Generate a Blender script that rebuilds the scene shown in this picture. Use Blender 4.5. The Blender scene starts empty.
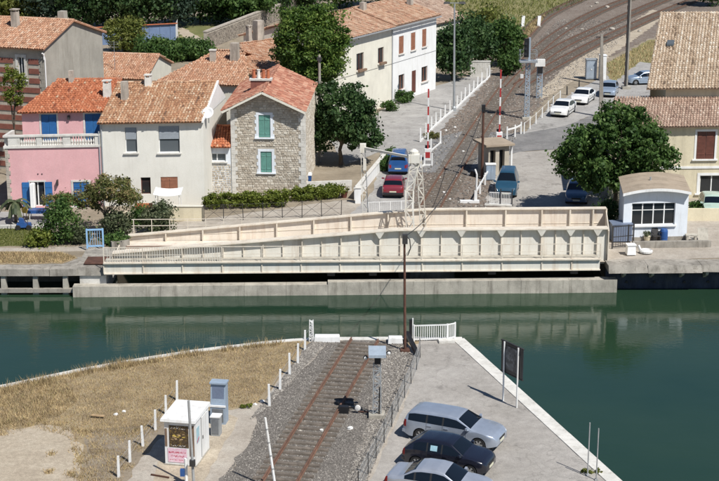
import bpy, bmesh, math, random
import numpy as np
from mathutils import Vector, Matrix
from mathutils.geometry import tessellate_polygon

random.seed(7)
RNG = np.random.default_rng(11)
R = math.radians
scene = bpy.context.scene
COL = scene.collection

# ------------------------------------------------------------------ camera, sky, sun, exposure
F, CX, CY, CAMH = 1550.0, 359.5, 240.5, 28.0          # focal length in photo pixels, image centre, camera height (m)
PITCH = math.atan(422 / F)
SP, CP = math.sin(PITCH), math.cos(PITCH)
cam = bpy.data.cameras.new('camera')
cam.sensor_fit = 'HORIZONTAL'
cam.sensor_width = 36.0
cam.lens = 36.0 * F / 719.0
cam.clip_start = 1.0
cam.clip_end = 4000.0
cam_o = bpy.data.objects.new('camera', cam)
COL.objects.link(cam_o)
cam_o.location = (0, 0, CAMH)
cam_o.rotation_euler = (math.pi / 2 - PITCH, 0, 0)
scene.camera = cam_o

SUN_AZ, SUN_EL = R(140.3), R(53)
world = bpy.data.worlds.new('World')
scene.world = world
world.use_nodes = True
_sky = world.node_tree.nodes.new('ShaderNodeTexSky')
_sky.sky_type = 'NISHITA'
_sky.sun_disc = False
_sky.sun_elevation = SUN_EL
_sky.sun_rotation = SUN_AZ
_sky.air_density = 1.0
_sky.dust_density = 0.3
_sky.ozone_density = 5.0
_sky.altitude = 900
world.node_tree.links.new(_sky.outputs[0], world.node_tree.nodes['Background'].inputs[0])
world.node_tree.nodes['Background'].inputs[1].default_value = 0.07
sun = bpy.data.lights.new('sun', 'SUN')
sun.energy = 5.0
sun.angle = R(0.5)
sun.color = (1.0, 0.972, 0.925)
sun_o = bpy.data.objects.new('sun', sun)
COL.objects.link(sun_o)
_d = Vector((math.sin(SUN_AZ) * math.cos(SUN_EL), math.cos(SUN_AZ) * math.cos(SUN_EL), math.sin(SUN_EL)))
sun_o.rotation_euler = (-_d).to_track_quat('-Z', 'Y').to_euler()
sun_o.location = (60, -40, 80)
vs = scene.view_settings
vs.view_transform = 'Standard'
vs.look = 'None'
vs.exposure = 0.12
vs.gamma = 1.0
vs.use_curve_mapping = False

# ------------------------------------------------------------------ photo pixel -> place on the ground
def ray(px, py):
    x, y = (px - CX) / F, (py - CY) / F
    return Vector((x, CP - y * SP, -SP - y * CP))
def g(px, py, z=0.0):                                  # where the pixel's ray meets the level z
    d = ray(px, py); t = (z - CAMH) / d.z
    return Vector((d.x * t, d.y * t, z))
def onp(px, py, p0, n):                                # where the ray meets a plane
    d = ray(px, py); c = Vector((0, 0, CAMH)); n = Vector(n)
    t = (Vector(p0) - c).dot(n) / d.dot(n)
    return c + d * t
def aty(px, py, Y):
    return onp(px, py, (0, Y, 0), (0, 1, 0))
def heading(a, b):
    return math.atan2(b.y - a.y, b.x - a.x)

# ------------------------------------------------------------------ scene graph helpers
def link(o, parent=None):
    COL.objects.link(o)
    if parent is not None:
        o.parent = parent
    return o
def tag(o, label=None, cat=None, group=None, kind=None):
    if label: o['label'] = label
    if cat: o['category'] = cat
    if group: o['group'] = group
    if kind: o['kind'] = kind
    return o
def thing(name, label, cat, loc=(0, 0, 0), rz=0.0, group=None):
    o = bpy.data.objects.new(name, None)
    o.empty_display_size = 0.3
    o.location = loc
    o.rotation_euler = (0, 0, rz)
    link(o)
    return tag(o, label, cat, group)
def copy_tree(o, parent=None):
    c = o.copy(); COL.objects.link(c); c.parent = parent
    for ch in o.children:
        copy_tree(ch, c)
    return c

class MB:
    """collects faces; every face carries a random-look value and a material slot"""
    def __init__(s):
        s.v = []; s.f = []; s.r = []; s.m = []; s.cr = 0.5; s.cm = 0
    def face(s, pts, r=None):
        i = len(s.v); s.v.extend([tuple(p) for p in pts]); s.f.append(tuple(range(i, i + len(pts))))
        s.r.append(s.cr if r is None else r); s.m.append(s.cm)
    def hexa(s, b, t, r=None):                          # bottom ring, top ring (4 each, ccw from above)
        i = len(s.v); s.v.extend([tuple(p) for p in b] + [tuple(p) for p in t])
        n = len(b)
        fs = [tuple(i + k for k in reversed(range(n))), tuple(i + n + k for k in range(n))]
        for k in range(n):
            k2 = (k + 1) % n
            fs.append((i + k, i + k2, i + n + k2, i + n + k))
        s.f.extend(fs); s.r.extend([s.cr if r is None else r] * len(fs)); s.m.extend([s.cm] * len(fs))
    def box(s, x0, x1, y0, y1, z0, z1, r=None):
        s.hexa([(x0, y0, z0), (x1, y0, z0), (x1, y1, z0), (x0, y1, z0)], [(x0, y0, z1), (x1, y0, z1), (x1, y1, z1), (x0, y1, z1)], r)
    def cbox(s, x, y, z0, w, d, h, r=None, taper=1.0, ch=0.0):
        w2, d2 = w / 2, d / 2; a, b = w2 * taper, d2 * taper
        s.hexa([(x - w2, y - d2, z0), (x + w2, y - d2, z0), (x + w2, y + d2, z0), (x - w2, y + d2, z0)],
               [(x - a, y - b, z0 + h), (x + a, y - b, z0 + h), (x + a, y + b, z0 + h), (x - a, y + b, z0 + h)], r)
    def bar(s, p, q, w, h=None, r=None, up=(0, 0, 1)):
        p, q = Vector(p), Vector(q); h = h or w
        d = (q - p).normalized(); u = Vector(up)
        if abs(d.dot(u)) > 0.98: u = Vector((0, 1, 0))
        a = d.cross(u).normalized() * (w / 2); b = a.cross(d).normalized() * (h / 2)
        s.hexa([p - a - b, p + a - b, p + a + b, p - a + b], [q - a - b, q + a - b, q + a + b, q - a + b], r)
    def tube(s, p, q, r0, r1=None, n=8, r=None):
        p, q = Vector(p), Vector(q); r1 = r0 if r1 is None else r1
        d = (q - p).normalized(); u = Vector((0, 0, 1)) if abs(d.z) < 0.95 else Vector((1, 0, 0))
        a = d.cross(u).normalized(); b = d.cross(a)
        ring = lambda c, rr: [c + (a * math.cos(2 * math.pi * k / n) + b * math.sin(2 * math.pi * k / n)) * rr for k in range(n)]
        s.hexa(ring(p, r0), ring(q, r1), r)
    def path(s, pts, rad, n=6, r=None):
        for a, b in zip(pts[:-1], pts[1:]):
            s.tube(a, b, rad, rad, n, r)
    def lathe(s, prof, n=16, c=(0, 0, 0), axis='z', r=None):   # prof: (radius, height)
        i = len(s.v)
        for (rr, h) in prof:
            for k in range(n):
                x, y = rr * math.cos(2 * math.pi * k / n), rr * math.sin(2 * math.pi * k / n)
                p = (x, y, h) if axis == 'z' else (x, h, y)
                s.v.append((c[0] + p[0], c[1] + p[1], c[2] + p[2]))
        for j in range(len(prof) - 1):
            for k in range(n):
                k2 = (k + 1) % n
                s.f.append((i + j * n + k, i + j * n + k2, i + (j + 1) * n + k2, i + (j + 1) * n + k)); s.r.append(s.cr if r is None else r); s.m.append(s.cm)
        for j in (0, len(prof) - 1):
            if prof[j][0] > 1e-4:
                s.f.append(tuple(i + j * n + k for k in range(n))); s.r.append(s.cr if r is None else r); s.m.append(s.cm)
    def prism(s, poly, y0, y1, r=None):                # poly in x,z ; extruded along y
        s.hexa([(x, y0, z) for x, z in poly], [(x, y1, z) for x, z in poly], r)
    def build(s, name, mat, parent=None, smooth=False, kind=None, fix=True):
        me = bpy.data.meshes.new(name)
        me.from_pydata(s.v, [], s.f)
        for mm in (mat if isinstance(mat, (list, tuple)) else [mat]):
            me.materials.append(mm)
        at = me.attributes.new('rnd', 'FLOAT', 'FACE')
        at.data.foreach_set('value', np.array(s.r, dtype=np.float32))
        if any(s.m):
            me.polygons.foreach_set('material_index', np.array(s.m, dtype=np.int32))
        if fix:
            bm = bmesh.new(); bm.from_mesh(me)
            if smooth: bmesh.ops.remove_doubles(bm, verts=bm.verts, dist=1e-4)
            bmesh.ops.recalc_face_normals(bm, faces=bm.faces); bm.to_mesh(me); bm.free()
        if smooth:
            me.polygons.foreach_set('use_smooth', np.ones(len(me.polygons), dtype=bool))
        me.update()
        o = bpy.data.objects.new(name, me)
        link(o, parent)
        if kind: o['kind'] = kind
        return o

def np_quads(name, V, rnd, mat, parent=None, kind=None, n=4):
    """V: (N,n,3) corners"""
    N = len(V)
    me = bpy.data.meshes.new(name)
    me.vertices.add(N * n); me.vertices.foreach_set('co', V.reshape(-1).astype(np.float32))
    me.loops.add(N * n); me.loops.foreach_set('vertex_index', np.arange(N * n, dtype=np.int32))
    me.polygons.add(N); me.polygons.foreach_set('loop_start', np.arange(0, N * n, n, dtype=np.int32))
    me.polygons.foreach_set('loop_total', np.full(N, n, dtype=np.int32))
    me.materials.append(mat)
    at = me.attributes.new('rnd', 'FLOAT', 'FACE'); at.data.foreach_set('value', rnd.astype(np.float32))
    me.update(calc_edges=True)
    o = bpy.data.objects.new(name, me); link(o, parent)
    if kind: o['kind'] = kind
    return o

# ------------------------------------------------------------------ materials
M = {}
def _nodes(name):
    m = bpy.data.materials.new(name); m.use_nodes = True
    nt = m.node_tree; b = nt.nodes['Principled BSDF']
    return m, nt, b
def N(nt, t, **kw):
    n = nt.nodes.new(t)
    for k, v in kw.items():
        if k in n.inputs.keys() if isinstance(k, str) else False: n.inputs[k].default_value = v
        else: setattr(n, k, v)
    return n
def ramp(nt, fac, stops):
    r = nt.nodes.new('ShaderNodeValToRGB')
    e = r.color_ramp.elements
    while len(e) < len(stops): e.new(0.5)
    for k, (p, c) in enumerate(stops):
        e[k].position = p; e[k].color = (c[0], c[1], c[2], 1)
    nt.links.new(fac, r.inputs[0])
    return r.outputs[0]
def noise(nt, vec, scale, detail=4, rough=0.6):
    n = nt.nodes.new('ShaderNodeTexNoise'); n.inputs['Scale'].default_value = scale; n.inputs['Detail'].default_value = detail
    n.inputs['Roughness'].default_value = rough; nt.links.new(vec, n.inputs['Vector'])
    return n.outputs['Fac']
def mixc(nt, fac, a, b, mode='MIX'):
    m = nt.nodes.new('ShaderNodeMix'); m.data_type = 'RGBA'; m.blend_type = mode
    if isinstance(fac, (int, float)): m.inputs[0].default_value = fac
    else: nt.links.new(fac, m.inputs[0])
    for i, c in ((6, a), (7, b)):
        if isinstance(c, (tuple, list)): m.inputs[i].default_value = (c[0], c[1], c[2], 1)
        else: nt.links.new(c, m.inputs[i])
    return m.outputs[2]
def bump(nt, b, h, strength, dist=0.02):
    n = nt.nodes.new('ShaderNodeBump'); n.inputs['Strength'].default_value = strength; n.inputs['Distance'].default_value = dist
    nt.links.new(h, n.inputs['Height']); nt.links.new(n.outputs[0], b.inputs['Normal'])
def pos(nt):
    n = nt.nodes.new('ShaderNodeNewGeometry')
    return n.outputs['Position']
def scaled(nt, vec, s):
    m = nt.nodes.new('ShaderNodeMapping'); m.inputs['Scale'].default_value = s
    nt.links.new(vec, m.inputs['Vector'])
    return m.outputs[0]

def plain(name, c, rough=0.6, var=0.18, scale=1.3, dirt=None, dirt_amt=0.35, metal=0.0, bmp=0.15, fine=14.0, streak=False, coat=0.0):
    """a weathered even colour: large blotches, fine grain, optional dirt colour with a shape of its own"""
    m, nt, b = _nodes(name); p = pos(nt)
    lo = tuple(max(0, x * (1 - var)) for x in c); hi = tuple(min(1, x * (1 + var)) for x in c)
    base = ramp(nt, noise(nt, p, scale), [(0.3, lo), (0.7, hi)])
    f = noise(nt, p, fine, 3)
    base = mixc(nt, 0.22, base, ramp(nt, f, [(0.35, (0.35, 0.35, 0.35)), (0.65, (0.65, 0.65, 0.65))]), 'OVERLAY')
    if dirt:
        sv = scaled(nt, p, (2.2, 2.2, 0.28)) if streak else p
        dn = noise(nt, sv, 1.1 if streak else scale * 1.7, 6, 0.7)
        dm = ramp(nt, dn, [(0.5, (0, 0, 0)), (0.68, (dirt_amt,) * 3)])
        base = mixc(nt, dm, base, dirt)
    nt.links.new(base, b.inputs['Base Color'])
    b.inputs['Roughness'].default_value = rough; b.inputs['Metallic'].default_value = metal
    if coat: b.inputs['Coat Weight'].default_value = coat
    if bmp: bump(nt, b, f, bmp)
    M[name] = m
    return m
def by_rnd(name, stops, rough=0.8, bmp=0.3, fine=25.0, mott=0.3, lich=None):
    """colour by the piece's own random value, with a mottle on top"""
    m, nt, b = _nodes(name); p = pos(nt)
    at = nt.nodes.new('ShaderNodeAttribute'); at.attribute_name = 'rnd'
    base = ramp(nt, at.outputs['Fac'], stops)
    f = noise(nt, p, fine, 3)
    base = mixc(nt, mott, base, ramp(nt, noise(nt, p, 1.1, 5), [(0.3, (0.25,) * 3), (0.7, (0.75,) * 3)]), 'OVERLAY')
    if lich:
        base = mixc(nt, ramp(nt, noise(nt, p, 2.2, 6, 0.7), [(0.54, (0,) * 3), (0.66, (lich[3],) * 3)]), base, lich[:3])
    nt.links.new(base, b.inputs['Base Color']); b.inputs['Roughness'].default_value = rough
    if bmp: bump(nt, b, f, bmp)
    M[name] = m
    return m
def leaf(name, dark, mid, light, trans=0.35, rough=0.55):
    m, nt, b = _nodes(name)
    at = nt.nodes.new('ShaderNodeAttribute'); at.attribute_name = 'rnd'
    c = ramp(nt, at.outputs['Fac'], [(0.0, dark), (0.5, mid), (1.0, light)])
    nt.links.new(c, b.inputs['Base Color']); b.inputs['Roughness'].default_value = rough
    b.inputs['Specular IOR Level'].default_value = 0.25
    t = nt.nodes.new('ShaderNodeBsdfTranslucent'); nt.links.new(c, t.inputs[0])
    mx = nt.nodes.new('ShaderNodeMixShader'); mx.inputs[0].default_value = trans
    nt.links.new(b.outputs[0], mx.inputs[1]); nt.links.new(t.outputs[0], mx.inputs[2])
    nt.links.new(mx.outputs[0], nt.nodes['Material Output'].inputs[0])
    M[name] = m
    return m
def ground_mat(name, a, b2, c2, s1=0.35, s2=3.0, speck=None, bmp=0.5, rough=0.95, fine=16.0, stain=None):
    """earth, gravel or asphalt: patches of three tones plus fine grit"""
    m, nt, b = _nodes(name); p = pos(nt)
    col = ramp(nt, noise(nt, p, s1, 6, 0.65), [(0.3, a), (0.5, b2), (0.7, c2)])
    col = mixc(nt, 0.35, col, ramp(nt, noise(nt, p, s2, 5, 0.7), [(0.3, (0.28,) * 3), (0.7, (0.72,) * 3)]), 'OVERLAY')
    f = noise(nt, p, fine, 4, 0.75)
    col = mixc(nt, 0.4, col, ramp(nt, f, [(0.3, (0.25,) * 3), (0.7, (0.75,) * 3)]), 'OVERLAY')
    if speck:
        vo = nt.nodes.new('ShaderNodeTexVoronoi'); vo.inputs['Scale'].default_value = speck[3]; nt.links.new(p, vo.inputs['Vector'])
        col = mixc(nt, ramp(nt, vo.outputs['Color'], [(0.55, (0,) * 3), (0.8, (0.8,) * 3)]), col, speck[:3])
    if stain:                                           # oil spots, worn patches and cracks
        sc_, amt = stain
        dn = noise(nt, scaled(nt, p, (1, .55, 1)), sc_, 5, 0.75)
        col = mixc(nt, ramp(nt, dn, [(0.56, (0,) * 3), (0.66, (amt,) * 3)]), col, tuple(x * .45 for x in a))
        d2 = noise(nt, scaled(nt, p, (.35, 1, 1)), sc_ * .6, 6, 0.7)
        col = mixc(nt, ramp(nt, d2, [(0.58, (0,) * 3), (0.64, (amt * .8,) * 3)]), col, tuple(min(1, x * 1.25) for x in c2))
        vo = nt.nodes.new('ShaderNodeTexVoronoi'); vo.feature = 'DISTANCE_TO_EDGE'; vo.inputs['Scale'].default_value = .28
        wv = nt.nodes.new('ShaderNodeMix'); wv.data_type = 'VECTOR'; wv.inputs[0].default_value = .25; nt.links.new(p, wv.inputs[4]); nn = nt.nodes.new('ShaderNodeTexNoise'); nn.inputs['Scale'].default_value = 1.2; nt.links.new(p, nn.inputs['Vector'])
        ad = nt.nodes.new('ShaderNodeVectorMath'); ad.operation = 'ADD'; nt.links.new(p, ad.inputs[0]); nt.links.new(nn.outputs['Color'], ad.inputs[1]); nt.links.new(ad.outputs[0], vo.inputs['Vector'])
        col = mixc(nt, ramp(nt, vo.outputs['Distance'], [(0.0, (.55 * amt,) * 3), (0.012, (0,) * 3)]), col, tuple(x * .35 for x in a))
    nt.links.new(col, b.inputs['Base Color']); b.inputs['Roughness'].default_value = rough
    bump(nt, b, f, bmp, 0.03)
    M[name] = m
    return m

# paving and earth
ground_mat('earth', (0.19, 0.155, 0.11), (0.26, 0.215, 0.155), (0.33, 0.28, 0.21))
ground_mat('sand', (0.33, 0.27, 0.20), (0.40, 0.335, 0.25), (0.46, 0.40, 0.31), 0.5, 4.0)
ground_mat('dry_soil', (0.20, 0.15, 0.09), (0.28, 0.215, 0.13), (0.35, 0.28, 0.175), 0.6, 3.5)
ground_mat('bare_soil', (0.17, 0.135, 0.095), (0.24, 0.195, 0.14), (0.31, 0.26, 0.19), 0.6, 3.5)
ground_mat('path_gravel', (0.30, 0.26, 0.21), (0.37, 0.325, 0.27), (0.43, 0.39, 0.33), 0.7, 4.0)
ground_mat('ballast_dark', (0.115, 0.10, 0.085), (0.155, 0.138, 0.12), (0.205, 0.185, 0.16), 0.5, 4.0, (0.27, 0.245, 0.215, 16.0), 1.0, fine=22)
ground_mat('ballast_far', (0.115, 0.08, 0.058), (0.16, 0.12, 0.09), (0.205, 0.165, 0.13), 0.25, 2.0, (0.26, 0.235, 0.205, 9.0), 0.8, fine=9)
ground_mat('old_asphalt', (0.27, 0.255, 0.235), (0.325, 0.31, 0.29), (0.38, 0.365, 0.34), 0.4, 2.5, fine=20, stain=(0.5, 0.6))
ground_mat('dark_asphalt', (0.15, 0.145, 0.14), (0.19, 0.185, 0.18), (0.24, 0.23, 0.22), 0.4, 2.5, fine=20, stain=(0.5, 0.5))
ground_mat('parking', (0.285, 0.262, 0.232), (0.345, 0.32, 0.288), (0.395, 0.37, 0.335), 0.22, 2.0, fine=22, stain=(0.8, 0.45))
ground_mat('lawn', (0.10, 0.115, 0.035), (0.15, 0.15, 0.05), (0.21, 0.19, 0.08), 0.3, 2.0, fine=10)
ground_mat('dry_field', (0.14, 0.14, 0.05), (0.21, 0.19, 0.075), (0.27, 0.23, 0.11), 0.12, 0.9, fine=6)
# building stuff
plain('concrete', (0.40, 0.37, 0.31), 0.9, 0.25, 0.9, (0.13, 0.115, 0.09), 0.6, bmp=0.4, streak=True)
plain('old_concrete', (0.30, 0.275, 0.235), 0.95, 0.3, 1.1, (0.10, 0.085, 0.065), 0.75, bmp=0.5, streak=True)
plain('white_stone', (0.62, 0.60, 0.55), 0.9, 0.12, 1.2, (0.3, 0.27, 0.22), 0.5, bmp=0.3)
plain('grey_render', (0.36, 0.335, 0.285), 0.95, 0.15, 0.6, (0.22, 0.20, 0.16), 0.5, bmp=0.3, streak=True)
plain('pink_render', (0.68, 0.385, 0.39), 0.92, 0.08, 0.7, (0.55, 0.36, 0.34), 0.25, bmp=0.2, streak=True)
plain('cream_render', (0.70, 0.67, 0.57), 0.92, 0.08, 0.7, (0.42, 0.38, 0.29), 0.22, bmp=0.2, streak=True)
plain('pale_render', (0.71, 0.69, 0.62), 0.92, 0.06, 0.5, (0.46, 0.43, 0.36), 0.2, bmp=0.2, streak=True)
plain('white_render', (0.77, 0.77, 0.75), 0.92, 0.05, 0.7, (0.50, 0.46, 0.38), 0.3, bmp=0.2, streak=True)
plain('yellow_render', (0.64, 0.57, 0.41), 0.92, 0.08, 0.7, (0.40, 0.35, 0.25), 0.4, bmp=0.2, streak=True)
plain('hut_paint', (0.72, 0.76, 0.80), 0.7, 0.04, 0.9, (0.42, 0.40, 0.36), 0.35, bmp=0.12, streak=True)
plain('white_paint', (0.78, 0.78, 0.76), 0.55, 0.06, 1.5, (0.36, 0.31, 0.25), 0.3, bmp=0.1, streak=True)
plain('brick_band', (0.23, 0.085, 0.06), 0.9, 0.2, 3.0, bmp=0.3)
plain('mortar', (0.43, 0.385, 0.315), 0.95, 0.15, 1.5, bmp=0.3)
plain('chimney_render', (0.42, 0.37, 0.31), 0.95, 0.2, 2.0, (0.10, 0.085, 0.07), 0.6, bmp=0.4, streak=True)
plain('terracotta', (0.42, 0.13, 0.06), 0.85, 0.2, 2.0, bmp=0.2)
plain('blue_shutter', (0.025, 0.13, 0.34), 0.55, 0.15, 2.0, bmp=0.1)
plain('green_shutter', (0.13, 0.30, 0.25), 0.6, 0.12, 2.0, bmp=0.1)
plain('brown_shutter', (0.30, 0.13, 0.075), 0.65, 0.18, 3.0, bmp=0.15)
plain('dark_brown_wood', (0.13, 0.045, 0.03), 0.6, 0.2, 3.0, bmp=0.15)
plain('wood_eave', (0.20, 0.13, 0.085), 0.8, 0.2, 2.5, bmp=0.2)
plain('roller_shutter', (0.30, 0.33, 0.36), 0.6, 0.08, 2.0, bmp=0.1)
plain('felt_roof', (0.36, 0.29, 0.215), 0.95, 0.14, 1.0, (0.22, 0.18, 0.13), 0.5, bmp=0.3)
plain('gutter_zinc', (0.42, 0.44, 0.46), 0.45, 0.12, 2.0, metal=0.4, bmp=0.1)
plain('bridge_cream', (0.69, 0.62, 0.51), 0.6, 0.10, 0.8, (0.40, 0.27, 0.17), 0.45, bmp=0.1, streak=True)
plain('bridge_white', (0.70, 0.67, 0.59), 0.6, 0.07, 0.8, (0.42, 0.31, 0.20), 0.4, bmp=0.1, streak=True)
plain('bridge_blush', (0.71, 0.635, 0.535), 0.6, 0.08, 0.8, (0.42, 0.29, 0.19), 0.45, bmp=0.1, streak=True)
plain('rust', (0.10, 0.046, 0.03), 0.85, 0.35, 2.5, (0.055, 0.03, 0.022), 0.6, bmp=0.3)
plain('rail_rust', (0.15, 0.08, 0.052), 0.8, 0.3, 2.0, (0.09, 0.05, 0.035), 0.6, bmp=0.3)
plain('sleeper_wood', (0.15, 0.125, 0.10), 0.95, 0.35, 2.5, (0.07, 0.055, 0.045), 0.7, bmp=0.6)
plain('steel_grey', (0.36, 0.38, 0.39), 0.5, 0.12, 2.0, metal=0.3, bmp=0.1)
plain('signal_blue', (0.36, 0.42, 0.48), 0.55, 0.12, 2.0, metal=0.2, bmp=0.1)
plain('dark_steel', (0.035, 0.033, 0.032), 0.6, 0.25, 3.0, bmp=0.15)
plain('black_gear', (0.012, 0.012, 0.013), 0.5, 0.2, 3.0, bmp=0.1)
plain('red_paint', (0.40, 0.035, 0.035), 0.5, 0.15, 2.0, bmp=0.1)
plain('cabinet_blue', (0.30, 0.37, 0.45), 0.55, 0.08, 1.5, (0.25, 0.24, 0.22), 0.4, bmp=0.1, streak=True)
plain('cabinet_panel', (0.15, 0.185, 0.26), 0.5, 0.1, 1.5, bmp=0.1)
plain('gate_blue', (0.27, 0.46, 0.68), 0.5, 0.1, 2.0, bmp=0.1)
plain('plastic_blue', (0.025, 0.085, 0.26), 0.4, 0.12, 3.0, bmp=0.05)
plain('plastic_yellow', (0.62, 0.46, 0.10), 0.4, 0.1, 3.0, bmp=0.05)
plain('plastic_grey', (0.16, 0.17, 0.18), 0.5, 0.15, 3.0, bmp=0.05)
plain('shed_blue', (0.14, 0.20, 0.32), 0.6, 0.12, 1.0, bmp=0.1)
plain('canvas_white', (0.78, 0.78, 0.76), 0.9, 0.05, 2.0, bmp=0.1)
plain('bark', (0.12, 0.095, 0.07), 0.95, 0.3, 4.0, bmp=0.6)
plain('grey_pole', (0.33, 0.335, 0.33), 0.7, 0.15, 2.0, (0.2, 0.15, 0.11), 0.4, bmp=0.15, streak=True)
plain('pole_concrete', (0.33, 0.30, 0.255), 0.9, 0.2, 2.0, (0.16, 0.14, 0.12), 0.5, bmp=0.3, streak=True)
plain('kiosk_white', (0.76, 0.76, 0.74), 0.65, 0.05, 1.4, (0.40, 0.33, 0.25), 0.35, bmp=0.12, streak=True)
plain('sign_dark', (0.03, 0.032, 0.036), 0.35, 0.2, 3.0, bmp=0.0)
plain('sign_photo', (0.09, 0.095, 0.10), 0.4, 0.6, 2.6, (0.30, 0.31, 0.32), 0.9, bmp=0.0)
plain('poster_dark', (0.055, 0.035, 0.02), 0.5, 0.5, 7.0, (0.30, 0.20, 0.05), 0.9, bmp=0.0)
plain('poster_pink', (0.74, 0.48, 0.56), 0.6, 0.1, 4.0, (0.82, 0.76, 0.77), 0.9, bmp=0.0)
plain('poster_red', (0.48, 0.06, 0.10), 0.6, 0.1, 5.0, bmp=0.0)
plain('quay_wall', (0.035, 0.042, 0.062), 0.8, 0.4, 1.5, (0.09, 0.09, 0.09), 0.6, bmp=0.4, streak=True)
plain('rock', (0.42, 0.38, 0.32), 0.95, 0.25, 3.0, (0.2, 0.17, 0.14), 0.5, bmp=0.6)
plain('debris_white', (0.66, 0.65, 0.62), 0.9, 0.12, 3.0, bmp=0.3)
plain('plank', (0.42, 0.29, 0.16), 0.9, 0.2, 3.0, bmp=0.3)
plain('rubber', (0.016, 0.016, 0.016), 0.75, 0.15, 5.0, bmp=0.1)
plain('rim', (0.45, 0.46, 0.47), 0.35, 0.1, 5.0, metal=0.8, bmp=0.0)
plain('lamp_red', (0.28, 0.015, 0.015), 0.25, 0.1, 5.0, bmp=0.0)
plain('lamp_clear', (0.55, 0.57, 0.60), 0.15, 0.1, 9.0, bmp=0.0, coat=0.5)
plain('plate', (0.62, 0.60, 0.45), 0.5, 0.05, 5.0, bmp=0.0)
plain('plate_blue', (0.35, 0.55, 0.62), 0.3, 0.1, 5.0, bmp=0.0)
plain('trim_black', (0.02, 0.02, 0.021), 0.6, 0.1, 5.0, bmp=0.0)
# by-piece colours
by_rnd('tile_orange', [(0.0, (0.20, 0.06, 0.03)), (0.2, (0.36, 0.115, 0.05)), (0.55, (0.46, 0.155, 0.07)), (0.85, (0.52, 0.215, 0.11)), (1.0, (0.50, 0.34, 0.22))], lich=(0.30, 0.20, 0.14, 0.5))
by_rnd('tile_tan', [(0.0, (0.16, 0.09, 0.055)), (0.25, (0.34, 0.17, 0.09)), (0.5, (0.44, 0.25, 0.14)), (0.78, (0.50, 0.34, 0.22)), (1.0, (0.60, 0.49, 0.36))], lich=(0.27, 0.22, 0.15, 0.5))
by_rnd('tile_mid', [(0.0, (0.27, 0.145, 0.09)), (0.3, (0.43, 0.22, 0.13)), (0.6, (0.50, 0.29, 0.18)), (1.0, (0.56, 0.41, 0.30))], lich=(0.36, 0.27, 0.18, 0.5))
by_rnd('tile_red', [(0.0, (0.23, 0.085, 0.05)), (0.4, (0.35, 0.135, 0.085)), (0.75, (0.42, 0.19, 0.12)), (1.0, (0.48, 0.28, 0.19))], mott=0.3, lich=(0.42, 0.28, 0.20, 0.7))
by_rnd('tile_straw', [(0.0, (0.17, 0.12, 0.08)), (0.22, (0.36, 0.26, 0.175)), (0.5, (0.48, 0.375, 0.27)), (0.78, (0.57, 0.475, 0.365)), (1.0, (0.66, 0.59, 0.49))], lich=(0.27, 0.20, 0.12, 0.6))
by_rnd('tile_pinkish', [(0.0, (0.22, 0.135, 0.10)), (0.4, (0.39, 0.27, 0.20)), (0.8, (0.50, 0.38, 0.29)), (1.0, (0.60, 0.50, 0.41))], lich=(0.24, 0.18, 0.13, 0.5))
by_rnd('rubble', [(0.0, (0.36, 0.305, 0.235)), (0.3, (0.46, 0.405, 0.325)), (0.65, (0.535, 0.48, 0.395)), (1.0, (0.63, 0.585, 0.50))], mott=0.25)
by_rnd('rubble_dark', [(0.0, (0.12, 0.10, 0.08)), (0.4, (0.21, 0.175, 0.14)), (1.0, (0.33, 0.285, 0.23))], mott=0.35)
by_rnd('tile_faded', [(0.0, (0.20, 0.11, 0.075)), (0.3, (0.37, 0.21, 0.13)), (0.6, (0.45, 0.29, 0.19)), (1.0, (0.53, 0.40, 0.29))], lich=(0.42, 0.17, 0.10, 0.75))
by_rnd('ballast_stone', [(0.0, (0.09, 0.08, 0.07)), (0.45, (0.165, 0.15, 0.132)), (0.8, (0.25, 0.228, 0.20)), (1.0, (0.43, 0.395, 0.345))], mott=0.0, bmp=0)
by_rnd('straw', [(0.0, (0.20, 0.14, 0.07)), (0.35, (0.37, 0.265, 0.135)), (0.75, (0.50, 0.375, 0.20)), (1.0, (0.30, 0.26, 0.11))], mott=0.75, bmp=0)
leaf('leaf_round', (0.024, 0.058, 0.011), (0.095, 0.165, 0.030), (0.24, 0.31, 0.068), 0.36)
leaf('leaf_dark', (0.015, 0.040, 0.014), (0.046, 0.094, 0.030), (0.115, 0.18, 0.060), 0.35)
leaf('leaf_mid', (0.024, 0.062, 0.016), (0.072, 0.138, 0.034), (0.165, 0.25, 0.070), 0.4)
leaf('leaf_olive', (0.055, 0.075, 0.016), (0.145, 0.170, 0.036), (0.26, 0.26, 0.070))
leaf('leaf_hedge', (0.06, 0.09, 0.014), (0.16, 0.20, 0.032), (0.28, 0.31, 0.068), 0.4)
leaf('leaf_mimosa', (0.070, 0.095, 0.028), (0.165, 0.180, 0.058), (0.36, 0.24, 0.125))
leaf('leaf_sage', (0.045, 0.065, 0.032), (0.105, 0.128, 0.064), (0.19, 0.205, 0.115))
leaf('leaf_bluish', (0.020, 0.042, 0.027), (0.048, 0.080, 0.052), (0.095, 0.138, 0.09), 0.28)

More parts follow.
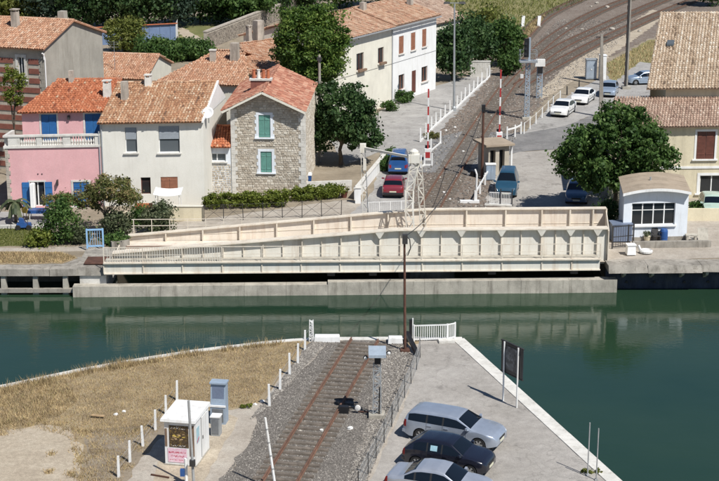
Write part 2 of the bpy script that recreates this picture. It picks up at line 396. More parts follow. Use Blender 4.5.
def glassy(name, c, rough=0.08):
    m, nt, b = _nodes(name); b.inputs['Base Color'].default_value = (*c, 1); b.inputs['Roughness'].default_value = rough
    b.inputs['Specular IOR Level'].default_value = 0.6
    M[name] = m
glassy('pane_dark', (0.018, 0.021, 0.024)); glassy('pane_grey', (0.10, 0.115, 0.125), 0.12); glassy('car_glass', (0.006, 0.009, 0.013), 0.05); glassy('dark_inside', (0.008, 0.008, 0.009), 0.9)
def carpaint(name, c, metal=0.0, rough=0.32):
    m, nt, b = _nodes(name)
    d = noise(nt, pos(nt), 2.0, 4)
    nt.links.new(ramp(nt, d, [(0.3, tuple(x * 0.9 for x in c)), (0.7, tuple(min(1, x * 1.06) for x in c))]), b.inputs['Base Color'])
    b.inputs['Roughness'].default_value = rough; b.inputs['Metallic'].default_value = metal
    b.inputs['Coat Weight'].default_value = 0.8; b.inputs['Coat Roughness'].default_value = 0.06
    M[name] = m
carpaint('paint_silver', (0.40, 0.45, 0.53), 0.45); carpaint('paint_black', (0.010, 0.011, 0.020), 0.0, 0.25); carpaint('paint_silver_pale', (0.46, 0.49, 0.55), 0.45)
carpaint('paint_white', (0.78, 0.78, 0.76)); carpaint('paint_red', (0.20, 0.02, 0.032)); carpaint('paint_blue', (0.015, 0.085, 0.26)); carpaint('paint_petrol', (0.018, 0.065, 0.11))
carpaint('paint_ice', (0.36, 0.44, 0.54), 0.4); carpaint('paint_green', (0.42, 0.55, 0.47)); carpaint('paint_navy', (0.06, 0.12, 0.22))

def water_mat():
    m, nt, b = _nodes('canal_water'); p = pos(nt)
    col = ramp(nt, noise(nt, p, 0.06, 4), [(0.35, (0.013, 0.037, 0.021)), (0.65, (0.021, 0.047, 0.025))])
    nt.links.new(col, b.inputs['Base Color'])
    b.inputs['Roughness'].default_value = 0.03; b.inputs['IOR'].default_value = 1.45
    w = noise(nt, scaled(nt, p, (0.8, 1.7, 1)), 2.4, 4, 0.6)
    w2 = noise(nt, scaled(nt, p, (0.5, 1.0, 1)), 0.5, 3, 0.5)
    ad = nt.nodes.new('ShaderNodeMath'); ad.operation = 'MULTIPLY_ADD'; nt.links.new(w, ad.inputs[0]); ad.inputs[1].default_value = 0.5; nt.links.new(w2, ad.inputs[2])
    bump(nt, b, ad.outputs[0], 0.18, 0.06)
    M['water'] = m
water_mat()
# ------------------------------------------------------------------ ground, canal, roads
ZW = -1.7                                              # water level
def poly_mesh(name, pts, mat, z=None, jit=0.0, step=1.2, kind='structure', skirt=None, parent=None):
    pts = [Vector(p) for p in pts]
    if z is not None: pts = [Vector((p.x, p.y, z)) for p in pts]
    out = []
    for i, a in enumerate(pts):
        b = pts[(i + 1) % len(pts)]
        n = max(1, int((b - a).length / step)) if jit else 1
        n = min(n, 120)
        d = (b - a); pn = Vector((-d.y, d.x, 0)).normalized() if d.length > 1e-6 else Vector((0, 0, 0))
        for k in range(n):
            out.append(a + d * (k / n) + pn * (random.uniform(-jit, jit) if (jit and k) else 0))
    mb = MB()
    tris = tessellate_polygon([out])
    for t in tris: mb.face([out[i] for i in t])
    if skirt is not None:
        for i, a in enumerate(out):
            b = out[(i + 1) % len(out)]
            mb.face([a, b, (b.x, b.y, skirt), (a.x, a.y, skirt)])
    o = mb.build(name, mat, parent, fix=False)
    me = o.data                                         # tops face up
    for p in me.polygons:
        if abs(p.normal.z) > 0.5 and p.normal.z < 0: p.flip()
    if kind: o['kind'] = kind
    return o
def V2(x, y, z=0.0): return Vector((x, y, z))
def px(*pp, z=0.0): return [g(a, b, z) for a, b in pp]

water = poly_mesh('canal_water', [V2(-400, 20), V2(400, 20), V2(400, 180), V2(-400, 180)], M['water'], ZW)
# far side: one sheet with the bay the bridge swings into
BL, BR = g(5, 268), g(700, 266.5)
def bank(x): return BL.y + (x - BL.x) * (BR.y - BL.y) / (BR.x - BL.x)
XL, XR = -18.3, 16.3
far_ground = poly_mesh('ground', [V2(-500, bank(-500) + 2.6), V2(XL, bank(XL) + 2.6), V2(XL, 103.1), V2(XR, 103.9), V2(XR, bank(XR) + 1.0), V2(500, bank(500) + 1.0), V2(500, 1500), V2(-500, 1500)],
                       M['earth'], 0.0, skirt=-3.0)
NB = px((-160, 418), (5, 385.5), (90, 367.5), (180, 352.5), (250, 343.8), (300, 339.2), (330, 338), (410, 338), (462, 338), (620, 481), (720, 571))
near_pts = [V2(-120, -40)] + [V2(-120, NB[0].y - 2)] + NB + [V2(NB[-1].x + 12, -40)]
near_ground = poly_mesh('ground', near_pts, M['dry_soil'], 0.0, skirt=-3.0)

# sheets on the near bank
def sheet(name, pts, mat, z, jit=0.0):
    return poly_mesh(name, pts, M[mat], z, jit, 0.7)
sheet('sand_patch', px((-60, 432), (5, 430), (40, 424), (70, 428), (84, 445), (80, 465), (86, 500), (-60, 510)), 'sand', 0.004, 0.25)
sheet('gravel_path', px((232, 410), (262, 402), (272, 412), (238, 462), (216, 500), (120, 505), (132, 470), (158, 440), (185, 415)), 'path_gravel', 0.004, 0.15)
sheet('concrete_apron', px((150, 500), (158, 462), (182, 430), (224, 412), (238, 418), (222, 448), (196, 500)), 'sand', 0.008, 0.1)
BAL = px((313, 341), (407, 341), (409, 360), (384, 420), (360, 500), (205, 500), (248, 446), (262, 410), (285, 375))
sheet('bare_soil', px((84, 436), (100, 428), (150, 424), (172, 410), (186, 412), (160, 440), (132, 474), (124, 505), (80, 505)), 'bare_soil', 0.003, 0.2)
ballast_near = sheet('ballast_bed', BAL, 'ballast_dark', 0.012, 0.22)
sheet('gravel_verge', px((262, 408), (276, 398), (300, 372), (326, 345), (313, 341), (283, 374)), 'path_gravel', 0.02, 0.12)
sheet('parking_area', px((420, 341), (452, 341), (466, 350), (606, 481), (640, 512), (352, 512), (372, 478), (398, 420), (415, 372)), 'parking', 0.016, 0.1)
sheet('gravel_verge', px((384, 352), (398, 346), (424, 343), (420, 372), (404, 420), (378, 478), (364, 505), (338, 505), (366, 430)), 'path_gravel', 0.014, 0.15)

# sheets on the far bank
Z1, Z2, Z3, Z4, Z5 = 0.006, 0.012, 0.018, 0.024, 0.030
sheet('bank_path', px((-80, 256), (100, 251), (100, 246), (-80, 250)), 'path_gravel', Z1, 0.1)
sheet('dry_bank', px((-80, 266), (62, 264), (78, 258), (60, 252), (-80, 252)), 'dry_soil', Z2, 0.15)
sheet('lawn', px((-80, 247), (42, 246), (36, 228), (-80, 228)), 'lawn', Z1, 0.15)
sheet('garden_path', px((-60, 226), (60, 226), (64, 212), (-60, 212)), 'old_asphalt', Z1, 0.1)
sheet('bank_path', px((110, 236), (420, 214), (420, 206), (345, 200), (180, 222), (110, 228)), 'path_gravel', Z1, 0.15)
sheet('village_road', px((348, 217), (407, 215), (412, 190), (424, 152), (444, 128), (494, 78), (492, 70), (436, 86), (384, 109), (330, 140), (345, 165), (380, 152), (374, 190)), 'old_asphalt', Z2, 0.1)
sheet('railway_yard', px((405, 214), (500, 214), (500, 172), (520, 130), (548, 96), (600, 62), (660, 34), (740, 4), (900, -40), (760, -60), (600, -6), (545, 15), (505, 55), (480, 88), (440, 132), (418, 172)), 'ballast_far', Z3, 0.3)
sheet('level_crossing', px((416, 172), (434, 138), (470, 130), (508, 134), (522, 132), (566, 126), (640, 96), (700, 92), (700, 108), (600, 146), (520, 152), (500, 156), (484, 176)), 'dark_asphalt', Z4, 0.08)
sheet('yard', px((484, 206), (600, 212), (600, 178), (560, 150), (520, 152), (498, 160)), 'parking', Z5, 0.12)
sheet('station_road', px((524, 134), (548, 108), (600, 78), (640, 62), (700, 50), (700, 92), (640, 96), (566, 126)), 'old_asphalt', Z5, 0.1)
sheet('sandy_strip', px((542, 100), (600, 66), (612, 54), (640, 36), (668, 14), (652, 10), (618, 32), (570, 64), (538, 92)), 'sand', Z5 + .006, 0.25)
sheet('dry_verge', px((606, 64), (650, 40), (700, 40), (700, 70), (640, 62), (612, 84)), 'dry_field', Z5 + .012, 0.25)
sheet('dry_field', px((380, 16), (440, 22), (500, 30), (522, 40), (545, 15), (600, -6), (760, -60), (400, -60)), 'dry_field', Z2, 0.6)
sheet('orange_verge', px((506, 60), (516, 46), (540, 22), (546, 14), (530, 22), (514, 40)), 'dry_soil', Z4, 0.3)
sheet('lawn', px((180, 44), (232, 40), (236, 16), (176, 16)), 'lawn', Z1, 0.4)
sheet('garden_path', px((170, 26), (180, 26), (208, 42), (196, 46)), 'sand', Z2, 0.2)
sheet('hut_terrace', px((596, 262), (719, 258), (760, 258), (760, 200), (690, 196), (610, 214)), 'path_gravel', Z1, 0.12)

# ------------------------------------------------------------------ scattered stones and straw (nobody could count them)
def in_poly(P, poly):
    x, y = P[:, 0], P[:, 1]; c = np.zeros(len(P), bool); n = len(poly)
    for i in range(n):
        x1, y1 = poly[i][0], poly[i][1]; x2, y2 = poly[i - 1][0], poly[i - 1][1]
        with np.errstate(divide='ignore', invalid='ignore'):
            c ^= ((y1 > y) != (y2 > y)) & (x < (x2 - x1) * (y - y1) / (y2 - y1 + 1e-12) + x1)
    return c
def sample_poly(poly, n):
    a = np.array([(p.x, p.y) for p in poly]); lo, hi = a.min(0), a.max(0); out = np.zeros((0, 2))
    while len(out) < n:
        P = RNG.uniform(lo, hi, (n * 2, 2)); out = np.vstack([out, P[in_poly(P, a)]])
    return out[:n]
def stones(name, poly, n, smin, smax, mat, z, label, bias=1.0, parent=None):
    P = sample_poly(poly, n); s = RNG.uniform(smin, smax, n)[:, None]
    T = []
    base = np.array([[1, 0, 0], [0, 1, 0], [-1, 0, 0], [0, -1, 0]], float)
    rot = RNG.uniform(0, 6.28, n); c, sn = np.cos(rot), np.sin(rot)
    ring = []
    for k in range(4):
        d = base[k] * RNG.uniform(0.7, 1.2, (n, 1))
        ring.append(np.stack([P[:, 0] + (d[:, 0] * c - d[:, 1] * sn) * s[:, 0], P[:, 1] + (d[:, 0] * sn + d[:, 1] * c) * s[:, 0], z + 0 * s[:, 0] + RNG.uniform(0, .3, n) * s[:, 0]], 1))
    top = np.stack([P[:, 0], P[:, 1], z + s[:, 0] * RNG.uniform(0.6, 1.1, n)], 1)
    for k in range(4):
        T.append(np.stack([ring[k], ring[(k + 1) % 4], top], 1))
    T = np.concatenate(T); r = np.tile(RNG.random(n) ** bias, 4)
    o = np_quads(name, T, r, M[mat], parent, 'stuff', n=3)
    return tag(o, label, 'gravel')
stones('ballast_stones', BAL, 42000, 0.018, 0.045, 'ballast_stone', 0.012, 'grey and pale ballast stones around the rusty near track', 1.7)
stones('loose_gravel', px((262, 412), (276, 398), (300, 372), (326, 343), (313, 341), (250, 420)), 3500, 0.025, 0.07, 'ballast_stone', 0.02, 'pale loose gravel beside the white fence posts', 0.7)
stones('loose_gravel', px((384, 352), (400, 349), (416, 356), (398, 405), (380, 450), (360, 500), (338, 500), (366, 430)), 5500, 0.025, 0.065, 'ballast_stone', 0.02, 'pale rubble strip along the wire fence by the cars', 0.7)
stones('yard_stones', px((405, 214), (500, 214), (500, 172), (520, 130), (548, 96), (600, 62), (640, 20), (560, 20), (505, 65), (440, 132), (418, 172)), 9000, 0.05, 0.12, 'ballast_stone', Z3, 'scattered stones on the far railway bed', 1.6)

def blades(name, poly, n, h0, h1, w, mat, label, z=0.0, lean=0.45, clump=0.0):
    P = sample_poly(poly, n)
    if clump:
        C = sample_poly(poly, max(8, n // 60)); P = C[RNG.integers(0, len(C), n)] + RNG.normal(0, clump, (n, 2))
        a = np.array([(p.x, p.y) for p in poly]); P = P[in_poly(P, a)]; n = len(P)
    h = RNG.uniform(h0, h1, n); a = RNG.uniform(0, 6.28, n); ln = RNG.normal(0, lean, (n, 2)) * h[:, None]
    d = np.stack([np.cos(a), np.sin(a)], 1) * w
    A = np.column_stack([P - d, np.full(n, z)]); B = np.column_stack([P + d, np.full(n, z)])
    T = np.column_stack([P + ln, z + h])
    o = np_quads(name, np.stack([A, B, T], 1), RNG.random(n), M[mat], None, 'stuff', n=3)
    return tag(o, label, 'grass')
DG = px((-120, 412), (5, 388), (90, 370), (180, 355), (250, 346), (300, 341.5), (308, 345), (280, 370), (255, 405), (232, 408), (200, 400), (168, 408), (150, 428), (118, 438), (98, 432), (88, 440), (66, 424), (5, 428), (-120, 440))
blades('dry_grass', DG, 52000, 0.03, 0.12, 0.012, 'straw', 'dry golden grass on the near bank left of the track')
blades('dry_grass', px((-120, 412), (5, 388), (60, 376), (80, 400), (60, 416), (5, 425), (-120, 432)), 7000, 0.08, 0.32, 0.014, 'straw', 'taller dry reeds at the near bank corner by the water')
blades('bank_fringe', px((-60, 399), (5, 386.5), (90, 368.5), (180, 353.5), (250, 345), (285, 342), (285, 345), (250, 349), (180, 359), (90, 375), (5, 395), (-60, 408)), 5000, 0.12, 0.5, 0.013, 'straw', 'ragged fringe of tall dry grass along the bank coping', lean=.35, clump=0.3)
blades('sparse_grass', px((84, 428), (150, 424), (170, 412), (150, 445), (124, 480), (110, 500), (76, 500), (88, 450)), 4500, 0.04, 0.14, 0.014, 'straw', 'thin dry grass on the bare soil by the kiosk fence', clump=0.25)
blades('sparse_grass', px((-60, 438), (5, 436), (40, 430), (66, 436), (74, 450), (72, 500), (96, 500), (98, 440), (80, 424), (40, 418), (-60, 426)), 5000, 0.04, 0.18, 0.014, 'straw', 'ragged tufts round the edge of the sandy patch', clump=0.2)
blades('sparse_grass', px((-60, 432), (5, 430), (84, 440), (80, 500), (-60, 500)), 500, 0.08, 0.2, 0.02, 'straw', 'sparse tufts on the sandy patch', clump=0.12)
blades('dry_grass', px((-60, 264), (62, 263), (76, 258), (60, 253), (-60, 253)), 7000, 0.08, 0.25, 0.02, 'straw', 'dry brown grass on top of the far quay')
blades('bank_grass', px((-60, 247), (42, 246), (36, 229), (-60, 229)), 7000, 0.06, 0.18, 0.02, 'leaf_olive', 'short green lawn by the pink house')
blades('field_grass', px((380, 18), (440, 22), (500, 30), (518, 44), (545, 17), (600, -4), (700, -30), (400, -30)), 16000, 0.2, 0.6, 0.06, 'leaf_olive', 'yellow green meadow beyond the white house')
blades('verge_grass', px((606, 64), (650, 42), (700, 40), (700, 70), (640, 62), (612, 84)), 4000, 0.15, 0.45, 0.04, 'straw', 'dry brown verge grass under the tall mast')
blades('orange_grass', px((504, 62), (512, 50), (532, 22), (547, 15), (534, 32), (516, 52)), 2500, 0.15, 0.5, 0.04, 'straw', 'orange dry grass beside the far track')

# ------------------------------------------------------------------ railway tracks
def resample(pts, step):
    out = [pts[0]]; acc = 0.0; d = []
    for a, b in zip(pts[:-1], pts[1:]):
        L = (b - a).length; t = step - acc
        while t <= L:
            p = a + (b - a) * (t / L); out.append(p); t += step
        acc = (acc + L) % step if True else 0
        acc = L - (t - step)
    return out
def smooth_line(pts, k=3):
    for _ in range(k):
        q = [pts[0]]
        for a, b in zip(pts[:-1], pts[1:]):
            q += [a * .75 + b * .25, a * .25 + b * .75]
        q.append(pts[-1]); pts = q
    return pts
def rail_mesh(line, off, z, name, parent, zr=0.15):
    mb = MB(); L = []
    for i, p in enumerate(line):
        a, b = line[max(0, i - 1)], line[min(len(line) - 1, i + 1)]
        d = (b - a).normalized(); n = Vector((-d.y, d.x, 0)); L.append((p + n * off, n))
    prof = [(-.07, 0), (.07, 0), (.07, .02), (.018, .035), (.018, zr - .045), (.037, zr - .035), (.037, zr), (-.037, zr), (-.037, zr - .035), (-.018, zr - .045), (-.018, .035), (-.07, .02)]
    for (p, n), (q, m) in zip(L[:-1], L[1:]):
        A = [p + n * x + Vector((0, 0, z + h)) for x, h in prof]; B = [q + m * x + Vector((0, 0, z + h)) for x, h in prof]
        for k in range(len(prof)):
            k2 = (k + 1) % len(prof); mb.face([A[k], A[k2], B[k2], B[k]])
    return mb.build(name, M['rail_rust'], parent, fix=True)
def track(label, pts, each=True, z=0.02, spacing=0.6):
    base = Vector((pts[0].x, pts[0].y, 0)); pts = [Vector((p.x, p.y, 0)) - base for p in pts]
    t = thing('railway_track', label, 'railway track', base)
    t['kind'] = 'thing'
    sl = resample(pts, spacing); sm = None; mb = MB()
    for i, p in enumerate(sl):
        a, b = sl[max(0, i - 1)], sl[min(len(sl) - 1, i + 1)]; h = math.atan2(b.y - a.y, b.x - a.x)
        if each:
            if sm is None:
                m1 = MB(); m1.hexa([(-.13, -1.3, 0), (.13, -1.3, 0), (.13, 1.3, 0), (-.13, 1.3, 0)], [(-.11, -1.28, .09), (.11, -1.28, .09), (.11, 1.28, .09), (-.11, 1.28, .09)])
                o = m1.build('sleeper', M['sleeper_wood'], t); sm = o.data
            else:
                o = bpy.data.objects.new('sleeper', sm); link(o, t)
            o.location = (p.x + random.uniform(-.02, .02), p.y, z + random.uniform(-.02, .0)); o.rotation_euler = (0, 0, h + random.uniform(-.015, .015))
        else:
            c, s = math.cos(h), math.sin(h)
            q = lambda x, y, zz: (p.x + x * c - y * s, p.y + x * s + y * c, zz)
            mb.hexa([q(-.13, -1.3, z - .03), q(.13, -1.3, z - .03), q(.13, 1.3, z - .03), q(-.13, 1.3, z - .03)], [q(-.12, -1.3, z + .05), q(.12, -1.3, z + .05), q(.12, 1.3, z + .05), q(-.12, 1.3, z + .05)])
    if not each: mb.build('sleepers', M['sleeper_wood'], t, kind='stuff')
    ln = resample(pts, 1.5) + [pts[-1]]
    for s in (-1, 1): rail_mesh(ln, s * .7525, z + (.085 if each else .045), 'rail', t)
    return t
c0, c1 = g(365.5, 341), g(282, 481)
dn = (c1 - c0).normalized()
track('rusty railway track running up to the canal on the near bank', [c1 + dn * 6, c0 + dn * .2])
FT = px((428, 213), (436, 198), (457, 164), (487, 116), (507, 87), (532, 55), (560, 32), (600, 10), (650, -8))
track('rusty main track crossing the road behind the bridge', smooth_line(FT), False, Z5 - .01)
track('siding track passing behind the grey signal cabinet', smooth_line(px((512, 88), (530, 68), (560, 47), (595, 31), (640, 10), (690, -10))), False, Z3 + .01)
track('outer siding track curving towards the tall tiled house', smooth_line(px((520, 86), (545, 71), (587, 48), (623, 31), (660, 14), (710, -6))), False, Z3 + .02)
track('far siding track at the edge of the meadow', smooth_line(px((505, 62), (528, 32), (547, 15), (580, 0), (610, -14))), False, Z3 + .01)
# ------------------------------------------------------------------ quay edges, guide wall
def quay_wall(name, label, x0, x1, pieces):
    pass
# far quay on the left: slab on concrete columns over a dark bay
xa, xb = -60.0, XL + .1
t = thing('piled_quay', 'low concrete quay on columns over the water left of the bridge', 'quay', (xa, bank(xa), 0), math.atan2(bank(1) - bank(0), 1))
L = xb - xa
mb = MB(); mb.box(0, L, .6, 3.4, -.42, -.004); mb.build('deck_slab', M['old_concrete'], t); x = 0
while x < L - .2:
    w = min(random.uniform(3.2, 4.6), L - x); mb = MB()
    d = random.uniform(-.05, .05)
    mb.hexa([(x, -.45 + d, -.42), (x + w - .02, -.42 - d, -.42), (x + w - .02, .6, -.42), (x, .6, -.42)], [(x, -.42 + d, .03), (x + w - .02, -.40 - d, .02), (x + w - .02, .6, .05), (x, .6, .05)])
    mb.build('slab', M['old_concrete'], t); x += w
k = 0
for pxx in (-150, -105, -62, -28, 2, 34, 64):
    u = g(pxx, 270).x - xa
    mb = MB(); mb.hexa([(u - .2, -.3, -1.9), (u + .2, -.3, -1.9), (u + .2, .1, -1.9), (u - .2, .1, -1.9)], [(u - .14, -.3, -.42), (u + .14, -.3, -.42), (u + .14, .1, -.42), (u - .14, .1, -.42)]); mb.build('column', M['concrete'], t)
mb = MB(); mb.box(0, L, -.42, -.12, -1.55, -1.3); mb.build('tie_beam', M['old_concrete'], t)
# abutment block at the bridge's left end
a0, a1 = g(78, 283, -.75), g(103, 283, -.75)
t = thing('bridge_abutment', 'pale concrete abutment block at the left bridge end', 'abutment', (a0.x, 95.9, ZW), 0)
W = a1.x - a0.x + .1
mb = MB(); mb.box(0, W, 0, 4.4, -1.2, 1.28); mb.build('block', M['white_stone'], t)
mb = MB(); mb.hexa([(-.3, -.15, 1.283), (W, -.15, 1.283), (W, 4.4, 1.283), (-.3, 4.4, 1.283)], [(-.25, -.05, 1.78), (W, -.05, 1.78), (W, 4.4, 1.85), (-.25, 4.4, 1.85)]); mb.build('capstone', M['old_concrete'], t)
mb = MB(); mb.box(.2, W - .1, .5, 2.2, 1.86, 1.90); mb.build('rust_plate', M['rust'], t)
# right quay
xa, xb = XR - .2, 70.0
t = thing('quay_edge', 'weathered concrete quay edge right of the bridge with dark wall below', 'quay', (xa, bank(xa), 0), math.atan2(bank(1) - bank(0), 1))
L = xb - xa; x = 0
while x < L - .2:
    w = min(random.uniform(2.2, 3.8), L - x); d = random.uniform(-.06, .06); mb = MB()
    mb.hexa([(x, -.35 + d, -.30 + d), (x + w - .01, -.35 + d, -.32), (x + w - .01, 1.5, -.32), (x, 1.5, -.32)], [(x, -.12 + d, .12), (x + w - .01, -.12 - d, .10), (x + w - .01, 1.5, .06), (x, 1.5, .06)])
    mb.build('slab', M['old_concrete'], t); x += w
mb = MB(); mb.box(0, L, .75, 1.3, -3.0, -.325); mb.build('wall', M['quay_wall'], t)
for pxx in (623, 651, 681, 705, 735):
    u = g(pxx, 270, -.4).x - xa
    mb = MB(); mb.hexa([(u - .08, -.1, -.55), (u + .08, -.1, -.55), (u + .08, .747, -.95), (u - .08, .747, -.95)], [(u - .1, -.2, -.34), (u + .1, -.2, -.34), (u + .1, .747, -.34), (u - .1, .747, -.34)]); mb.build('bracket', M['concrete'], t)
    mb = MB(); mb.tube((u + .3, .68, -1.25), (u + .3, .745, -1.25), .09, n=10); mb.build('drain', M['black_gear'], t)
# the long concrete guide beam in the water in front of the bridge
p0, p1, p2 = g(77, 297.3, ZW), g(328, 295.3, ZW), g(617, 292.6, ZW)
for (a, b, zt, lab) in ((p0, p1, -1.0, 'long low concrete guide beam left half in front of the bridge'), (p1, p2, -.84, 'long concrete guide beam right half in front of the bridge, slightly taller')):
    h = heading(a, b); L = (b - a).length
    t = thing('guide_beam', lab, 'concrete beam', (a.x, a.y, ZW), h, 'concrete guide beams in the water')
    n = int(round(L / 2.9)); w = L / n
    for i in range(n):
        mb = MB(); d = random.uniform(-.015, .015); x0, x1 = i * w, (i + 1) * w - .012
        if i == 0 and a is p0: x0 = -.25
        mb.hexa([(x0, d, -.9), (x1, d, -.9), (x1, .75, -.9), (x0, .75, -.9)], [(x0 + (.0), d + .02, zt - ZW), (x1, d + .02, zt - ZW), (x1, .75, zt - ZW), (x0, .75, zt - ZW)])
        mb.build('block', M['concrete'], t)
# coping stones along the near quay
def coping(name, label, line, width, mat, lift=0.05, size=1.6):
    base = line[0].copy(); t = thing(name, label, 'kerb', base)
    pts = resample([p - base for p in line], size) + [line[-1] - base]
    for a, b in zip(pts[:-1], pts[1:]):
        d = (b - a)
        if d.length < .2: continue
        e = d.normalized(); n = Vector((-e.y, e.x, 0)) * width; b2 = b - e * .012; hz = random.uniform(-.006, .006)
        up = Vector((0, 0, lift + hz)); dn_ = Vector((0, 0, -.3)); o_ = Vector((-e.y, e.x, 0)) * -.06
        mb = MB(); mb.hexa([a + o_ + dn_, b2 + o_ + dn_, b2 + n + dn_, a + n + dn_], [a + o_ + up, b2 + o_ + up, b2 + n + up, a + n + up]); mb.build('coping_stone', M[mat], t)
    return t
rq = px((462, 338), (620, 481), (720, 571))
coping('quay_coping', 'pale stone coping along the right edge of the parking quay', [rq[2], rq[1], rq[0]], .62, 'white_stone')
lq = [p for p in NB[:7]]
coping('bank_coping', 'thin pale concrete coping of the near bank left of the track', lq[::-1], .26, 'white_stone', .05, 2.0)
coping('bank_coping', 'pale concrete coping across the end of the near track', [NB[8], NB[7], NB[6]], .42, 'white_stone', .05, 2.4)

# ------------------------------------------------------------------ the swing bridge, swung open along the quay
bl, br = g(104, 273.5, -.22), g(600, 269.3, -.22)
LB = (br - bl).length
PX = LB / (600 - 104)                                  # metres along the bridge per photo pixel
bridge = thing('swing_bridge', 'long cream steel girder swing bridge swung open along the far bank', 'bridge', (bl.x, bl.y, 0), heading(bl, br))
U = lambda x: (x - 104) * PX
def uat(x, yp):                                        # photo column -> place along a girder standing yp behind the walkway edge
    n_ = Vector((-math.sin(bridge.rotation_euler.z), math.cos(bridge.rotation_euler.z), 0)); p = onp(x, 235, bridge.location + n_ * yp, n_)
    return (p - bridge.location).dot(Vector((n_.y, -n_.x, 0)))
Y1, Y2 = 1.25, 6.35                                    # the two main girders
def ztop1(u): return min(2.2, .80 + 1.40 * (u - uat(112, Y1)) / (uat(396, Y1) - uat(112, Y1)))
def ztop2(u): return min(2.25, .55 + 1.70 * (u - uat(125, Y2)) / (uat(420, Y2) - uat(125, Y2)))
# fascia of the walkway: a panel each
edges = [104, 143, 182, 221.5, 261, 300, 339, 379.5, 421, 461, 501, 541, 571, 600]
for a, b in zip(edges[:-1], edges[1:]):
    mb = MB(); mb.box(U(a) + .03, U(b) - .03, 0, .03, -.20, .44); mb.build('fascia_panel', M['bridge_white'], bridge)
    mb = MB(); mb.box(U(a) - .03, U(a) + .03, -.07, .03, -.20, .44); mb.build('fascia_rib', M['bridge_cream'], bridge)
mb = MB(); mb.box(0, LB, -.10, .06, -.27, -.203); mb.build('bottom_flange', M['bridge_cream'], bridge)
mb = MB(); mb.box(0, LB, -.16, .08, .443, .53); mb.build('walkway_edge', M['bridge_cream'], bridge)
mb = MB(); mb.box(.02, LB - .02, .085, Y1 - .05, .40, .46); mb.build('walkway', M['concrete'], bridge)
# outer handrail
for i, a in enumerate(edges):
    mb = MB(); mb.cbox(U(a) + (0.03 if i == 0 else (-.03 if a == 600 else 0)), -.02, .532, .06, .06, .95); mb.build('rail_post', M['bridge_cream'], bridge)
mb = MB(); mb.box(0.0, LB, -.04, .0, 1.483, 1.53); mb.build('handrail', M['bridge_cream'], bridge)
mb = MB(); mb.box(0.02, LB - .02, -.033, -.007, .98, 1.01); mb.build('knee_rail', M['bridge_cream'], bridge)
for i in range(int((U(226) - U(108)) / .16)):
    u = U(108) + i * .16
    if min(abs(u - U(e)) for e in edges) < .07: continue
    mb = MB(); mb.box(u - .014, u + .014, -.03, -.012, .533, 1.48); mb.build('baluster', M['bridge_white'], bridge)
# near main girder
def girder_web(name, y0, y1, us, zt, z0, mat):
    for a, b in zip(us[:-1], us[1:]):
        mb = MB(); mb.hexa([(a + .004, y0, z0), (b - .004, y0, z0), (b - .004, y1, z0), (a + .004, y1, z0)], [(a + .004, y0, zt(a)), (b - .004, y0, zt(b)), (b - .004, y1, zt(b)), (a + .004, y1, zt(a))])
        mb.build(name, mat, bridge)
def flange(name, us, zt, ya, yb, th, mat):
    mb = MB()
    for a, b in zip(us[:-1], us[1:]):
        mb.hexa([(a, ya, zt(a) + .003), (b, ya, zt(b) + .003), (b, yb, zt(b) + .003), (a, yb, zt(a) + .003)], [(a, ya, zt(a) + th), (b, ya, zt(b) + th), (b, yb, zt(b) + th), (a, yb, zt(a) + th)])
    mb.build(name, mat, bridge)
maj1 = [112, 146, 182, 223, 263, 302, 341, 379.5, 421, 461, 501, 541, 570, 597, 607.5]
us1 = [uat(x, Y1) for x in maj1]
girder_web('girder_panel', Y1, Y1 + .04, us1, ztop1, -.2, M['bridge_white'])
flange('top_flange', sorted(us1 + [uat(396, Y1)]), ztop1, Y1 - .34, Y1 + .34, .07, M['bridge_cream'])
for i, u in enumerate(us1):
    z1 = ztop1(u)
    mb = MB(); mb.box(u - .025, u + .025, Y1 - .2, Y1 - .003, .47, z1); mb.build('stiffener', M['bridge_cream'], bridge)
    if maj1[i] > 370 and i < len(us1) - 1:
        mb = MB(); mb.hexa([(u - .05, Y1 - .29, z1 - .42), (u + .05, Y1 - .29, z1 - .42), (u + .05, Y1 - .02, z1 - .42), (u - .05, Y1 - .02, z1 - .42)], [(u - .30, Y1 - .33, z1), (u + .30, Y1 - .33, z1), (u + .30, Y1 - .02, z1), (u - .30, Y1 - .02, z1)])
        mb.build('gusset', M['bridge_white'], bridge)
    if i < len(us1) - 1 and us1[i + 1] - u > 1.5:
        m_ = (u + us1[i + 1]) / 2; z2 = ztop1(m_)
        if z2 > .9:
            mb = MB(); mb.box(m_ - .015, m_ + .015, Y1 - .13, Y1 - .003, .47, z2); mb.build('stiffener', M['bridge_cream'], bridge)
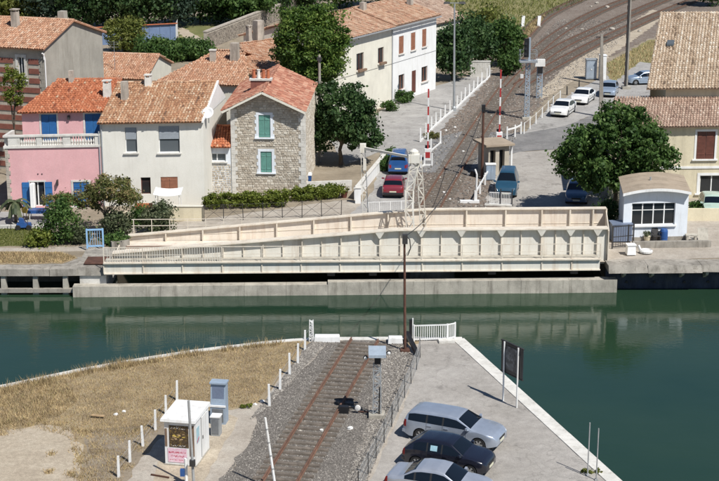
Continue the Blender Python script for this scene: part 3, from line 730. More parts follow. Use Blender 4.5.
# deck and far main girder (its inner face shows)
mb = MB(); mb.box(U(118), U(604), Y1 + .3, Y2 - .1, .05, .2); mb.build('deck', M['bridge_blush'], bridge)
for yy in (2.95, 4.45):
    mb = MB(); mb.box(U(118), U(604), yy, yy + .07, .2, .36); mb.build('rail', M['rail_rust'], bridge)
maj2 = [128, 166, 203, 240, 277, 314, 351, 388, 425, 466, 505, 541, 569, 592, 605]
us2 = [uat(x, Y2) for x in maj2]
girder_web('girder_panel', Y2, Y2 + .04, us2, ztop2, -.2, M['bridge_blush'])
flange('top_flange', us2, ztop2, Y2 - .22, Y2 + .22, .08, M['bridge_cream'])
for i, u in enumerate(us2):
    mb = MB(); mb.box(u - .05, u + .05, Y2 - .20, Y2 - .003, .05, ztop2(u)); mb.build('stiffener', M['bridge_cream'], bridge)
mb = MB()
for a, b in zip(us2[:-1], us2[1:]):
    za, zb = ztop2(a) * .45 + .2, ztop2(b) * .45 + .2
    mb.hexa([(a + .06, Y2 - .03, za), (b - .06, Y2 - .03, zb), (b - .06, Y2 - .002, zb), (a + .06, Y2 - .002, za)], [(a + .06, Y2 - .03, za + .03), (b - .06, Y2 - .03, zb + .03), (b - .06, Y2 - .002, zb + .03), (a + .06, Y2 - .002, za + .03)])
mb.build('seam_strip', M['bridge_cream'], bridge)
# cross frames at the ends, right end plate
x0, x1 = us1[-1] + .006, us2[-1] + .006; mb = MB(); mb.hexa([(x0, Y1 - .25, -.2), (x0 + .07, Y1 - .25, -.2), (x1 + .07, Y2 + .2, -.2), (x1, Y2 + .2, -.2)], [(x0, Y1 - .25, 2.1), (x0 + .07, Y1 - .25, 2.1), (x1 + .07, Y2 + .2, 2.1), (x1, Y2 + .2, 2.1)]); mb.build('end_plate', M['bridge_cream'], bridge)
mb = MB(); mb.box(us1[0] - .08, us1[0] - .006, Y1 - .17, Y2 - .3, -.2, .3); mb.build('end_plate', M['bridge_cream'], bridge)
mb = MB(); mb.box(us2[0] - .7, us2[0] - .01, Y2 - .20, Y2 + .1, -.2, .62); mb.build('nose_block', M['bridge_cream'], bridge)
# hand rail on the far walkway
mb = MB(); mb.box(us2[0], us2[-1], Y2 + .05, Y2 + 1.1, .36, .44); mb.build('walkway', M['bridge_cream'], bridge)
for x in range(134, 345, 18):
    mb = MB(); mb.cbox(uat(x, Y2 + 1), Y2 + 1.05, .443, .05, .05, 1.0); mb.build('rail_post', M['bridge_cream'], bridge)
for zz in (.98, 1.43):
    mb = MB(); mb.box(uat(132, Y2 + 1), uat(345, Y2 + 1), Y2 + 1.03, Y2 + 1.07, zz, zz + .04); mb.build('handrail', M['bridge_cream'], bridge)
# pivot drum and dark gear below
mb = MB(); mb.lathe([(1.9, ZW - .6), (1.9, -.3), (1.6, -.25), (1.6, .04)], 28, (U(430), 3.8, 0)); mb.build('pivot_drum', M['old_concrete'], bridge)
for x in (330, 372, 492, 575):
    mb = MB(); mb.cbox(U(x), .6, -.62, .5, .5, .345); mb.build('wheel_box', M['dark_steel'], bridge)

# mast with boom standing over the bridge
def lattice(mb, p, q, w0, w1, d, n, t_=.045):
    p, q = Vector(p), Vector(q); ax = (q - p)
    for s in (-1, 1):
        for e in (-1, 1):
            mb.bar(p + Vector((s * w0, e * d, 0)), q + Vector((s * w1, e * d, 0)), t_)
    for k in range(n):
        a, b = p + ax * (k / n), p + ax * ((k + 1) / n); wa, wb = w0 + (w1 - w0) * k / n, w0 + (w1 - w0) * (k + 1) / n
        s = 1 if k % 2 else -1
        for e in (-1, 1):
            mb.bar(a + Vector((s * wa, e * d, 0)), b + Vector((-s * wb, e * d, 0)), t_ * .8)
        mb.bar(a + Vector((-wa, -d, 0)), a + Vector((wa, -d, 0)), t_ * .8)
hp = aty(414, 157, 100.6)
mast = thing('boom_mast', 'white lattice mast with curved leg and boom rising from the bridge', 'mast', (hp.x, hp.y, .2))
H_ = hp.z - .2
mb = MB(); mb.cbox(0, 0, H_ - .35, .75, .7, .55); mb.lathe([(.3, H_ + .2), (.3, H_ + .4), (.1, H_ + .55)], 12); mb.build('head', M['bridge_white'], mast)
mb = MB(); c_pts = [(-.12, -.6, 0), (-.22, -.6, 1.2), (-.30, -.5, 2.6), (-.28, -.35, 4.0), (-.1, -.15, 5.2), (0.05, 0, H_ - .35)]
for a, b in zip(c_pts[:-1], c_pts[1:]):
    lattice(mb, a, b, .24, .24, .12, 2, .05)
    a_, b_ = Vector(a), Vector(b)
    mb.bar(a_ + Vector((-.25, -.14, 0)), b_ + Vector((-.25, -.14, 0)), .10, .04); mb.bar(a_ + Vector((.25, -.14, 0)), b_ + Vector((.25, -.14, 0)), .10, .04)
mb.build('curved_leg', M['bridge_white'], mast)
mb = MB(); lattice(mb, (.75, .8, .2), (.35, .2, H_ - .3), .2, .16, .14, 9, .05); mb.build('straight_leg', M['bridge_white'], mast)
mb = MB(); mb.cbox(.75, .8, 0, .8, .6, .2); mb.cbox(-.12, -.6, -.1, .9, .6, .12); mb.build('footing', M['bridge_cream'], mast)
lp = aty(363, 148, 104.0)
rel = Vector((lp.x - hp.x, lp.y - hp.y, lp.z - .2))
mb = MB(); mb.bar((-.3, .1, H_ - .02), (rel.x, rel.y, rel.z), .16, .16); mb.build('boom', M['bridge_white'], mast)
mb = MB(); lattice(mb, (rel.x + .25, rel.y, -.2), (rel.x, rel.y, rel.z - .3), .2, .14, .14, 10, .045); mb.build('far_leg', M['bridge_white'], mast)
mb = MB(); mb.cbox(rel.x, rel.y, rel.z - .3, .42, .42, .6); mb.cbox(rel.x + .12, rel.y - .2, rel.z - 1.5, .22, .2, .8); mb.build('boom_box', M['bridge_white'], mast)
# low white barrier beside the mast base on the far bank
a, b = g(368, 216), g(412, 214)
t = thing('mesh_barrier', 'white mesh barrier behind the bridge in front of the red car', 'barrier', a, heading(a, b))
L = (b - a).length
for i in range(5):
    mb = MB(); mb.cbox(L * i / 4, 0, 0, .06, .06, 1.05); mb.build('post', M['white_paint'], t)
for zz in (.15, 1.0):
    mb = MB(); mb.box(.03, L - .03, -.02, .02, zz, zz + .04); mb.build('rail', M['white_paint'], t)
for i in range(40):
    u = L * (i + .5) / 40; mb = MB(); mb.box(u - .008, u + .008, -.008, .008, .19, 1.0); mb.build('wire', M['white_paint'], t)
# ------------------------------------------------------------------ house kit
SK = .18                                              # the village plots run back at a slant
def shear(root, k):
    """slant a house's plan: its side walls run back at an angle to the front"""
    done = set(); st = list(root.children)
    while st:
        o = st.pop(); st += list(o.children)
        if o.type != 'MESH' or o.data.name in done: continue
        done.add(o.data.name); n = len(o.data.vertices); a = np.empty(n * 3, np.float32); o.data.vertices.foreach_get('co', a); a = a.reshape(-1, 3)
        a[:, 0] += k * (a[:, 1] + o.location.y); o.data.vertices.foreach_set('co', a.ravel()); o.data.update()
class House:
    def __init__(s, name, label, cat, A, rz, group=None):
        s.A = Vector((A.x, A.y, 0)); s.rz = rz
        s.root = thing(name, label, cat, s.A, rz, group)
        s.m = Matrix.Translation(s.A) @ Matrix.Rotation(rz, 4, 'Z'); s.i = s.m.inverted()
        s.e = Vector((math.cos(rz), math.sin(rz), 0)); s.n = Vector((-math.sin(rz), math.cos(rz), 0))
    def uz(s, x, y, d=0.0):                            # pixel -> (u, z) on the plane local y = d
        p = s.i @ onp(x, y, s.A + s.n * d, s.n); return p.x, p.z
    def lx(s, x, y, u=0.0):                            # pixel -> (y, z) on the plane local x = u
        p = s.i @ onp(x, y, s.A + s.e * u, s.e); return p.y, p.z
    def slope(s, x, y, ye, ze, k):                     # pixel on the roof plane z = ze + k (y - ye)
        nl = Vector((0, -k, 1)); nw = (s.m.to_3x3() @ nl); p0 = s.m @ Vector((0, ye, ze))
        return s.i @ onp(x, y, p0, nw)
def frame(ox, oy, dx, dy):
    l = math.hypot(dx, dy); dx, dy = dx / l, dy / l
    return lambda u, d, z: (ox + dx * u + dy * d, oy + dy * u - dx * d, z)
FRONT = frame(0, 0, 1, 0)
def wall(root, T, u0, u1, z0, z1, holes, mat, name='wall', rev=.2, gable=None):
    mb = MB()
    us = sorted({u0, u1, *[h[0] for h in holes], *[h[1] for h in holes]}); zs = sorted({z0, z1, *[h[2] for h in holes], *[h[3] for h in holes]})
    us = [u for u in us if u0 <= u <= u1]; zs = [z for z in zs if z0 <= z <= z1]
    for a, b in zip(us[:-1], us[1:]):
        for c, d in zip(zs[:-1], zs[1:]):
            m, q = (a + b) / 2, (c + d) / 2
            if any(h[0] < m < h[1] and h[2] < q < h[3] for h in holes): continue
            mb.face([T(a, 0, c), T(b, 0, c), T(b, 0, d), T(a, 0, d)])
    for (a, b, c, d) in [h[:4] for h in holes]:
        mb.face([T(a, 0, c), T(a, -rev, c), T(a, -rev, d), T(a, 0, d)]); mb.face([T(b, 0, c), T(b, 0, d), T(b, -rev, d), T(b, -rev, c)])
        mb.face([T(a, 0, d), T(a, -rev, d), T(b, -rev, d), T(b, 0, d)]); mb.face([T(a, 0, c), T(b, 0, c), T(b, -rev, c), T(a, -rev, c)])
        mb.face([T(a, -rev, c), T(b, -rev, c), T(b, -rev, d), T(a, -rev, d)])
    if gable: mb.face([T(u, 0, z) for u, z in gable])
    return mb.build(name, mat, root, fix=False)
def tbox(mb, T, u0, u1, d0, d1, z0, z1, r=None):
    mb.hexa([T(u0, d1, z0), T(u1, d1, z0), T(u1, d0, z0), T(u0, d0, z0)], [T(u0, d1, z1), T(u1, d1, z1), T(u1, d0, z1), T(u0, d0, z1)], r)
def window(root, T, a, b, c, d, frame_m='white_paint', pane='pane_dark', shut=None, shut_m='blue_shutter', surround=None, sur_m='white_stone', sill=True, muntin=1, name='window', quoin=False, trans=None, rev=.2, lab=None):
    """a window in its opening: frame (> pane, shutters, surround, sill)"""
    mb = MB(); fw = .055; q = rev - .05
    tbox(mb, T, a + .003, a + fw, -q - .04, -q + .02, c + .003, d - .003); tbox(mb, T, b - fw, b - .003, -q - .04, -q + .02, c + .003, d - .003)
    tbox(mb, T, a + fw, b - fw, -q - .04, -q + .02, d - fw, d - .003); tbox(mb, T, a + fw, b - fw, -q - .04, -q + .02, c + .003, c + fw)
    for k in range(1, muntin + 1):
        m = a + (b - a) * k / (muntin + 1); tbox(mb, T, m - .04, m + .04, -q - .03, -q + .015, c + fw, d - fw)
    if trans: tbox(mb, T, a + fw, b - fw, -q - .03, -q + .012, trans - .025, trans + .025)
    w = mb.build(name, M[frame_m], root)
    if lab: w['label'] = lab
    mb = MB(); tbox(mb, T, a + fw, b - fw, -q - .035, -q - .012, c + fw, d - fw); mb.build('pane', M[pane], w)
    if shut == 'closed':
        m = (a + b) / 2
        for s0, s1 in ((a + .02, m - .012), (m + .012, b - .02)):
            mb = MB(); tbox(mb, T, s0, s1, -.07, -.03, c + .02, d - .02)
            for zz in (c + (d - c) * .18, c + (d - c) * .8): tbox(mb, T, s0 + .03, s1 - .03, -.03, -.008, zz - .05, zz + .05)
            zz = c + .1
            while zz < d - .12: tbox(mb, T, s0 + .06, s1 - .06, -.03, -.018, zz, zz + .045); zz += .11
            mb.build('shutter', M[shut_m], w)
    elif shut == 'open':
        ww = (b - a) / 2
        for s0, s1 in ((a - ww - .06, a - .06), (b + .06, b + ww + .06)):
            mb = MB(); tbox(mb, T, s0, s1, .025, .065, c + .01, d - .01)
            for zz in (c + (d - c) * .18, c + (d - c) * .8): tbox(mb, T, s0 + .03, s1 - .03, .066, .085, zz - .05, zz + .05)
            mb.build('shutter', M[shut_m], w)
    elif shut == 'roller':
        mb = MB(); n = 7; z = d - .02
        zb = c + (d - c) * .5
        while z - .11 > zb: tbox(mb, T, a + .05, b - .05, -.10, -.07, z - .10, z); z -= .11
        mb.build('roller_shutter', M['roller_shutter'], w, kind='stuff')
    if surround:
        s = surround; mb = MB(); e = .03
        tbox(mb, T, a - s, a - .002, .004, e, c, d); tbox(mb, T, b + .002, b + s, .004, e, c, d); tbox(mb, T, a - s, b + s, .004, e + .004, d + .003, d + s)
        if quoin:
            z = c; k = 0
            while z < d - .1:
                z2 = min(z + .27, d)
                if k % 2 == 0:
                    tbox(mb, T, a - s - .1, a - s - .002, .004, e, z, z2); tbox(mb, T, b + s + .002, b + s + .1, .004, e, z, z2)
                z = z2; k += 1
        mb.build('surround', M[sur_m], w)
    if sill:
        mb = MB(); tbox(mb, T, a - .12 - (surround or 0), b + .12 + (surround or 0), .002, .14, c - .10, c - .003); mb.build('sill', M[sur_m], w)
    return w
def tiles(parent, eL, eR, rR, rL, mat, name='roof', pitch=.22, tl=.38, ridge=True, thick=.10, seed=1, corr=.5):
    """a canal-tiled slope over four corners (eave left, eave right, ridge right, ridge left): board, rows of half-round tiles, ridge tiles"""
    rg = np.random.default_rng(seed)
    eL, eR, rR, rL = [Vector(p) for p in (eL, eR, rR, rL)]
    a = (eR - eL).normalized(); nrm = a.cross(rL - eL).normalized()
    if nrm.z < 0: nrm = -nrm
    b = nrm.cross(a).normalized()
    if b.z < 0: b = -b
    q2 = [((p - eL).dot(a), (p - eL).dot(b)) for p in (eL, eR, rR, rL)]
    mb = MB(); low = -nrm * thick
    mb.hexa([eL + low, eR + low, rR + low, rL + low], [eL, eR, rR, rL], .25)
    slab = mb.build(name, M[mat], parent)
    am, aM = min(q[0] for q in q2), max(q[0] for q in q2); bM = max(q[1] for q in q2)
    nc = int((aM - am) / pitch) + 1; nr = int(bM / (tl * .88)) + 1
    ci, ri = np.meshgrid(np.arange(nc), np.arange(nr)); ci = ci.ravel(); ri = ri.ravel()
    ca = am + (ci + .5) * pitch + rg.normal(0, .012, len(ci)); cb = ri * tl * .88 - .05 + rg.normal(0, .015, len(ci))
    ok = in_poly(np.stack([ca, np.clip(cb + tl * .5, .02, bM - .02)], 1), q2)
    ca, cb, ci = ca[ok], cb[ok], ci[ok]; n = len(ca)
    r0, r1 = pitch * .40, pitch * .32
    yaw = rg.normal(0, .03, n); h0 = rg.uniform(.028, .045, n)
    prof = [(-1, 0), (-.62, .72), (0, 1), (.62, .72), (1, 0)]
    A_, B_, C_ = np.array(a), np.array(b), np.array(nrm); O_ = np.array(eL)
    def pt(k, end):
        x, z = prof[k]; rr = r0 if end == 0 else r1
        al = ca + x * rr + (yaw * tl if end else 0); be = cb + (tl if end else 0) * np.ones(n); up = z * rr * .85 + (h0 if end == 0 else .006) * np.ones(n)
        return O_ + al[:, None] * A_ + be[:, None] * B_ + up[:, None] * C_
    Q = [np.stack([pt(k, 0), pt(k + 1, 0), pt(k + 1, 1), pt(k, 1)], 1) for k in range(4)]
    colr = rg.random(nc + 1)[ci]
    rnd = np.clip(corr * rg.random(n) + (1 - corr) * colr * .5 + (1 - corr) * .5 * rg.random(n), 0, 1)
    rnd = np.clip((rnd - .5) * 1.3 + .5, 0, 1)
    fr = np.stack([pt(0, 0), pt(1, 0), pt(2, 0), pt(3, 0)], 1)          # closed lower lip
    o = np_quads('roof_tiles', np.concatenate(Q + [fr]), np.concatenate([rnd] * 5), M[mat], slab, 'stuff')
    if ridge:
        mb = MB(); L = (rR - rL).length; k = max(1, int(L / .42)); d = (rR - rL) / k
        for i in range(k):
            p = rL + d * i; q = p + d * 1.06
            for s in range(-2, 2):
                f = lambda t: (b * math.sin(t) + nrm * math.cos(t)) * .13
                t0, t1 = s * .7, (s + 1) * .7
                mb.face([p + f(t0), q + f(t0), q + f(t1), p + f(t1)], random.random())
        mb.build('ridge_tiles', M[mat], slab, kind='stuff')
    return slab
def chimney(parent, x, y, z, w, d, h, mat='chimney_render', cap='slab', pots=0, label=None):
    mb = MB(); mb.cbox(x, y, z - .5, w, d, h + .5, taper=.94); c = mb.build('chimney', M[mat], parent)
    if cap == 'slab':
        mb = MB()
        for sx in (-1, 1):
            for sy in (-1, 1): mb.cbox(x + sx * w * .36, y + sy * d * .36, z + h, .1, .1, .16)
        mb.cbox(x, y, z + h + .163, w * 1.15, d * 1.15, .08); mb.build('chimney_cap', M[mat], c)
    elif cap == 'flat':
        mb = MB(); mb.cbox(x, y, z + h + .002, w * 1.15, d * 1.15, .12); mb.build('chimney_cap', M['white_stone'], c)
    for k in range(pots):
        px_ = x + w * ((k + .5) / pots - .5); mb = MB(); mb.lathe([(.13, z + h + .12), (.15, z + h + .2), (.11, z + h + .62), (.14, z + h + .66), (.12, z + h + .68)], 10, (px_, y, 0)); mb.build('chimney_pot', M['terracotta'], c)
    return c
def rubble(parent, T, u0, u1, z0, top, holes, name='stones', seed=3):
    rg = random.Random(seed); mb = MB(); z = z0
    while True:
        ch = rg.uniform(.12, .22)
        if z > max(top(u0), top(u1), top((u0 + u1) / 2)): break
        u = u0 + rg.uniform(-.2, 0)
        while u < u1:
            w = rg.uniform(.14, .38); a, b = max(u, u0), min(u + w, u1); c, d = z, z + ch
            if b - a > .08 and d < min(top(a), top(b)) and not any(h[0] - .02 < b and h[1] + .02 > a and h[2] - .02 < d and h[3] + .02 > c for h in holes):
                j = lambda: rg.uniform(.008, .03); o = rg.uniform(.015, .045)
                p = [(a + j(), c + j()), (b - j(), c + j()), (b - j(), d - j()), (a + j(), d - j())]; m = [((x * .82 + (a + b) / 2 * .18), (y * .82 + (c + d) / 2 * .18)) for x, y in p]
                r = rg.random()
                for k in range(4):
                    k2 = (k + 1) % 4; mb.face([T(p[k][0], .002, p[k][1]), T(p[k2][0], .002, p[k2][1]), T(m[k2][0], o, m[k2][1]), T(m[k][0], o, m[k][1])], r)
                mb.face([T(x, o, y) for x, y in m], r)
            u += w
        z += ch
    return mb.build(name, M['rubble'], parent, kind='stuff')
def quoins(parent, T, u, z0, z1, side, mat='white_stone', w=.32):
    mb = MB(); z = z0; k = 0
    while z < z1 - .05:
        z2 = min(z + .32, z1); ww = w if k % 2 else w * 1.5
        a, b = (u, u + ww) if side > 0 else (u - ww, u)
        tbox(mb, T, a, b, .004, .05, z, z2 - .012); z = z2; k += 1
    mb.build('quoins', M[mat], parent, kind='stuff')
def plain_sides(h, W, D, zt, mat, y0=0.0, x0=0.0):
    """the remaining walls of a box house"""
    wall(h.root, frame(W, y0, 0, 1), 0, D, 0, zt, [], mat); wall(h.root, frame(W, y0 + D, -1, 0), 0, W - x0, 0, zt, [], mat); wall(h.root, frame(x0, y0 + D, 0, -1), 0, D, 0, zt, [], mat)

# ------------------------------------------------------------------ pink house
A, B = g(8.5, 208.5), g(103, 206.5)
h = House('pink_house', 'pink house with blue shutters, balustraded terrace and orange tiled roof', 'house', A, heading(A, B)); W = (B - A).length
zt_ = h.uz(50, 148)[1]
YU = 2.1                                               # the upper floor stands back behind the terrace
ops = []
for (x0, x1, y0, y1) in ((30, 45.5, 182, 206), (73, 90, 182, 207)):
    u0, z1 = h.uz(x0, y0); u1, z0 = h.uz(x1, y1); ops.append((u0, u1, max(.05, z0), z1))
wall(h.root, FRONT, 0, W, 0, zt_, ops, M['pink_render'])
window(h.root, FRONT, *ops[0], shut='open', surround=.12, sur_m='white_stone', sill=False, name='french_door', lab='french window with open blue shutters')
window(h.root, FRONT, *ops[1], shut='closed', surround=.14, lab='window with closed blue shutters')
mb = MB(); tbox(mb, FRONT, ops[0][1] - .75, ops[0][1] - .68, -.05, .30, .1, ops[0][3] - .1); tbox(mb, FRONT, ops[0][0] + .1, ops[0][0] + .3, -.06, .5, .05, ops[0][3] - .05); mb.build('door_curtain', M['canvas_white'], h.root)
u, z = h.uz(6, 180); mb = MB(); quoins(h.root, FRONT, 0, 0, zt_, 1, 'chimney_render', .22)
plain_sides(h, W, 8.5, zt_ - .01, M['pink_render'])
ul, _ = h.uz(18, 140, YU); TU = frame(ul, YU, 1, 0)
ze = h.uz(60, 112, YU - .45)[1]
WU = W - ul; ops2 = []
for (x0, x1, y0, y1) in ((35.5, 53, 114, 148), (79.5, 97, 114, 148)):
    u0, z1 = h.uz(x0, y0, YU); u1, z0 = h.uz(x1, y1, YU); ops2.append((u0 - ul, u1 - ul, zt_ + .08, min(z1, ze - .25)))
wall(h.root, TU, 0, WU, zt_, ze + .1, ops2, M['pink_render'])
for o_ in ops2: window(h.root, TU, *o_, shut='closed', surround=.12, sill=False, name='terrace_door')
wall(h.root, frame(ul, YU + 6.4, 0, -1), 0, 6.4, zt_, ze + .1, [], M['pink_render']); wall(h.root, frame(W, YU, 0, 1), 0, 6.4, zt_, ze + .1, [], M['pink_render'])
mb = MB(); mb.box(0, W, 0, 8.5, zt_ + .003, zt_ + .05); mb.build('terrace_floor', M['old_concrete'], h.root)
# balustrade: base, rail, piers and turned balusters
zr = zt_ + .05; bh = .95
mb = MB(); tbox(mb, FRONT, -.08, W, -.22, .10, zr - .02, zr + .16); bal = mb.build('balustrade', M['white_stone'], h.root)
mb = MB(); tbox(mb, FRONT, -.08, W, -.22, .10, zr + bh - .14, zr + bh); mb.build('balustrade_rail', M['white_stone'], bal)
mb = MB(); mb.box(-.08, .14, .23, YU - .05, zr - .018, zr + bh - .002); mb.build('side_parapet', M['white_stone'], bal)
segs = [h.uz(x, 142)[0] for x in (8, 20, 36.5, 42, 63, 70.5, 95, 103)]
bmesh_b = None
for k in range(0, 8, 2):
    mb = MB(); tbox(mb, FRONT, max(-.06, segs[k]), min(W - .01, segs[k + 1]), -.16, .05, zr + .162, zr + bh - .142); mb.build('pier', M['white_stone'], bal)
for k in (1, 3, 5):
    n = 9 if k > 1 else 7
    for i in range(n):
        u = segs[k] + (segs[k + 1] - segs[k]) * (i + .5) / n
        if bmesh_b is None:
            mb = MB(); mb.lathe([(.075, 0), (.075, .05), (.045, .08), (.085, .24), (.04, .44), (.07, .52), (.07, bh - .304)], 10); o = mb.build('baluster', M['white_stone'], bal); bmesh_b = o.data
        else: o = bpy.data.objects.new('baluster', bmesh_b); link(o, bal)
        o.location = (u, .06, zr + .162)
# roof
ye = YU - .45; k = .30
rp = [Vector((h.uz(16.5, 111, ye)[0], ye, ze)), Vector((W + .12, ye, ze)), h.slope(131, 81, ye, ze, k), h.slope(57, 80, ye, ze, k)]
rp[2].x = W + .12; rp[2].y = rp[3].y; rp[2].z = rp[3].z; rp[3].x -= SK * rp[3].y; rp[0].x -= SK * ye
pink_roof = tiles(h.root, *rp, 'tile_orange', seed=2)
bk = [rp[2], rp[3]]; mb = MB(); mb.face([rp[3], rp[2], Vector((rp[2].x, rp[2].y + 4, ze)), Vector((rp[0].x, rp[2].y + 4, ze))]); mb.build('back_slope', M['tile_orange'], h.root, fix=False)
def on_roof(hh, x, y, ye, ze, k): p = hh.slope(x, y, ye, ze, k); return p.x - SK * p.y, p.y, p.z
x, y, z = on_roof(h, 71.5, 82, ye, ze, k); chimney(h.root, x, y, z - .2, .35, .35, 1.1, cap=None)
x, y, z = on_roof(h, 116.5, 96, ye, ze, k); x = min(x, W - .35); chimney(h.root, x, y, z, .55, .5, 1.0, 'white_stone', 'slab')
for xx in (33, 88): pass
mb = MB(); u, z = h.uz(64, 116, YU); mb.cbox(u, YU - .12, z - .25, .16, .16, .3); mb.lathe([(.02, z + .05), (.1, z - .02), (.1, z - .06)], 8, (u, YU - .12, 0)); mb.build('wall_lamp', M['dark_steel'], h.root)
for xx in (38, 42):
    u, z = h.uz(xx, 174); mb = MB(); tbox(mb, FRONT, u - .04, u + .04, .002, .03, z - .04, z + .04); mb.build('vent', M['dark_steel'], h.root)
u, z = h.uz(58, 181); mb = MB(); tbox(mb, FRONT, u - .05, u + .03, .002, .3, z - .3, z + .12); mb.build('wall_lamp', M['dark_steel'], h.root)
mb = MB(); mb.tube((W - .06, -.06, .1), (W - .06, -.06, zt_ + 1.2), .045); mb.build('drainpipe', M['gutter_zinc'], h.root)
for (xx, yy) in ((50, 145), (56, 143), (61, 144)):     # pots on the terrace
    pass
shear(h.root, SK)
pink = h; pinkW = W

# ------------------------------------------------------------------ pale house next to it
A, B = g(103.3, 206.4), g(205, 204.5)
h = House('pale_house', 'off-white rendered house with straw-coloured tiled roof beside the pink house', 'house', A, heading(A, B)); W = (B - A).length
ye = -.4; ze = h.uz(150, 122.5, ye)[1]; k = .31
ops = []
for (x0, x1, y0, y1) in ((124.5, 137.5, 127.5, 152.5), (158, 180, 126, 152.5), (123, 131, 177.5, 192), (140.5, 151, 177.5, 194), (160.5, 178, 177, 192.5)):
    u0, z1 = h.uz(x0, y0); u1, z0 = h.uz(x1, y1); ops.append((u0, u1, z0, z1))
wall(h.root, FRONT, 0, W, 0, ze + .12, ops, M['pale_render']); plain_sides(h, W, 9.4, ze + .1, M['pale_render'])
window(h.root, FRONT, *ops[0], pane='pane_grey', muntin=0, trans=(ops[0][2] + ops[0][3]) / 2, shut='roller', lab='tall narrow window with half-lowered grey roller blind')
window(h.root, FRONT, *ops[1], pane='pane_grey', muntin=0, shut='roller', lab='wide window with half-lowered grey roller blind')
window(h.root, FRONT, *ops[2], muntin=0, sill=False); window(h.root, FRONT, *ops[3], muntin=0, frame_m='dark_brown_wood', sill=False)
window(h.root, FRONT, *ops[4], shut='closed', shut_m='brown_shutter', sill=False, lab='low window with closed brown shutters')
rp = [Vector((-.1, ye, ze)), Vector((W - .05, ye, ze)), h.slope(224, 84, ye, ze, k), h.slope(132, 82.5, ye, ze, k)]
rp[2].y = rp[3].y; rp[2].z = rp[3].z; rp[2].x = W - .05; rp[3].x = -.1
roof = tiles(h.root, *rp, 'tile_tan', seed=3, corr=.45)
mb = MB(); mb.face([rp[3], rp[2], Vector((rp[2].x, 9.6, ze)), Vector((rp[3].x, 9.6, ze))]); mb.build('back_slope', M['tile_tan'], h.root, fix=False)
for uu in (W, 0.0):
    mb = MB(); Tg = frame(uu, 0, 0, 1)
    mb.face([(uu, -.05, ze + .05), (uu, rp[3].y, rp[3].z - .05), (uu, 9.4, ze + .05)]); mb.build('gable', M['white_render'], h.root, fix=False)
mb = MB(); mb.hexa([(W - .03, -.3, ze - .1), (W + .12, -.3, ze - .1), (W + .12, rp[3].y, rp[3].z - .1), (W - .03, rp[3].y, rp[3].z - .1)], [(W - .03, -.3, ze + .06), (W + .12, -.3, ze + .06), (W + .12, rp[3].y, rp[3].z + .08), (W - .03, rp[3].y, rp[3].z + .08)]); mb.build('verge', M['white_render'], h.root)
x, y, z = on_roof(h, 125, 99, ye, ze, k); chimney(h.root, x, y, z, .5, .5, 1.35, cap=None)
x, y, z = on_roof(h, 149, 84, ye, ze, k); chimney(h.root, x, y - .2, z - .2, .5, .45, .75, 'white_stone', 'slab')
mb = MB(); u, z = h.uz(109, 126, ye); mb.tube((.12, -.06, .1), (.12, -.06, ze), .045); mb.build('drainpipe', M['gutter_zinc'], h.root)
shear(h.root, SK)
pale = h; paleW = W; pale_ze = ze
dp = pale.m @ Vector((W + .42, .9, ze + .35))
t = thing('satellite_dish', 'white satellite dish on the gable between pale and stone houses', 'satellite dish', dp - Vector((0, 0, .7)), R(-15))
mb = MB(); mb.lathe([(.0, -.02), (.2, .0), (.34, .05), (.46, .11), (.46, .13), (.33, .07), (.0, .0)], 20)
o = mb.build('dish', M['white_paint'], t, smooth=True); o.location = (0, -.1, .75); o.rotation_euler = (R(58), 0, 0)
mb = MB(); mb.tube((0, .0, 0), (0, 0, .75), .03); mb.tube((0, 0, .5), (-.0, -.45, .62), .015); mb.build('bracket', M['steel_grey'], t)

# ------------------------------------------------------------------ stone house with its gable to the canal
X0 = aty(231, 150, 116.0).x; X1 = aty(303, 150, 115.9).x
A = Vector((X0, 116.2, 0))
h = House('stone_house', 'rubble stone house with red tiled gable roof and green shutters', 'house', A, R(-2.5)); W = X1 - X0 + .15
yo = -.75
_, za = h.uz(261.5, 91.5, yo); _, zr_ = h.uz(305, 112, yo); ul = h.uz(221.5, 112, yo)[0]; ur = h.uz(305, 112, yo)[0]; ua = h.uz(261.5, 91.5, yo)[0]
za -= .02; zl = zr_
D = 11.6
sl_l, sl_r = (za - zl) / (ua - ul), (za - zr_) / (ur - ua)
top = lambda u: (za - .12 - (ua - u) * sl_l) if u < ua else (za - .12 - (u - ua) * sl_r)
ops = []
for (x0, x1, y0, y1) in ((258.5, 270.5, 115, 137.5), (260.5, 272, 151.5, 172.5)):
    u0, z1 = h.uz(x0, y0); u1, z0 = h.uz(x1, y1); ops.append((u0, u1, z0, z1))
zE = min(top(0), top(W)) - .02
wall(h.root, FRONT, 0, W, 0, zE, ops, M['mortar'], gable=[(0, zE), (W, zE), (W, top(W)), (ua, top(ua)), (0, top(0))])
rubble(h.root, FRONT, .3, W - .35, 0, top, [(o[0] - .3, o[1] + .3, o[2] - .15, o[3] + .28) for o in ops])
quoins(h.root, FRONT, 0, 0, top(0) - .05, 1, 'white_stone'); quoins(h.root, FRONT, W, 0, top(W) - .05, -1, 'white_stone')
for o_ in ops: window(h.root, FRONT, *o_, shut='closed', shut_m='green_shutter', surround=.2, quoin=True, sur_m='hut_paint')
TR = frame(W, 0, 0, 1)
wall(h.root, TR, 0, D, 0, top(W), [], M['mortar']); wall(h.root, frame(0, D, 0, -1), 0, D, 0, top(0), [], M['mortar']); wall(h.root, frame(W, D, -1, 0), 0, W, 0, zE, [], M['mortar'], gable=[(0, zE), (W, zE), (W, top(0)), (W - ua, top(ua)), (0, top(W))])
rubble(h.root, TR, .3, D, 0, lambda u: top(W) - .05, [], seed=5); quoins(h.root, TR, 0, 0, top(W) - .05, 1)
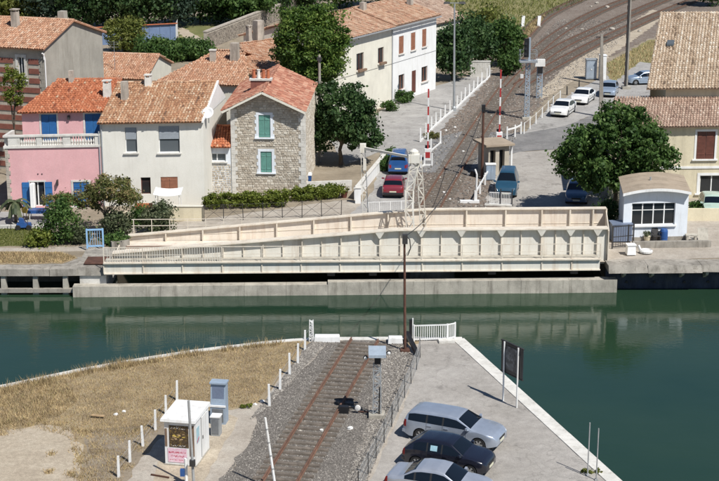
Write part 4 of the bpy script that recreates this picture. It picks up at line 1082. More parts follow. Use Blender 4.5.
e0, e1 = Vector((ur, yo, zr_)), Vector((ur, D + .5, zr_)); r0, r1 = Vector((ua, yo, za)), Vector((ua, D + .5, za)); l0, l1 = Vector((ul, yo, zl)), Vector((ul, D + .5, zl))
tiles(h.root, e0, e1, r1, r0, 'tile_red', seed=4, pitch=.27, tl=.42, corr=.8)
tiles(h.root, l1, l0, r0, r1, 'tile_red', seed=5, pitch=.27, ridge=False, corr=.8)
for (p, q) in ((e0, r0), (l0, r0)):                    # barge boards
    mb = MB(); mb.bar(p + Vector((0, -.02, -.09)), q + Vector((0, -.02, -.09)), .05, .16); mb.build('barge_board', M['cream_render'], h.root)
for i in range(5):                                     # purlin ends under the verge
    u = ul + .4 + (ur - ul - .8) * i / 4; zz = top(u) + .05
    mb = MB(); mb.box(u - .06, u + .06, yo + .1, .02, zz - .18, zz - .06); mb.build('purlin', M['wood_eave'], h.root)
cx = (ul + ua) / 2 - .1
px_ = aty(261, 80, 119.5); pl = h.i @ px_
zc = za - (ua - pl.x) * sl_l
mb = MB(); mb.cbox(pl.x, pl.y, zc - .8, 1.55, .7, pl.z - zc + .8 + .0); c = mb.build('chimney', M['brick_band'], h.root)
mb = MB(); mb.cbox(pl.x, pl.y, pl.z + .003, 1.75, .85, .14); mb.build('chimney_cap', M['white_stone'], c)
for kx in (-.55, -.18, .2, .56):
    mb = MB(); mb.lathe([(.14, pl.z + .145), (.15, pl.z + .2), (.11, pl.z + .75), (.15, pl.z + .78), (.14, pl.z + .82)], 10, (pl.x + kx, pl.y, 0)); mb.build('chimney_pot', M['terracotta' if kx != -.18 else 'white_stone'], c)
stone = h; stoneW = W
# lean-to on its left
A = Vector((aty(203.5, 170, 116).x, 116.25, 0)); h = House('lean_to', 'small stone lean-to with orange tiled roof left of the stone house', 'lean-to', A, R(-1)); W = stone.A.x - A.x - .03
ye = -.35; _, ze = h.uz(215, 147, ye); _, zs = h.uz(215, 166)
u0, z1 = h.uz(208, 153.5); u1, z0 = h.uz(226, 161.5); op = (u0, u1, z0, z1)
wall(h.root, FRONT, 0, W, 0, ze + .1, [op], M['hut_paint']); plain_sides(h, W, 4.2, ze, M['mortar'])
window(h.root, FRONT, *op, muntin=1, sill=True, pane='pane_grey')
rubble(h.root, FRONT, .02, W - .02, 0, lambda u: z0 - .15, [], seed=9)
k = .42; rr = h.slope(215, 126, ye, ze, k)
tiles(h.root, (-.12, ye, ze), (W, ye, ze), (W, rr.y, rr.z), (-.12, rr.y, rr.z), 'tile_orange', seed=6)
mb = MB(); mb.tube((.55, 1.0, ze), (.45, 1.0, ze + 2.0), .12); mb.build('flue_pipe', M['dark_steel'], h.root)

# ------------------------------------------------------------------ tall house at the far left: grey gable, brick-banded front
C0 = aty(43, 47, 124.0); zE = C0.z; C1 = g(102, 31, zE)
h = House('banded_house', 'tall house with grey rendered gable and brick-banded front at the left', 'house', C0, heading(Vector((C0.x, C0.y, 0)), Vector((C1.x, C1.y, 0)))); W = math.hypot(C1.x - C0.x, C1.y - C0.y)
up, zp = h.uz(71.5, 20)
wall(h.root, FRONT, 0, W, 0, zE - .05, [], M['grey_render'], gable=[(0, zE - .05), (W, zE - .05), (up, zp - .08)])
DL = 16.0
TL = frame(0, DL, 0, -1)
y0, z1 = h.lx(17.5, 57); y1, z0 = h.lx(25, 80)
op = (DL - y0, DL - y1, z0, z1)
op = (min(op[0], op[1]), max(op[0], op[1]), z0, z1)
wall(h.root, TL, 0, DL, 0, zE - .05, [op], M['mortar'])
window(h.root, TL, *op, muntin=1, surround=.22, sur_m='white_stone', pane='pane_dark')
z = .3; kk = 0
while z < zE - .9:                                     # brick bands, broken by the window
    if not (op[3] + .3 > z > op[2] - .5):
        mb = MB(); tbox(mb, TL, .05, DL - .45, .003, .05, z, z + .42); mb.build('brick_band', M['brick_band'], h.root)
    else:
        for a, b in ((.05, op[0] - .42), (op[1] + .42, DL - .45)):
            mb = MB(); tbox(mb, TL, a, b, .003, .05, z, z + .42); mb.build('brick_band', M['brick_band'], h.root)
    z += .78; kk += 1
quoins(h.root, TL, DL, 0, zE - .2, -1, 'grey_render', .3)
ov = .4; rise = zp - zE
pe = [Vector((-ov, DL, zE - ov * rise / up)), Vector((-ov, -.25, zE - ov * rise / up)), Vector((up, -.25, zp)), Vector((up, DL, zp))]
tiles(h.root, *pe, 'tile_mid', seed=8, corr=.5)
pb = [Vector((W + ov, -.25, zE - ov * rise / up)), Vector((W + ov, DL, zE - ov * rise / up)), Vector((up, DL, zp)), Vector((up, -.25, zp))]
tiles(h.root, *pb, 'tile_mid', seed=9, ridge=False)
wall(h.root, frame(W, 0, 0, 1), 0, DL, 0, zE - .05, [], M['grey_render'])
mb = MB(); mb.tube((-.12, -.10, zE - .5), (-.12, -.10, zE - 1.0), .06); mb.tube((.05, -.08, 0), (.05, -.08, zE - .9), .06); mb.tube((-.35, -.1, zE - .45), (.05, -.08, zE - .9), .06); mb.build('drainpipe', M['white_paint'], h.root)
ci = h.i @ onp(15, 16, (0, 128.5, 0), (0, 1, 0)); chimney(h.root, ci.x, ci.y, zp - .3, .55, .55, 1.0, cap='slab')
ci = h.i @ onp(81.5, 22, h.m @ Vector((W * .62, 3, 0)), (0, 1, 0)); chimney(h.root, W * .62, 1.6, zE + rise * .7, .7, .6, 1.0, 'grey_render', cap=None)
tn = h

# ------------------------------------------------------------------ roofs further back
def back_house(name, label, e0, e1, r0, r1, ze, k, mat, wall_m, depth_rise, seed, slab_dark=True):
    """a house behind: eave pixels left and right at height ze, ridge pixels on the slope plane"""
    a, b = g(*e0, ze), g(*e1, ze)
    h = House(name, label, 'house', a, heading(Vector((a.x, a.y, 0)), Vector((b.x, b.y, 0))))
    Wd = math.hypot(b.x - a.x, b.y - a.y)
    p, q = h.slope(*r1, 0, ze, k), h.slope(*r0, 0, ze, k)
    yr = (p.y + q.y) / 2; zr = ze + k * yr; p.y = q.y = yr; p.z = q.z = zr
    tiles(h.root, (0, 0, ze), (Wd, 0, ze), p, q, mat, seed=seed)
    wall(h.root, FRONT, .25, Wd - .25, 0, ze - .05, [], M[wall_m]) if False else wall(h.root, frame(0, .3, 1, 0), .2, Wd - .2, 0, ze + .02, [], M[wall_m])
    for x, d in ((Wd - .2, 1), (.2, -1)):
        rx = (p.x - .2) if d > 0 else (q.x + .2); x2 = 2 * rx - x; mb = MB(); mb.face([(x, .3, 0), (rx, yr, 0), (rx, yr, zr - .12), (x, .3, ze + .02)]); mb.face([(rx, yr, 0), (x2, 2 * yr - .3, 0), (x2, 2 * yr - .3, ze), (rx, yr, zr - .12)]); mb.build('gable', M[wall_m], h.root, fix=False)
    tiles(h.root, (2 * p.x - Wd, 2 * yr, ze), (2 * q.x, 2 * yr, ze), (q.x, yr, zr - .004), (p.x, yr, zr - .004), mat, seed=seed + 50, ridge=False)
    return h, Wd, yr, zr
h, Wd, yr, zr = back_house('low_house', 'low house with bright orange tiled roof behind the pink house', (98, 78), (146, 79.5), (99, 53), (160, 54.5), 5.4, .30, 'tile_mid', 'cream_render', 0, 21)
p = h.slope(115, 70, 0, 5.4, .30); mb = MB(); mb.tube((p.x, p.y, p.z), (p.x, p.y, p.z + 2.6), .025, .02, 6)
for zz in (2.1, 2.35, 2.55): mb.bar((p.x - .45, p.y, p.z + zz), (p.x + .45, p.y, p.z + zz), .02)
mb.build('aerial', M['steel_grey'], h.root)
h, Wd, yr, zr = back_house('long_house', 'house with broad apricot tiled roof behind the pale house', (153, 82.5), (250, 86), (213, 53), (246, 49), 6.2, .30, 'tile_mid', 'cream_render', 0, 22)
for (xx, yy, w_, hh, cap) in ((213, 61, .5, .9, 'flat'), (235, 60, .75, 1.5, None)):
    p = h.slope(xx, yy, 0, 6.2, .30); chimney(h.root, p.x, p.y, p.z, w_, w_ * .8, hh, cap=cap)
h, Wd, yr, zr = back_house('corner_house', 'apricot tiled roof with tall rendered chimney by the round tree', (250, 74), (300, 66), (240, 44), (284, 38), 6.6, .30, 'tile_mid', 'grey_render', 0, 23)
p = h.slope(258.5, 40, 0, 6.6, .30); chimney(h.root, p.x, p.y, p.z - .2, .85, .7, 2.0, cap=None)
p = h.slope(249, 41, 0, 6.6, .30); chimney(h.root, p.x, p.y, p.z - .2, .4, .4, 1.4, cap='slab')

# ------------------------------------------------------------------ the long white house beyond the road
P1, P2 = g(391.5, 104), g(435.5, 89)
e_ = (P2 - P1).normalized(); START = P1 - e_ * 13.5
h = House('long_white_house', 'long two storey white and cream house with brown shutters by the road', 'house', START, heading(P1, P2))
W = (P2 - START).length; U1 = 13.5
ov = .45
_, zA = h.uz(435, 16.5, -ov); _, zB = h.uz(392, 26, -ov)
_, zB1 = h.uz(392, 27, -ov)
ze = (zA + zB) / 2
def opn(lst, u_off=0.0):
    r = []
    for (x0, x1, y0, y1) in lst:
        u0, z1 = h.uz(x0, y0); u1, _ = h.uz(x1, y0); _, z0 = h.uz((x0 + x1) / 2, y1); _, z1 = h.uz((x0 + x1) / 2, y0); r.append((u0, u1, max(.02, z0), min(z1, ze - .15)))
    return r
w_up = opn([(399, 403.8, 36, 53.5), (411, 415.5, 32.5, 50), (422.3, 426.5, 29, 46.5)])
w_dn = opn([(398.6, 404.4, 74.5, 89.5), (411.8, 416, 70.5, 93), (421.6, 427.6, 66.5, 81.5)])
c_up = opn([(356.5, 363.8, 53, 70), (378, 383.8, 47.5, 63)])
cl = lambda o, a, b: o[0] > a and o[1] < b
wall(h.root, FRONT, U1, W, 0, ze, w_up + w_dn, M['white_render']); wall(h.root, FRONT, 0, U1, 0, ze, c_up, M['cream_render'])
for o_ in w_up: window(h.root, FRONT, *o_, shut='closed', shut_m='brown_shutter', frame_m='white_paint')
window(h.root, FRONT, *w_dn[0], frame_m='brown_shutter', muntin=1); window(h.root, FRONT, *w_dn[2], frame_m='brown_shutter', muntin=1)
window(h.root, FRONT, *w_dn[1], frame_m='brown_shutter', shut='closed', shut_m='dark_brown_wood', sill=False, name='door', muntin=0)
for o_ in c_up:
    w = window(h.root, FRONT, *o_, frame_m='dark_brown_wood', pane='pane_dark', muntin=1)
    mb = MB(); tbox(mb, FRONT, o_[0], o_[1], .145, .38, o_[2] - .12, o_[2] + .1); mb.build('flower_box', M['wood_eave'], w)
wall(h.root, frame(W, 0, 0, 1), 0, 9, 0, ze, [], M['white_render'], gable=[(0, ze), (9, ze), (4.5, ze + 1.3)]); wall(h.root, frame(0, 9, 0, -1), 0, 9, 0, ze, [], M['cream_render'], gable=[(0, ze), (9, ze), (4.5, ze + 1.3)]); wall(h.root, frame(W, 9, -1, 0), 0, W, 0, ze, [], M['white_render'])
k = .30
ym = 4.5
tiles(h.root, (U1, -ov, ze), (W + .15, -ov, ze), (W + .15, ym, ze + k * (ym + ov)), (U1, ym, ze + k * (ym + ov)), 'tile_faded', seed=31)
tiles(h.root, (-.2, -ov, ze - .12), (U1 - .02, -ov, ze - .12), (U1 - .02, ym, ze - .12 + k * (ym + ov)), (-.2, ym, ze - .12 + k * (ym + ov)), 'tile_faded', seed=32)
tiles(h.root, (W + .15, 2 * ym + ov, ze), (-.2, 2 * ym + ov, ze), (-.2, ym, ze + k * (ym + ov) - .01), (W + .15, ym, ze + k * (ym + ov) - .01), 'tile_mid', seed=33, ridge=False)
mb = MB(); mb.box(-.2, W + .15, -ov - .12, -ov + .02, ze - .26, ze - .14); mb.build('gutter', M['gutter_zinc'], h.root)
mb = MB(); mb.tube((U1, -.07, .1), (U1, -.07, ze - .2), .05); mb.build('drainpipe', M['gutter_zinc'], h.root)
for (xx, yy) in ((363, 10), (410, 5)):
    p = h.slope(xx, yy, -ov, ze, k); chimney(h.root, p.x, min(p.y, ym), ze + k * (min(p.y, ym) + ov) - .1, .7, .5, .9, 'chimney_render', None)
mb = MB(); mb.path([(0, -.03, ze * .52), (W * .5, -.03, ze * .515), (W, -.03, ze * .52)], .012, 4); mb.build('cable', M['dark_steel'], h.root)
lw = h
h, Wd, yr, zr = back_house('tiled_house', 'pale pink tiled roof showing behind the end of the white house', (437, 24), (465, 18), (398, 0), (436, -6), 5.2, .30, 'tile_pinkish', 'cream_render', 0, 24)

# ------------------------------------------------------------------ right: cream house with two roofs
A = aty(608, 190, 114.8); B = aty(800, 190, 115.4); A.z = B.z = 0
h = House('cream_house', 'cream house with pinkish lower roof and tall straw-coloured tiled roof at the right', 'house', A, heading(A, B)); W = 22.0
ye = -.45; _, ze = h.uz(680, 126.5, ye)
ops = []
for (x0, x1, y0, y1) in ((697.5, 714, 131.5, 159), (700, 722, 175.5, 195)):
    u0, z1 = h.uz(x0, y0); u1, z0 = h.uz(x1, y1); ops.append((u0, u1, max(.4, z0), z1))
wall(h.root, FRONT, 0, W, 0, ze + .1, ops, M['yellow_render']); 
window(h.root, FRONT, *ops[0], shut='closed', shut_m='dark_brown_wood', surround=.16, sur_m='white_render', lab='upper window with dark red-brown shutters')
window(h.root, FRONT, *ops[1], muntin=1, surround=.2, sur_m='white_render')
u, z = h.uz(690, 167); mb = MB(); tbox(mb, FRONT, 0, W, .003, .06, z - .12, z + .06); mb.build('string_course', M['white_render'], h.root)
k = .30; rt = h.slope(680, 97.5, ye, ze, k)
tiles(h.root, (-.2, ye, ze), (W, ye, ze), (W, rt.y, rt.z), (-.2, rt.y, rt.z), 'tile_pinkish', seed=41, ridge=False)
wall(h.root, frame(W, 0, 0, 1), 0, 14, 0, ze, [], M['yellow_render']); mb = MB(); mb.face([(0, 0, 0), (0, rt.y, 0), (0, rt.y, rt.z - .1), (0, 0, ze + .1)]); mb.build('side_wall', M['yellow_render'], h.root, fix=False)
yw = rt.y + .01; ul = h.uz(650, 92, yw)[0]
ye2 = yw - .45; _, ze2 = h.uz(685, 88.5, ye2)
wall(h.root, frame(ul, yw, 1, 0), 0, W - ul, rt.z - .6, ze2 + .1, [], M['yellow_render']); 
rl = h.slope(660, 13.5, ye2, ze2, .32); el = h.uz(646.5, 88.5, ye2)[0]; KC = (rl.x - el) / (rl.y - ye2); el -= KC * ye2; ul -= KC * yw
tiles(h.root, (el, ye2, ze2), (W, ye2, ze2), (W, rl.y, rl.z), (el, rl.y, rl.z), 'tile_straw', seed=42, corr=.35, pitch=.25, tl=.42)
mb = MB(); mb.face([(el, rl.y, rl.z), (W, rl.y, rl.z), (W, 2 * rl.y - ye2, ze2), (el, 2 * rl.y - ye2, ze2)]); mb.build('back_slope', M['tile_straw'], h.root, fix=False); yb = 2 * rl.y - ye2; mb = MB(); mb.face([(ul, yw, rt.z - .6), (ul, yb - .4, 0), (ul, yb - .4, ze2), (ul, rl.y, rl.z - .12), (ul, yw, ze2 + .1)]); mb.build('gable', M['yellow_render'], h.root, fix=False)
p = h.slope(670.5, 45, ye2, ze2, .32); p.x -= KC * p.y; o = MB(); o.hexa([(p.x - .3, p.y - .35, p.z - .02), (p.x + .3, p.y - .35, p.z - .02), (p.x + .3, p.y + .35, p.z + .2), (p.x - .3, p.y + .35, p.z + .2)], [(p.x - .3, p.y - .35, p.z + .14), (p.x + .3, p.y - .35, p.z + .14), (p.x + .3, p.y + .35, p.z + .36), (p.x - .3, p.y + .35, p.z + .36)]); o.build('roof_window', M['pane_grey'], h.root)
shear(h.root, KC)
cream = h

# ------------------------------------------------------------------ bridge keeper's hut with the barrel roof
A, B = aty(622.5, 236, 102.6), aty(686.5, 236, 103.0); A.z = B.z = 0
h = House('keeper_hut', 'pale blue-white hut with curved felt roof and four-light window on the quay', 'hut', A, heading(A, B)); W = (B - A).length; D = 4.6
zb = .25
_, zc = h.uz(655, 188); _, zs = h.uz(640, 190)
u0, z1 = h.uz(632, 203.5); u1, z0 = h.uz(674.5, 224.5)
ops = [(u0, u1, z0, z1)]
_, zside = h.uz(623, 193.8); rise = .20
arc = lambda u: zside + rise * (1 - ((u - W / 2) / (W / 2)) ** 2)
wall(h.root, FRONT, 0, W, 0, zside, ops, M['hut_paint'], gable=[(W * i / 16, zside if i in (0, 16) else arc(W * i / 16)) for i in range(17)])
for T_, L_ in ((frame(W, 0, 0, 1), D), (frame(W, D, -1, 0), W), (frame(0, D, 0, -1), D)): wall(h.root, T_, 0, L_, 0, zside, [], M['hut_paint'])
w = window(h.root, FRONT, *ops[0], muntin=3, trans=z1 - (z1 - z0) * .33, surround=None, sur_m='white_paint', sill=True)
mb = MB(); n = 16; ov = .12; f0, f1 = -.45, D + .1
xs = [-ov + (W + 2 * ov) * i / n for i in range(n + 1)]; arc2 = lambda u: zside + .02 + (rise + .1) * (1 - ((u - W / 2) / (W / 2 + ov)) ** 2)
for a, b in zip(xs[:-1], xs[1:]):
    mb.hexa([(a, f0, arc2(a)), (b, f0, arc2(b)), (b, f1, arc2(b)), (a, f1, arc2(a))], [(a, f0, arc2(a) + .08), (b, f0, arc2(b) + .08), (b, f1, arc2(b) + .08), (a, f1, arc2(a) + .08)])
rf = mb.build('roof', M['felt_roof'], h.root)
mb = MB()
for a, b in zip(xs[:-1], xs[1:]): mb.hexa([(a, f0 - .05, arc2(a) - .08), (b, f0 - .05, arc2(b) - .08), (b, f0 - .004, arc2(b) - .08), (a, f0 - .004, arc2(a) - .08)], [(a, f0 - .05, arc2(a) + .10), (b, f0 - .05, arc2(b) + .10), (b, f0 - .004, arc2(b) + .10), (a, f0 - .004, arc2(a) + .10)])
mb.build('fascia', M['white_paint'], rf)
for yy in (1.0, 2.4, 3.8):                             # felt laps
    mb = MB()
    for a, b in zip(xs[:-1], xs[1:]): mb.hexa([(a, yy, arc2(a) + .082), (b, yy, arc2(b) + .082), (b, yy + .12, arc2(b) + .082), (a, yy + .12, arc2(a) + .082)], [(a, yy, arc2(a) + .095), (b, yy, arc2(b) + .095), (b, yy + .12, arc2(b) + .092), (a, yy + .12, arc2(a) + .092)])
    mb.build('felt_lap', M['felt_roof'], rf)
mb = MB(); mb.tube((W * .44, 2.2, arc2(W * .44)), (W * .44, 2.2, arc2(W * .44) + .3), .06); mb.build('vent_pipe', M['steel_grey'], rf)
mb = MB(); mb.box(-.05, W + .05, -.06, -.003, 0, .28); mb.build('plinth', M['old_concrete'], h.root)
mb = MB(); u, z = h.uz(656, 230); mb.tube((u, -.03, .28), (u, -.03, z0 - .2), .015); mb.build('cable', M['dark_steel'], h.root)
shear(h.root, .19)
hut = h

# ------------------------------------------------------------------ blue shed, stone boundary wall far behind
a, b = g(140, 43), g(176, 41)
h = House('blue_shed', 'long blue shed with white end wall and red roof edge far behind', 'shed', a, heading(a, b)); W = (b - a).length
_, zz = h.uz(158, 24.5)
wall(h.root, frame(-9, 0, 1, 0), 0, W + 9, 0, zz, [], M['shed_blue']); wall(h.root, frame(W, 0, 0.35, 1), 0, 5, 0, zz, [], M['white_render'])
mb = MB(); mb.hexa([(-9.2, -.25, zz + .003), (W + .2, -.25, zz + .003), (W + .2, 5.4, zz - 1.2), (-9.2, 5.4, zz - 1.2)], [(-9.2, -.25, zz + .14), (W + .2, -.25, zz + .14), (W + .2, 5.4, zz - 1.05), (-9.2, 5.4, zz - 1.05)]); mb.build('roof', M['terracotta'], h.root)
for i in range(10):
    mb = MB(); uu = -9 + (W + 9) * (i + .5) / 10; mb.box(uu - .05, uu + .05, -.05, -.003, 0, zz - .02); mb.build('batten', M['shed_blue'], h.root)
a, b = g(207, 50), g(290, 16)
t = thing('boundary_wall', 'old brown stone boundary wall running back behind the roofs', 'wall', a, heading(a, b)); L = (b - a).length + 12
mb = MB(); mb.box(0, L, 0, .4, 0, 2.2); mb.build('wall', M['mortar'], t)
rubble(t, frame(0, 0, 1, 0), 0, L, 0, lambda u: 2.15, [], seed=12).data.materials[0] = M['rubble_dark']
mb = MB(); mb.box(-.05, L, -.08, .48, 2.203, 2.36); mb.build('coping', M['chimney_render'], t)
# ------------------------------------------------------------------ plants
WOB = [1.0]
def leaves(C, rad, nclump, per, rc, size, rg, shell=.55, flat=0.0, box=False):
    """leaf quads in clumps through a crown of centre C and radii rad"""
    d = rg.normal(size=(nclump, 3)); d /= np.linalg.norm(d, axis=1)[:, None]
    if box:
        pts = rg.uniform(-1, 1, (nclump, 3))
    else:
        wob = 1 + WOB[0] * (.16 * np.sin(3.1 * d[:, 0] + 2.3 * d[:, 2] + rg.uniform(0, 6)) + .12 * np.sin(5.3 * d[:, 1] - 4.1 * d[:, 2] + rg.uniform(0, 6)))
        pts = d * ((rg.random(nclump) ** (1 / 3) * (1 - shell) + shell * rg.uniform(.7, 1.05, nclump)) * wob)[:, None]
    ctr = np.array(C) + pts * np.array(rad)
    rcs = rc * rg.uniform(.45, 1.5, nclump)
    n = nclump * per; idx = np.repeat(np.arange(nclump), per)
    v = rg.normal(size=(n, 3)); v /= np.linalg.norm(v, axis=1)[:, None]
    rr = rg.random(n) ** .5 * np.where(rg.random(n) < .12, 1.45, 1.0)
    P = ctr[idx] + v * (rcs[idx] * rr)[:, None] * np.array([1, 1, .8])
    nrm = v + rg.normal(0, .55, (n, 3)); nrm /= np.linalg.norm(nrm, axis=1)[:, None]
    t = np.cross(nrm, rg.normal(size=(n, 3))); t /= np.linalg.norm(t, axis=1)[:, None]; b = np.cross(nrm, t)
    s = size * rg.uniform(.55, 1.3, n)[:, None]
    asp = rg.uniform(.45, .8, n)[:, None]
    Q = np.stack([P - t * s, P - b * s * asp * .9, P + t * s, P + b * s * asp], 1)
    rnd = np.clip(.55 * rg.random(n) + .45 * rg.random(nclump)[idx], 0, 1)
    return Q, rnd
SEED = [100]
def plant(name, label, cat, base, parts, mat, trunk=None, group=None, crown_name='crown'):
    """parts: list of (dx,dy,z centre,rx,ry,rz,clumps,per,clump radius,leaf size)"""
    SEED[0] += 1; rg = np.random.default_rng(SEED[0])
    t = thing(name, label, cat, (base.x, base.y, 0), 0, group)
    Qs, Rs = [], []
    for (dx, dy, z, rx, ry, rz, nc, per, rc, sz) in parts:
        Q, r = leaves((dx, dy, z), (rx, ry, rz), nc, per, rc, sz, rg); Q[..., 2] = np.maximum(Q[..., 2], .02); Qs.append(Q); Rs.append(r)
    np_quads(crown_name, np.concatenate(Qs), np.concatenate(Rs), M[mat], t)
    if trunk:
        hgt, r0, limbs = trunk; mb = MB(); p = Vector((0, 0, -.05)); segs = 4; tip = None
        for k in range(segs):
            q = Vector((rg.normal(0, .06) * k, rg.normal(0, .06) * k, hgt * (k + 1) / segs)); mb.tube(p, q, r0 * (1 - .13 * k), r0 * (1 - .13 * (k + 1)), 9); p = q
        for (dx, dy, z, rx, ry, rz, *_r) in parts:
            for k in range(limbs):
                a = rg.uniform(0, 6.28); e = Vector((dx + math.cos(a) * rx * .6, dy + math.sin(a) * ry * .6, z + rz * rg.uniform(-.2, .5))); s = Vector((0, 0, hgt * rg.uniform(.6, 1.0))); m = (s + e) / 2 + Vector((0, 0, .25))
                mb.tube(s, m, r0 * .42, r0 * .28, 7); mb.tube(m, e, r0 * .28, r0 * .08, 6)
        mb.build('trunk', M['bark'], t, smooth=False)
    return t
# the two big trees by the stone house
b = Vector((g(341, 165).x, g(341, 165).y, 0))
plant('street_tree', 'dense dark green tree with short trunk right of the stone house', 'tree', b,
      [(.4, 0, 4.4, 2.6, 2.4, 2.6, 150, 90, .62, .14), (-1.4, .2, 3.2, 1.6, 1.6, 1.7, 55, 80, .55, .14), (1.7, .2, 2.9, 1.6, 1.6, 1.6, 55, 80, .55, .14)], 'leaf_dark', (2.6, .2, 4))
b = Vector((aty(312, 80, 133).x, 133, 0)); zc = aty(312, 45, 133).z
WOB[0] = .3
plant('round_tree', 'big rounded bright green tree behind the stone house', 'tree', b,
      [(0, 0, zc + .1, 3.35, 3.1, 3.75, 380, 95, .62, .13)], 'leaf_round', (zc - 2.2, .22, 6))
WOB[0] = 1.0
b = Vector((g(614, 214).x, g(614, 214).y, 0)); zc = aty(612, 150, b.y).z
plant('broad_tree', 'broad dark green tree in front of the cream house, shading parked cars', 'tree', b,
      [(-.2, 0, zc + .2, 3.4, 2.8, 2.5, 170, 95, .6, .15), (-2.6, .2, zc - .6, 1.6, 1.6, 1.6, 50, 80, .5, .14), (2.4, .2, zc - .3, 1.9, 1.8, 1.7, 60, 80, .5, .14), (-1.6, -.3, zc - 1.9, 1.5, 1.4, 1.0, 50, 80, .45, .12), (.6, -.2, zc - 2.0, 1.5, 1.4, .9, 45, 80, .45, .12), (.2, .0, zc + 2.3, 1.6, 1.5, 1.2, 45, 80, .45, .14)], 'leaf_mid', (3.0, .2, 4))
b = Vector((-27.5, 121.5, 0)); plant('garden_tree', 'slim green tree at the left edge in front of the banded house', 'tree', b, [(0, 0, 7.6, 1.0, .9, 1.6, 40, 60, .4, .1)], 'leaf_hedge', (6.2, .1, 4))
# garden plants on the left
def bush(label, x, y, w, hgt, mat, name='shrub', n=60, per=60, sz=.1, group='garden shrubs by the canal', d=None):
    p = g(x, y); return plant(name, label, 'shrub', p, [(0, 0, hgt * .5, w / 2, (d or w) / 2, hgt * .46, n, per, .26 * min(w, hgt) + .08, sz)], mat, None, group, 'foliage')
bush('tall leafy green shrub in front of the pink house door', 63, 243, 2.3, 2.9, 'leaf_mid', n=70)
bush('small light green bush at the edge of the lawn', 40, 246, 1.3, 1.2, 'leaf_hedge', n=35)
bush('dark green bush between lawn and blue gate', 80, 243, 1.2, 1.4, 'leaf_sage', n=35)
bush('grey green bush just right of the blue gate', 116, 236, 1.9, 1.8, 'leaf_sage', n=45)
bush('low dark bush at the foot of the blue gate', 117, 246, 1.6, .9, 'leaf_mid', n=35)
bush('sage green shrub behind the left end of the bridge', 158, 233, 1.9, 2.2, 'leaf_sage', n=55)
bush('low dark shrub by the far end of the bridge handrail', 140, 226, 1.3, 1.3, 'leaf_mid', n=35)
p = g(108, 234)
plant('mimosa_tree', 'spreading silk tree with pinkish tops in front of the pale house', 'tree', p, [(.2, 0, 3.2, 2.0, 1.6, .8, 75, 70, .42, .09), (-1.4, -.2, 2.5, 1.1, 1.0, .6, 35, 60, .36, .09), (1.5, 0, 2.6, 1.0, 1.0, .6, 30, 60, .36, .09)], 'leaf_mimosa', (1.9, .09, 4))
p = g(60, 222)
plant('mimosa_tree', 'low pinkish silk tree under the pink house window', 'tree', p, [(0, 0, 1.6, 1.0, .9, .45, 35, 55, .3, .09)], 'leaf_mimosa', (1.2, .05, 3))
p = g(16, 222)
t = thing('small_palm', 'small palm with drooping fronds at the pink house corner', 'palm', p)
mb = MB(); mb.tube((0, 0, 0), (0, 0, 1.5), .13, .10, 9); mb.build('trunk', M['bark'], t)
rg = np.random.default_rng(5)
for i in range(14):
    a = 6.28 * i / 14 + rg.uniform(-.2, .2); mb = MB(); L_ = rg.uniform(.9, 1.25); el = rg.uniform(.2, 1.0)
    pts = [Vector((math.cos(a) * L_ * s, math.sin(a) * L_ * s, 1.5 + el * s * 1.1 - 1.2 * s * s)) for s in (0, .25, .5, .75, 1)]
    sd = Vector((-math.sin(a), math.cos(a), 0))
    for q0, q1 in zip(pts[:-1], pts[1:]):
        for s in (-1, 1): mb.face([q0, q1, q1 + sd * s * .16 + Vector((0, 0, -.08)), q0 + sd * s * .16 + Vector((0, 0, -.08))], rg.random())
    mb.build('frond', M['leaf_sage'], t, fix=False)
# hedge pieces in front of the stone house
def hedge(label, x0, y0, x1, y1, hgt, th, mat='leaf_hedge'):
    SEED[0] += 1; rg = np.random.default_rng(SEED[0]); a, b = g(x0, y0), g(x1, y1); L = (b - a).length
    t = thing('hedge', label, 'hedge', a, heading(a, b), 'hedges before the stone house'); 
    Q, r = leaves((L / 2, 0, hgt * .55), (L / 2, th / 2 * .7, hgt * .36), int(L * 30), 70, .27, .085, rg, box=True); Q[..., 2] = np.maximum(Q[..., 2], .02)
    np_quads('foliage', Q, r, M[mat], t)
    mb = MB()
    for i in range(int(L / .6)): mb.tube((i * .6 + .3, 0, -.03), (i * .6 + .3 + rg.normal(0, .1), 0, hgt * .6), .03, .015, 5)
    mb.build('stems', M['bark'], t, kind='stuff')
hedge('long clipped bright green hedge before the stone house', 205, 209, 289, 206.5, 1.25, .9)
hedge('shorter green hedge by the blue bin and low wall', 292, 201, 343, 198, 1.1, .9)
hedge('low green hedge beside the white wall next to the red car', 384, 172, 392, 158, .9, .9, 'leaf_mid')
# shrubs at the corner of the long white house
for i, (x, y, w, hh) in enumerate(((389, 111, 1.2, 1.0), (403, 103, 1.5, 1.2), (408, 100, 1.0, .8))):
    bush(['small dark bush at the near corner of the white house wall', 'flowering bush beside the white house door', 'little bush below the white house window'][i], x, y, w, hh, 'leaf_mid', n=25)
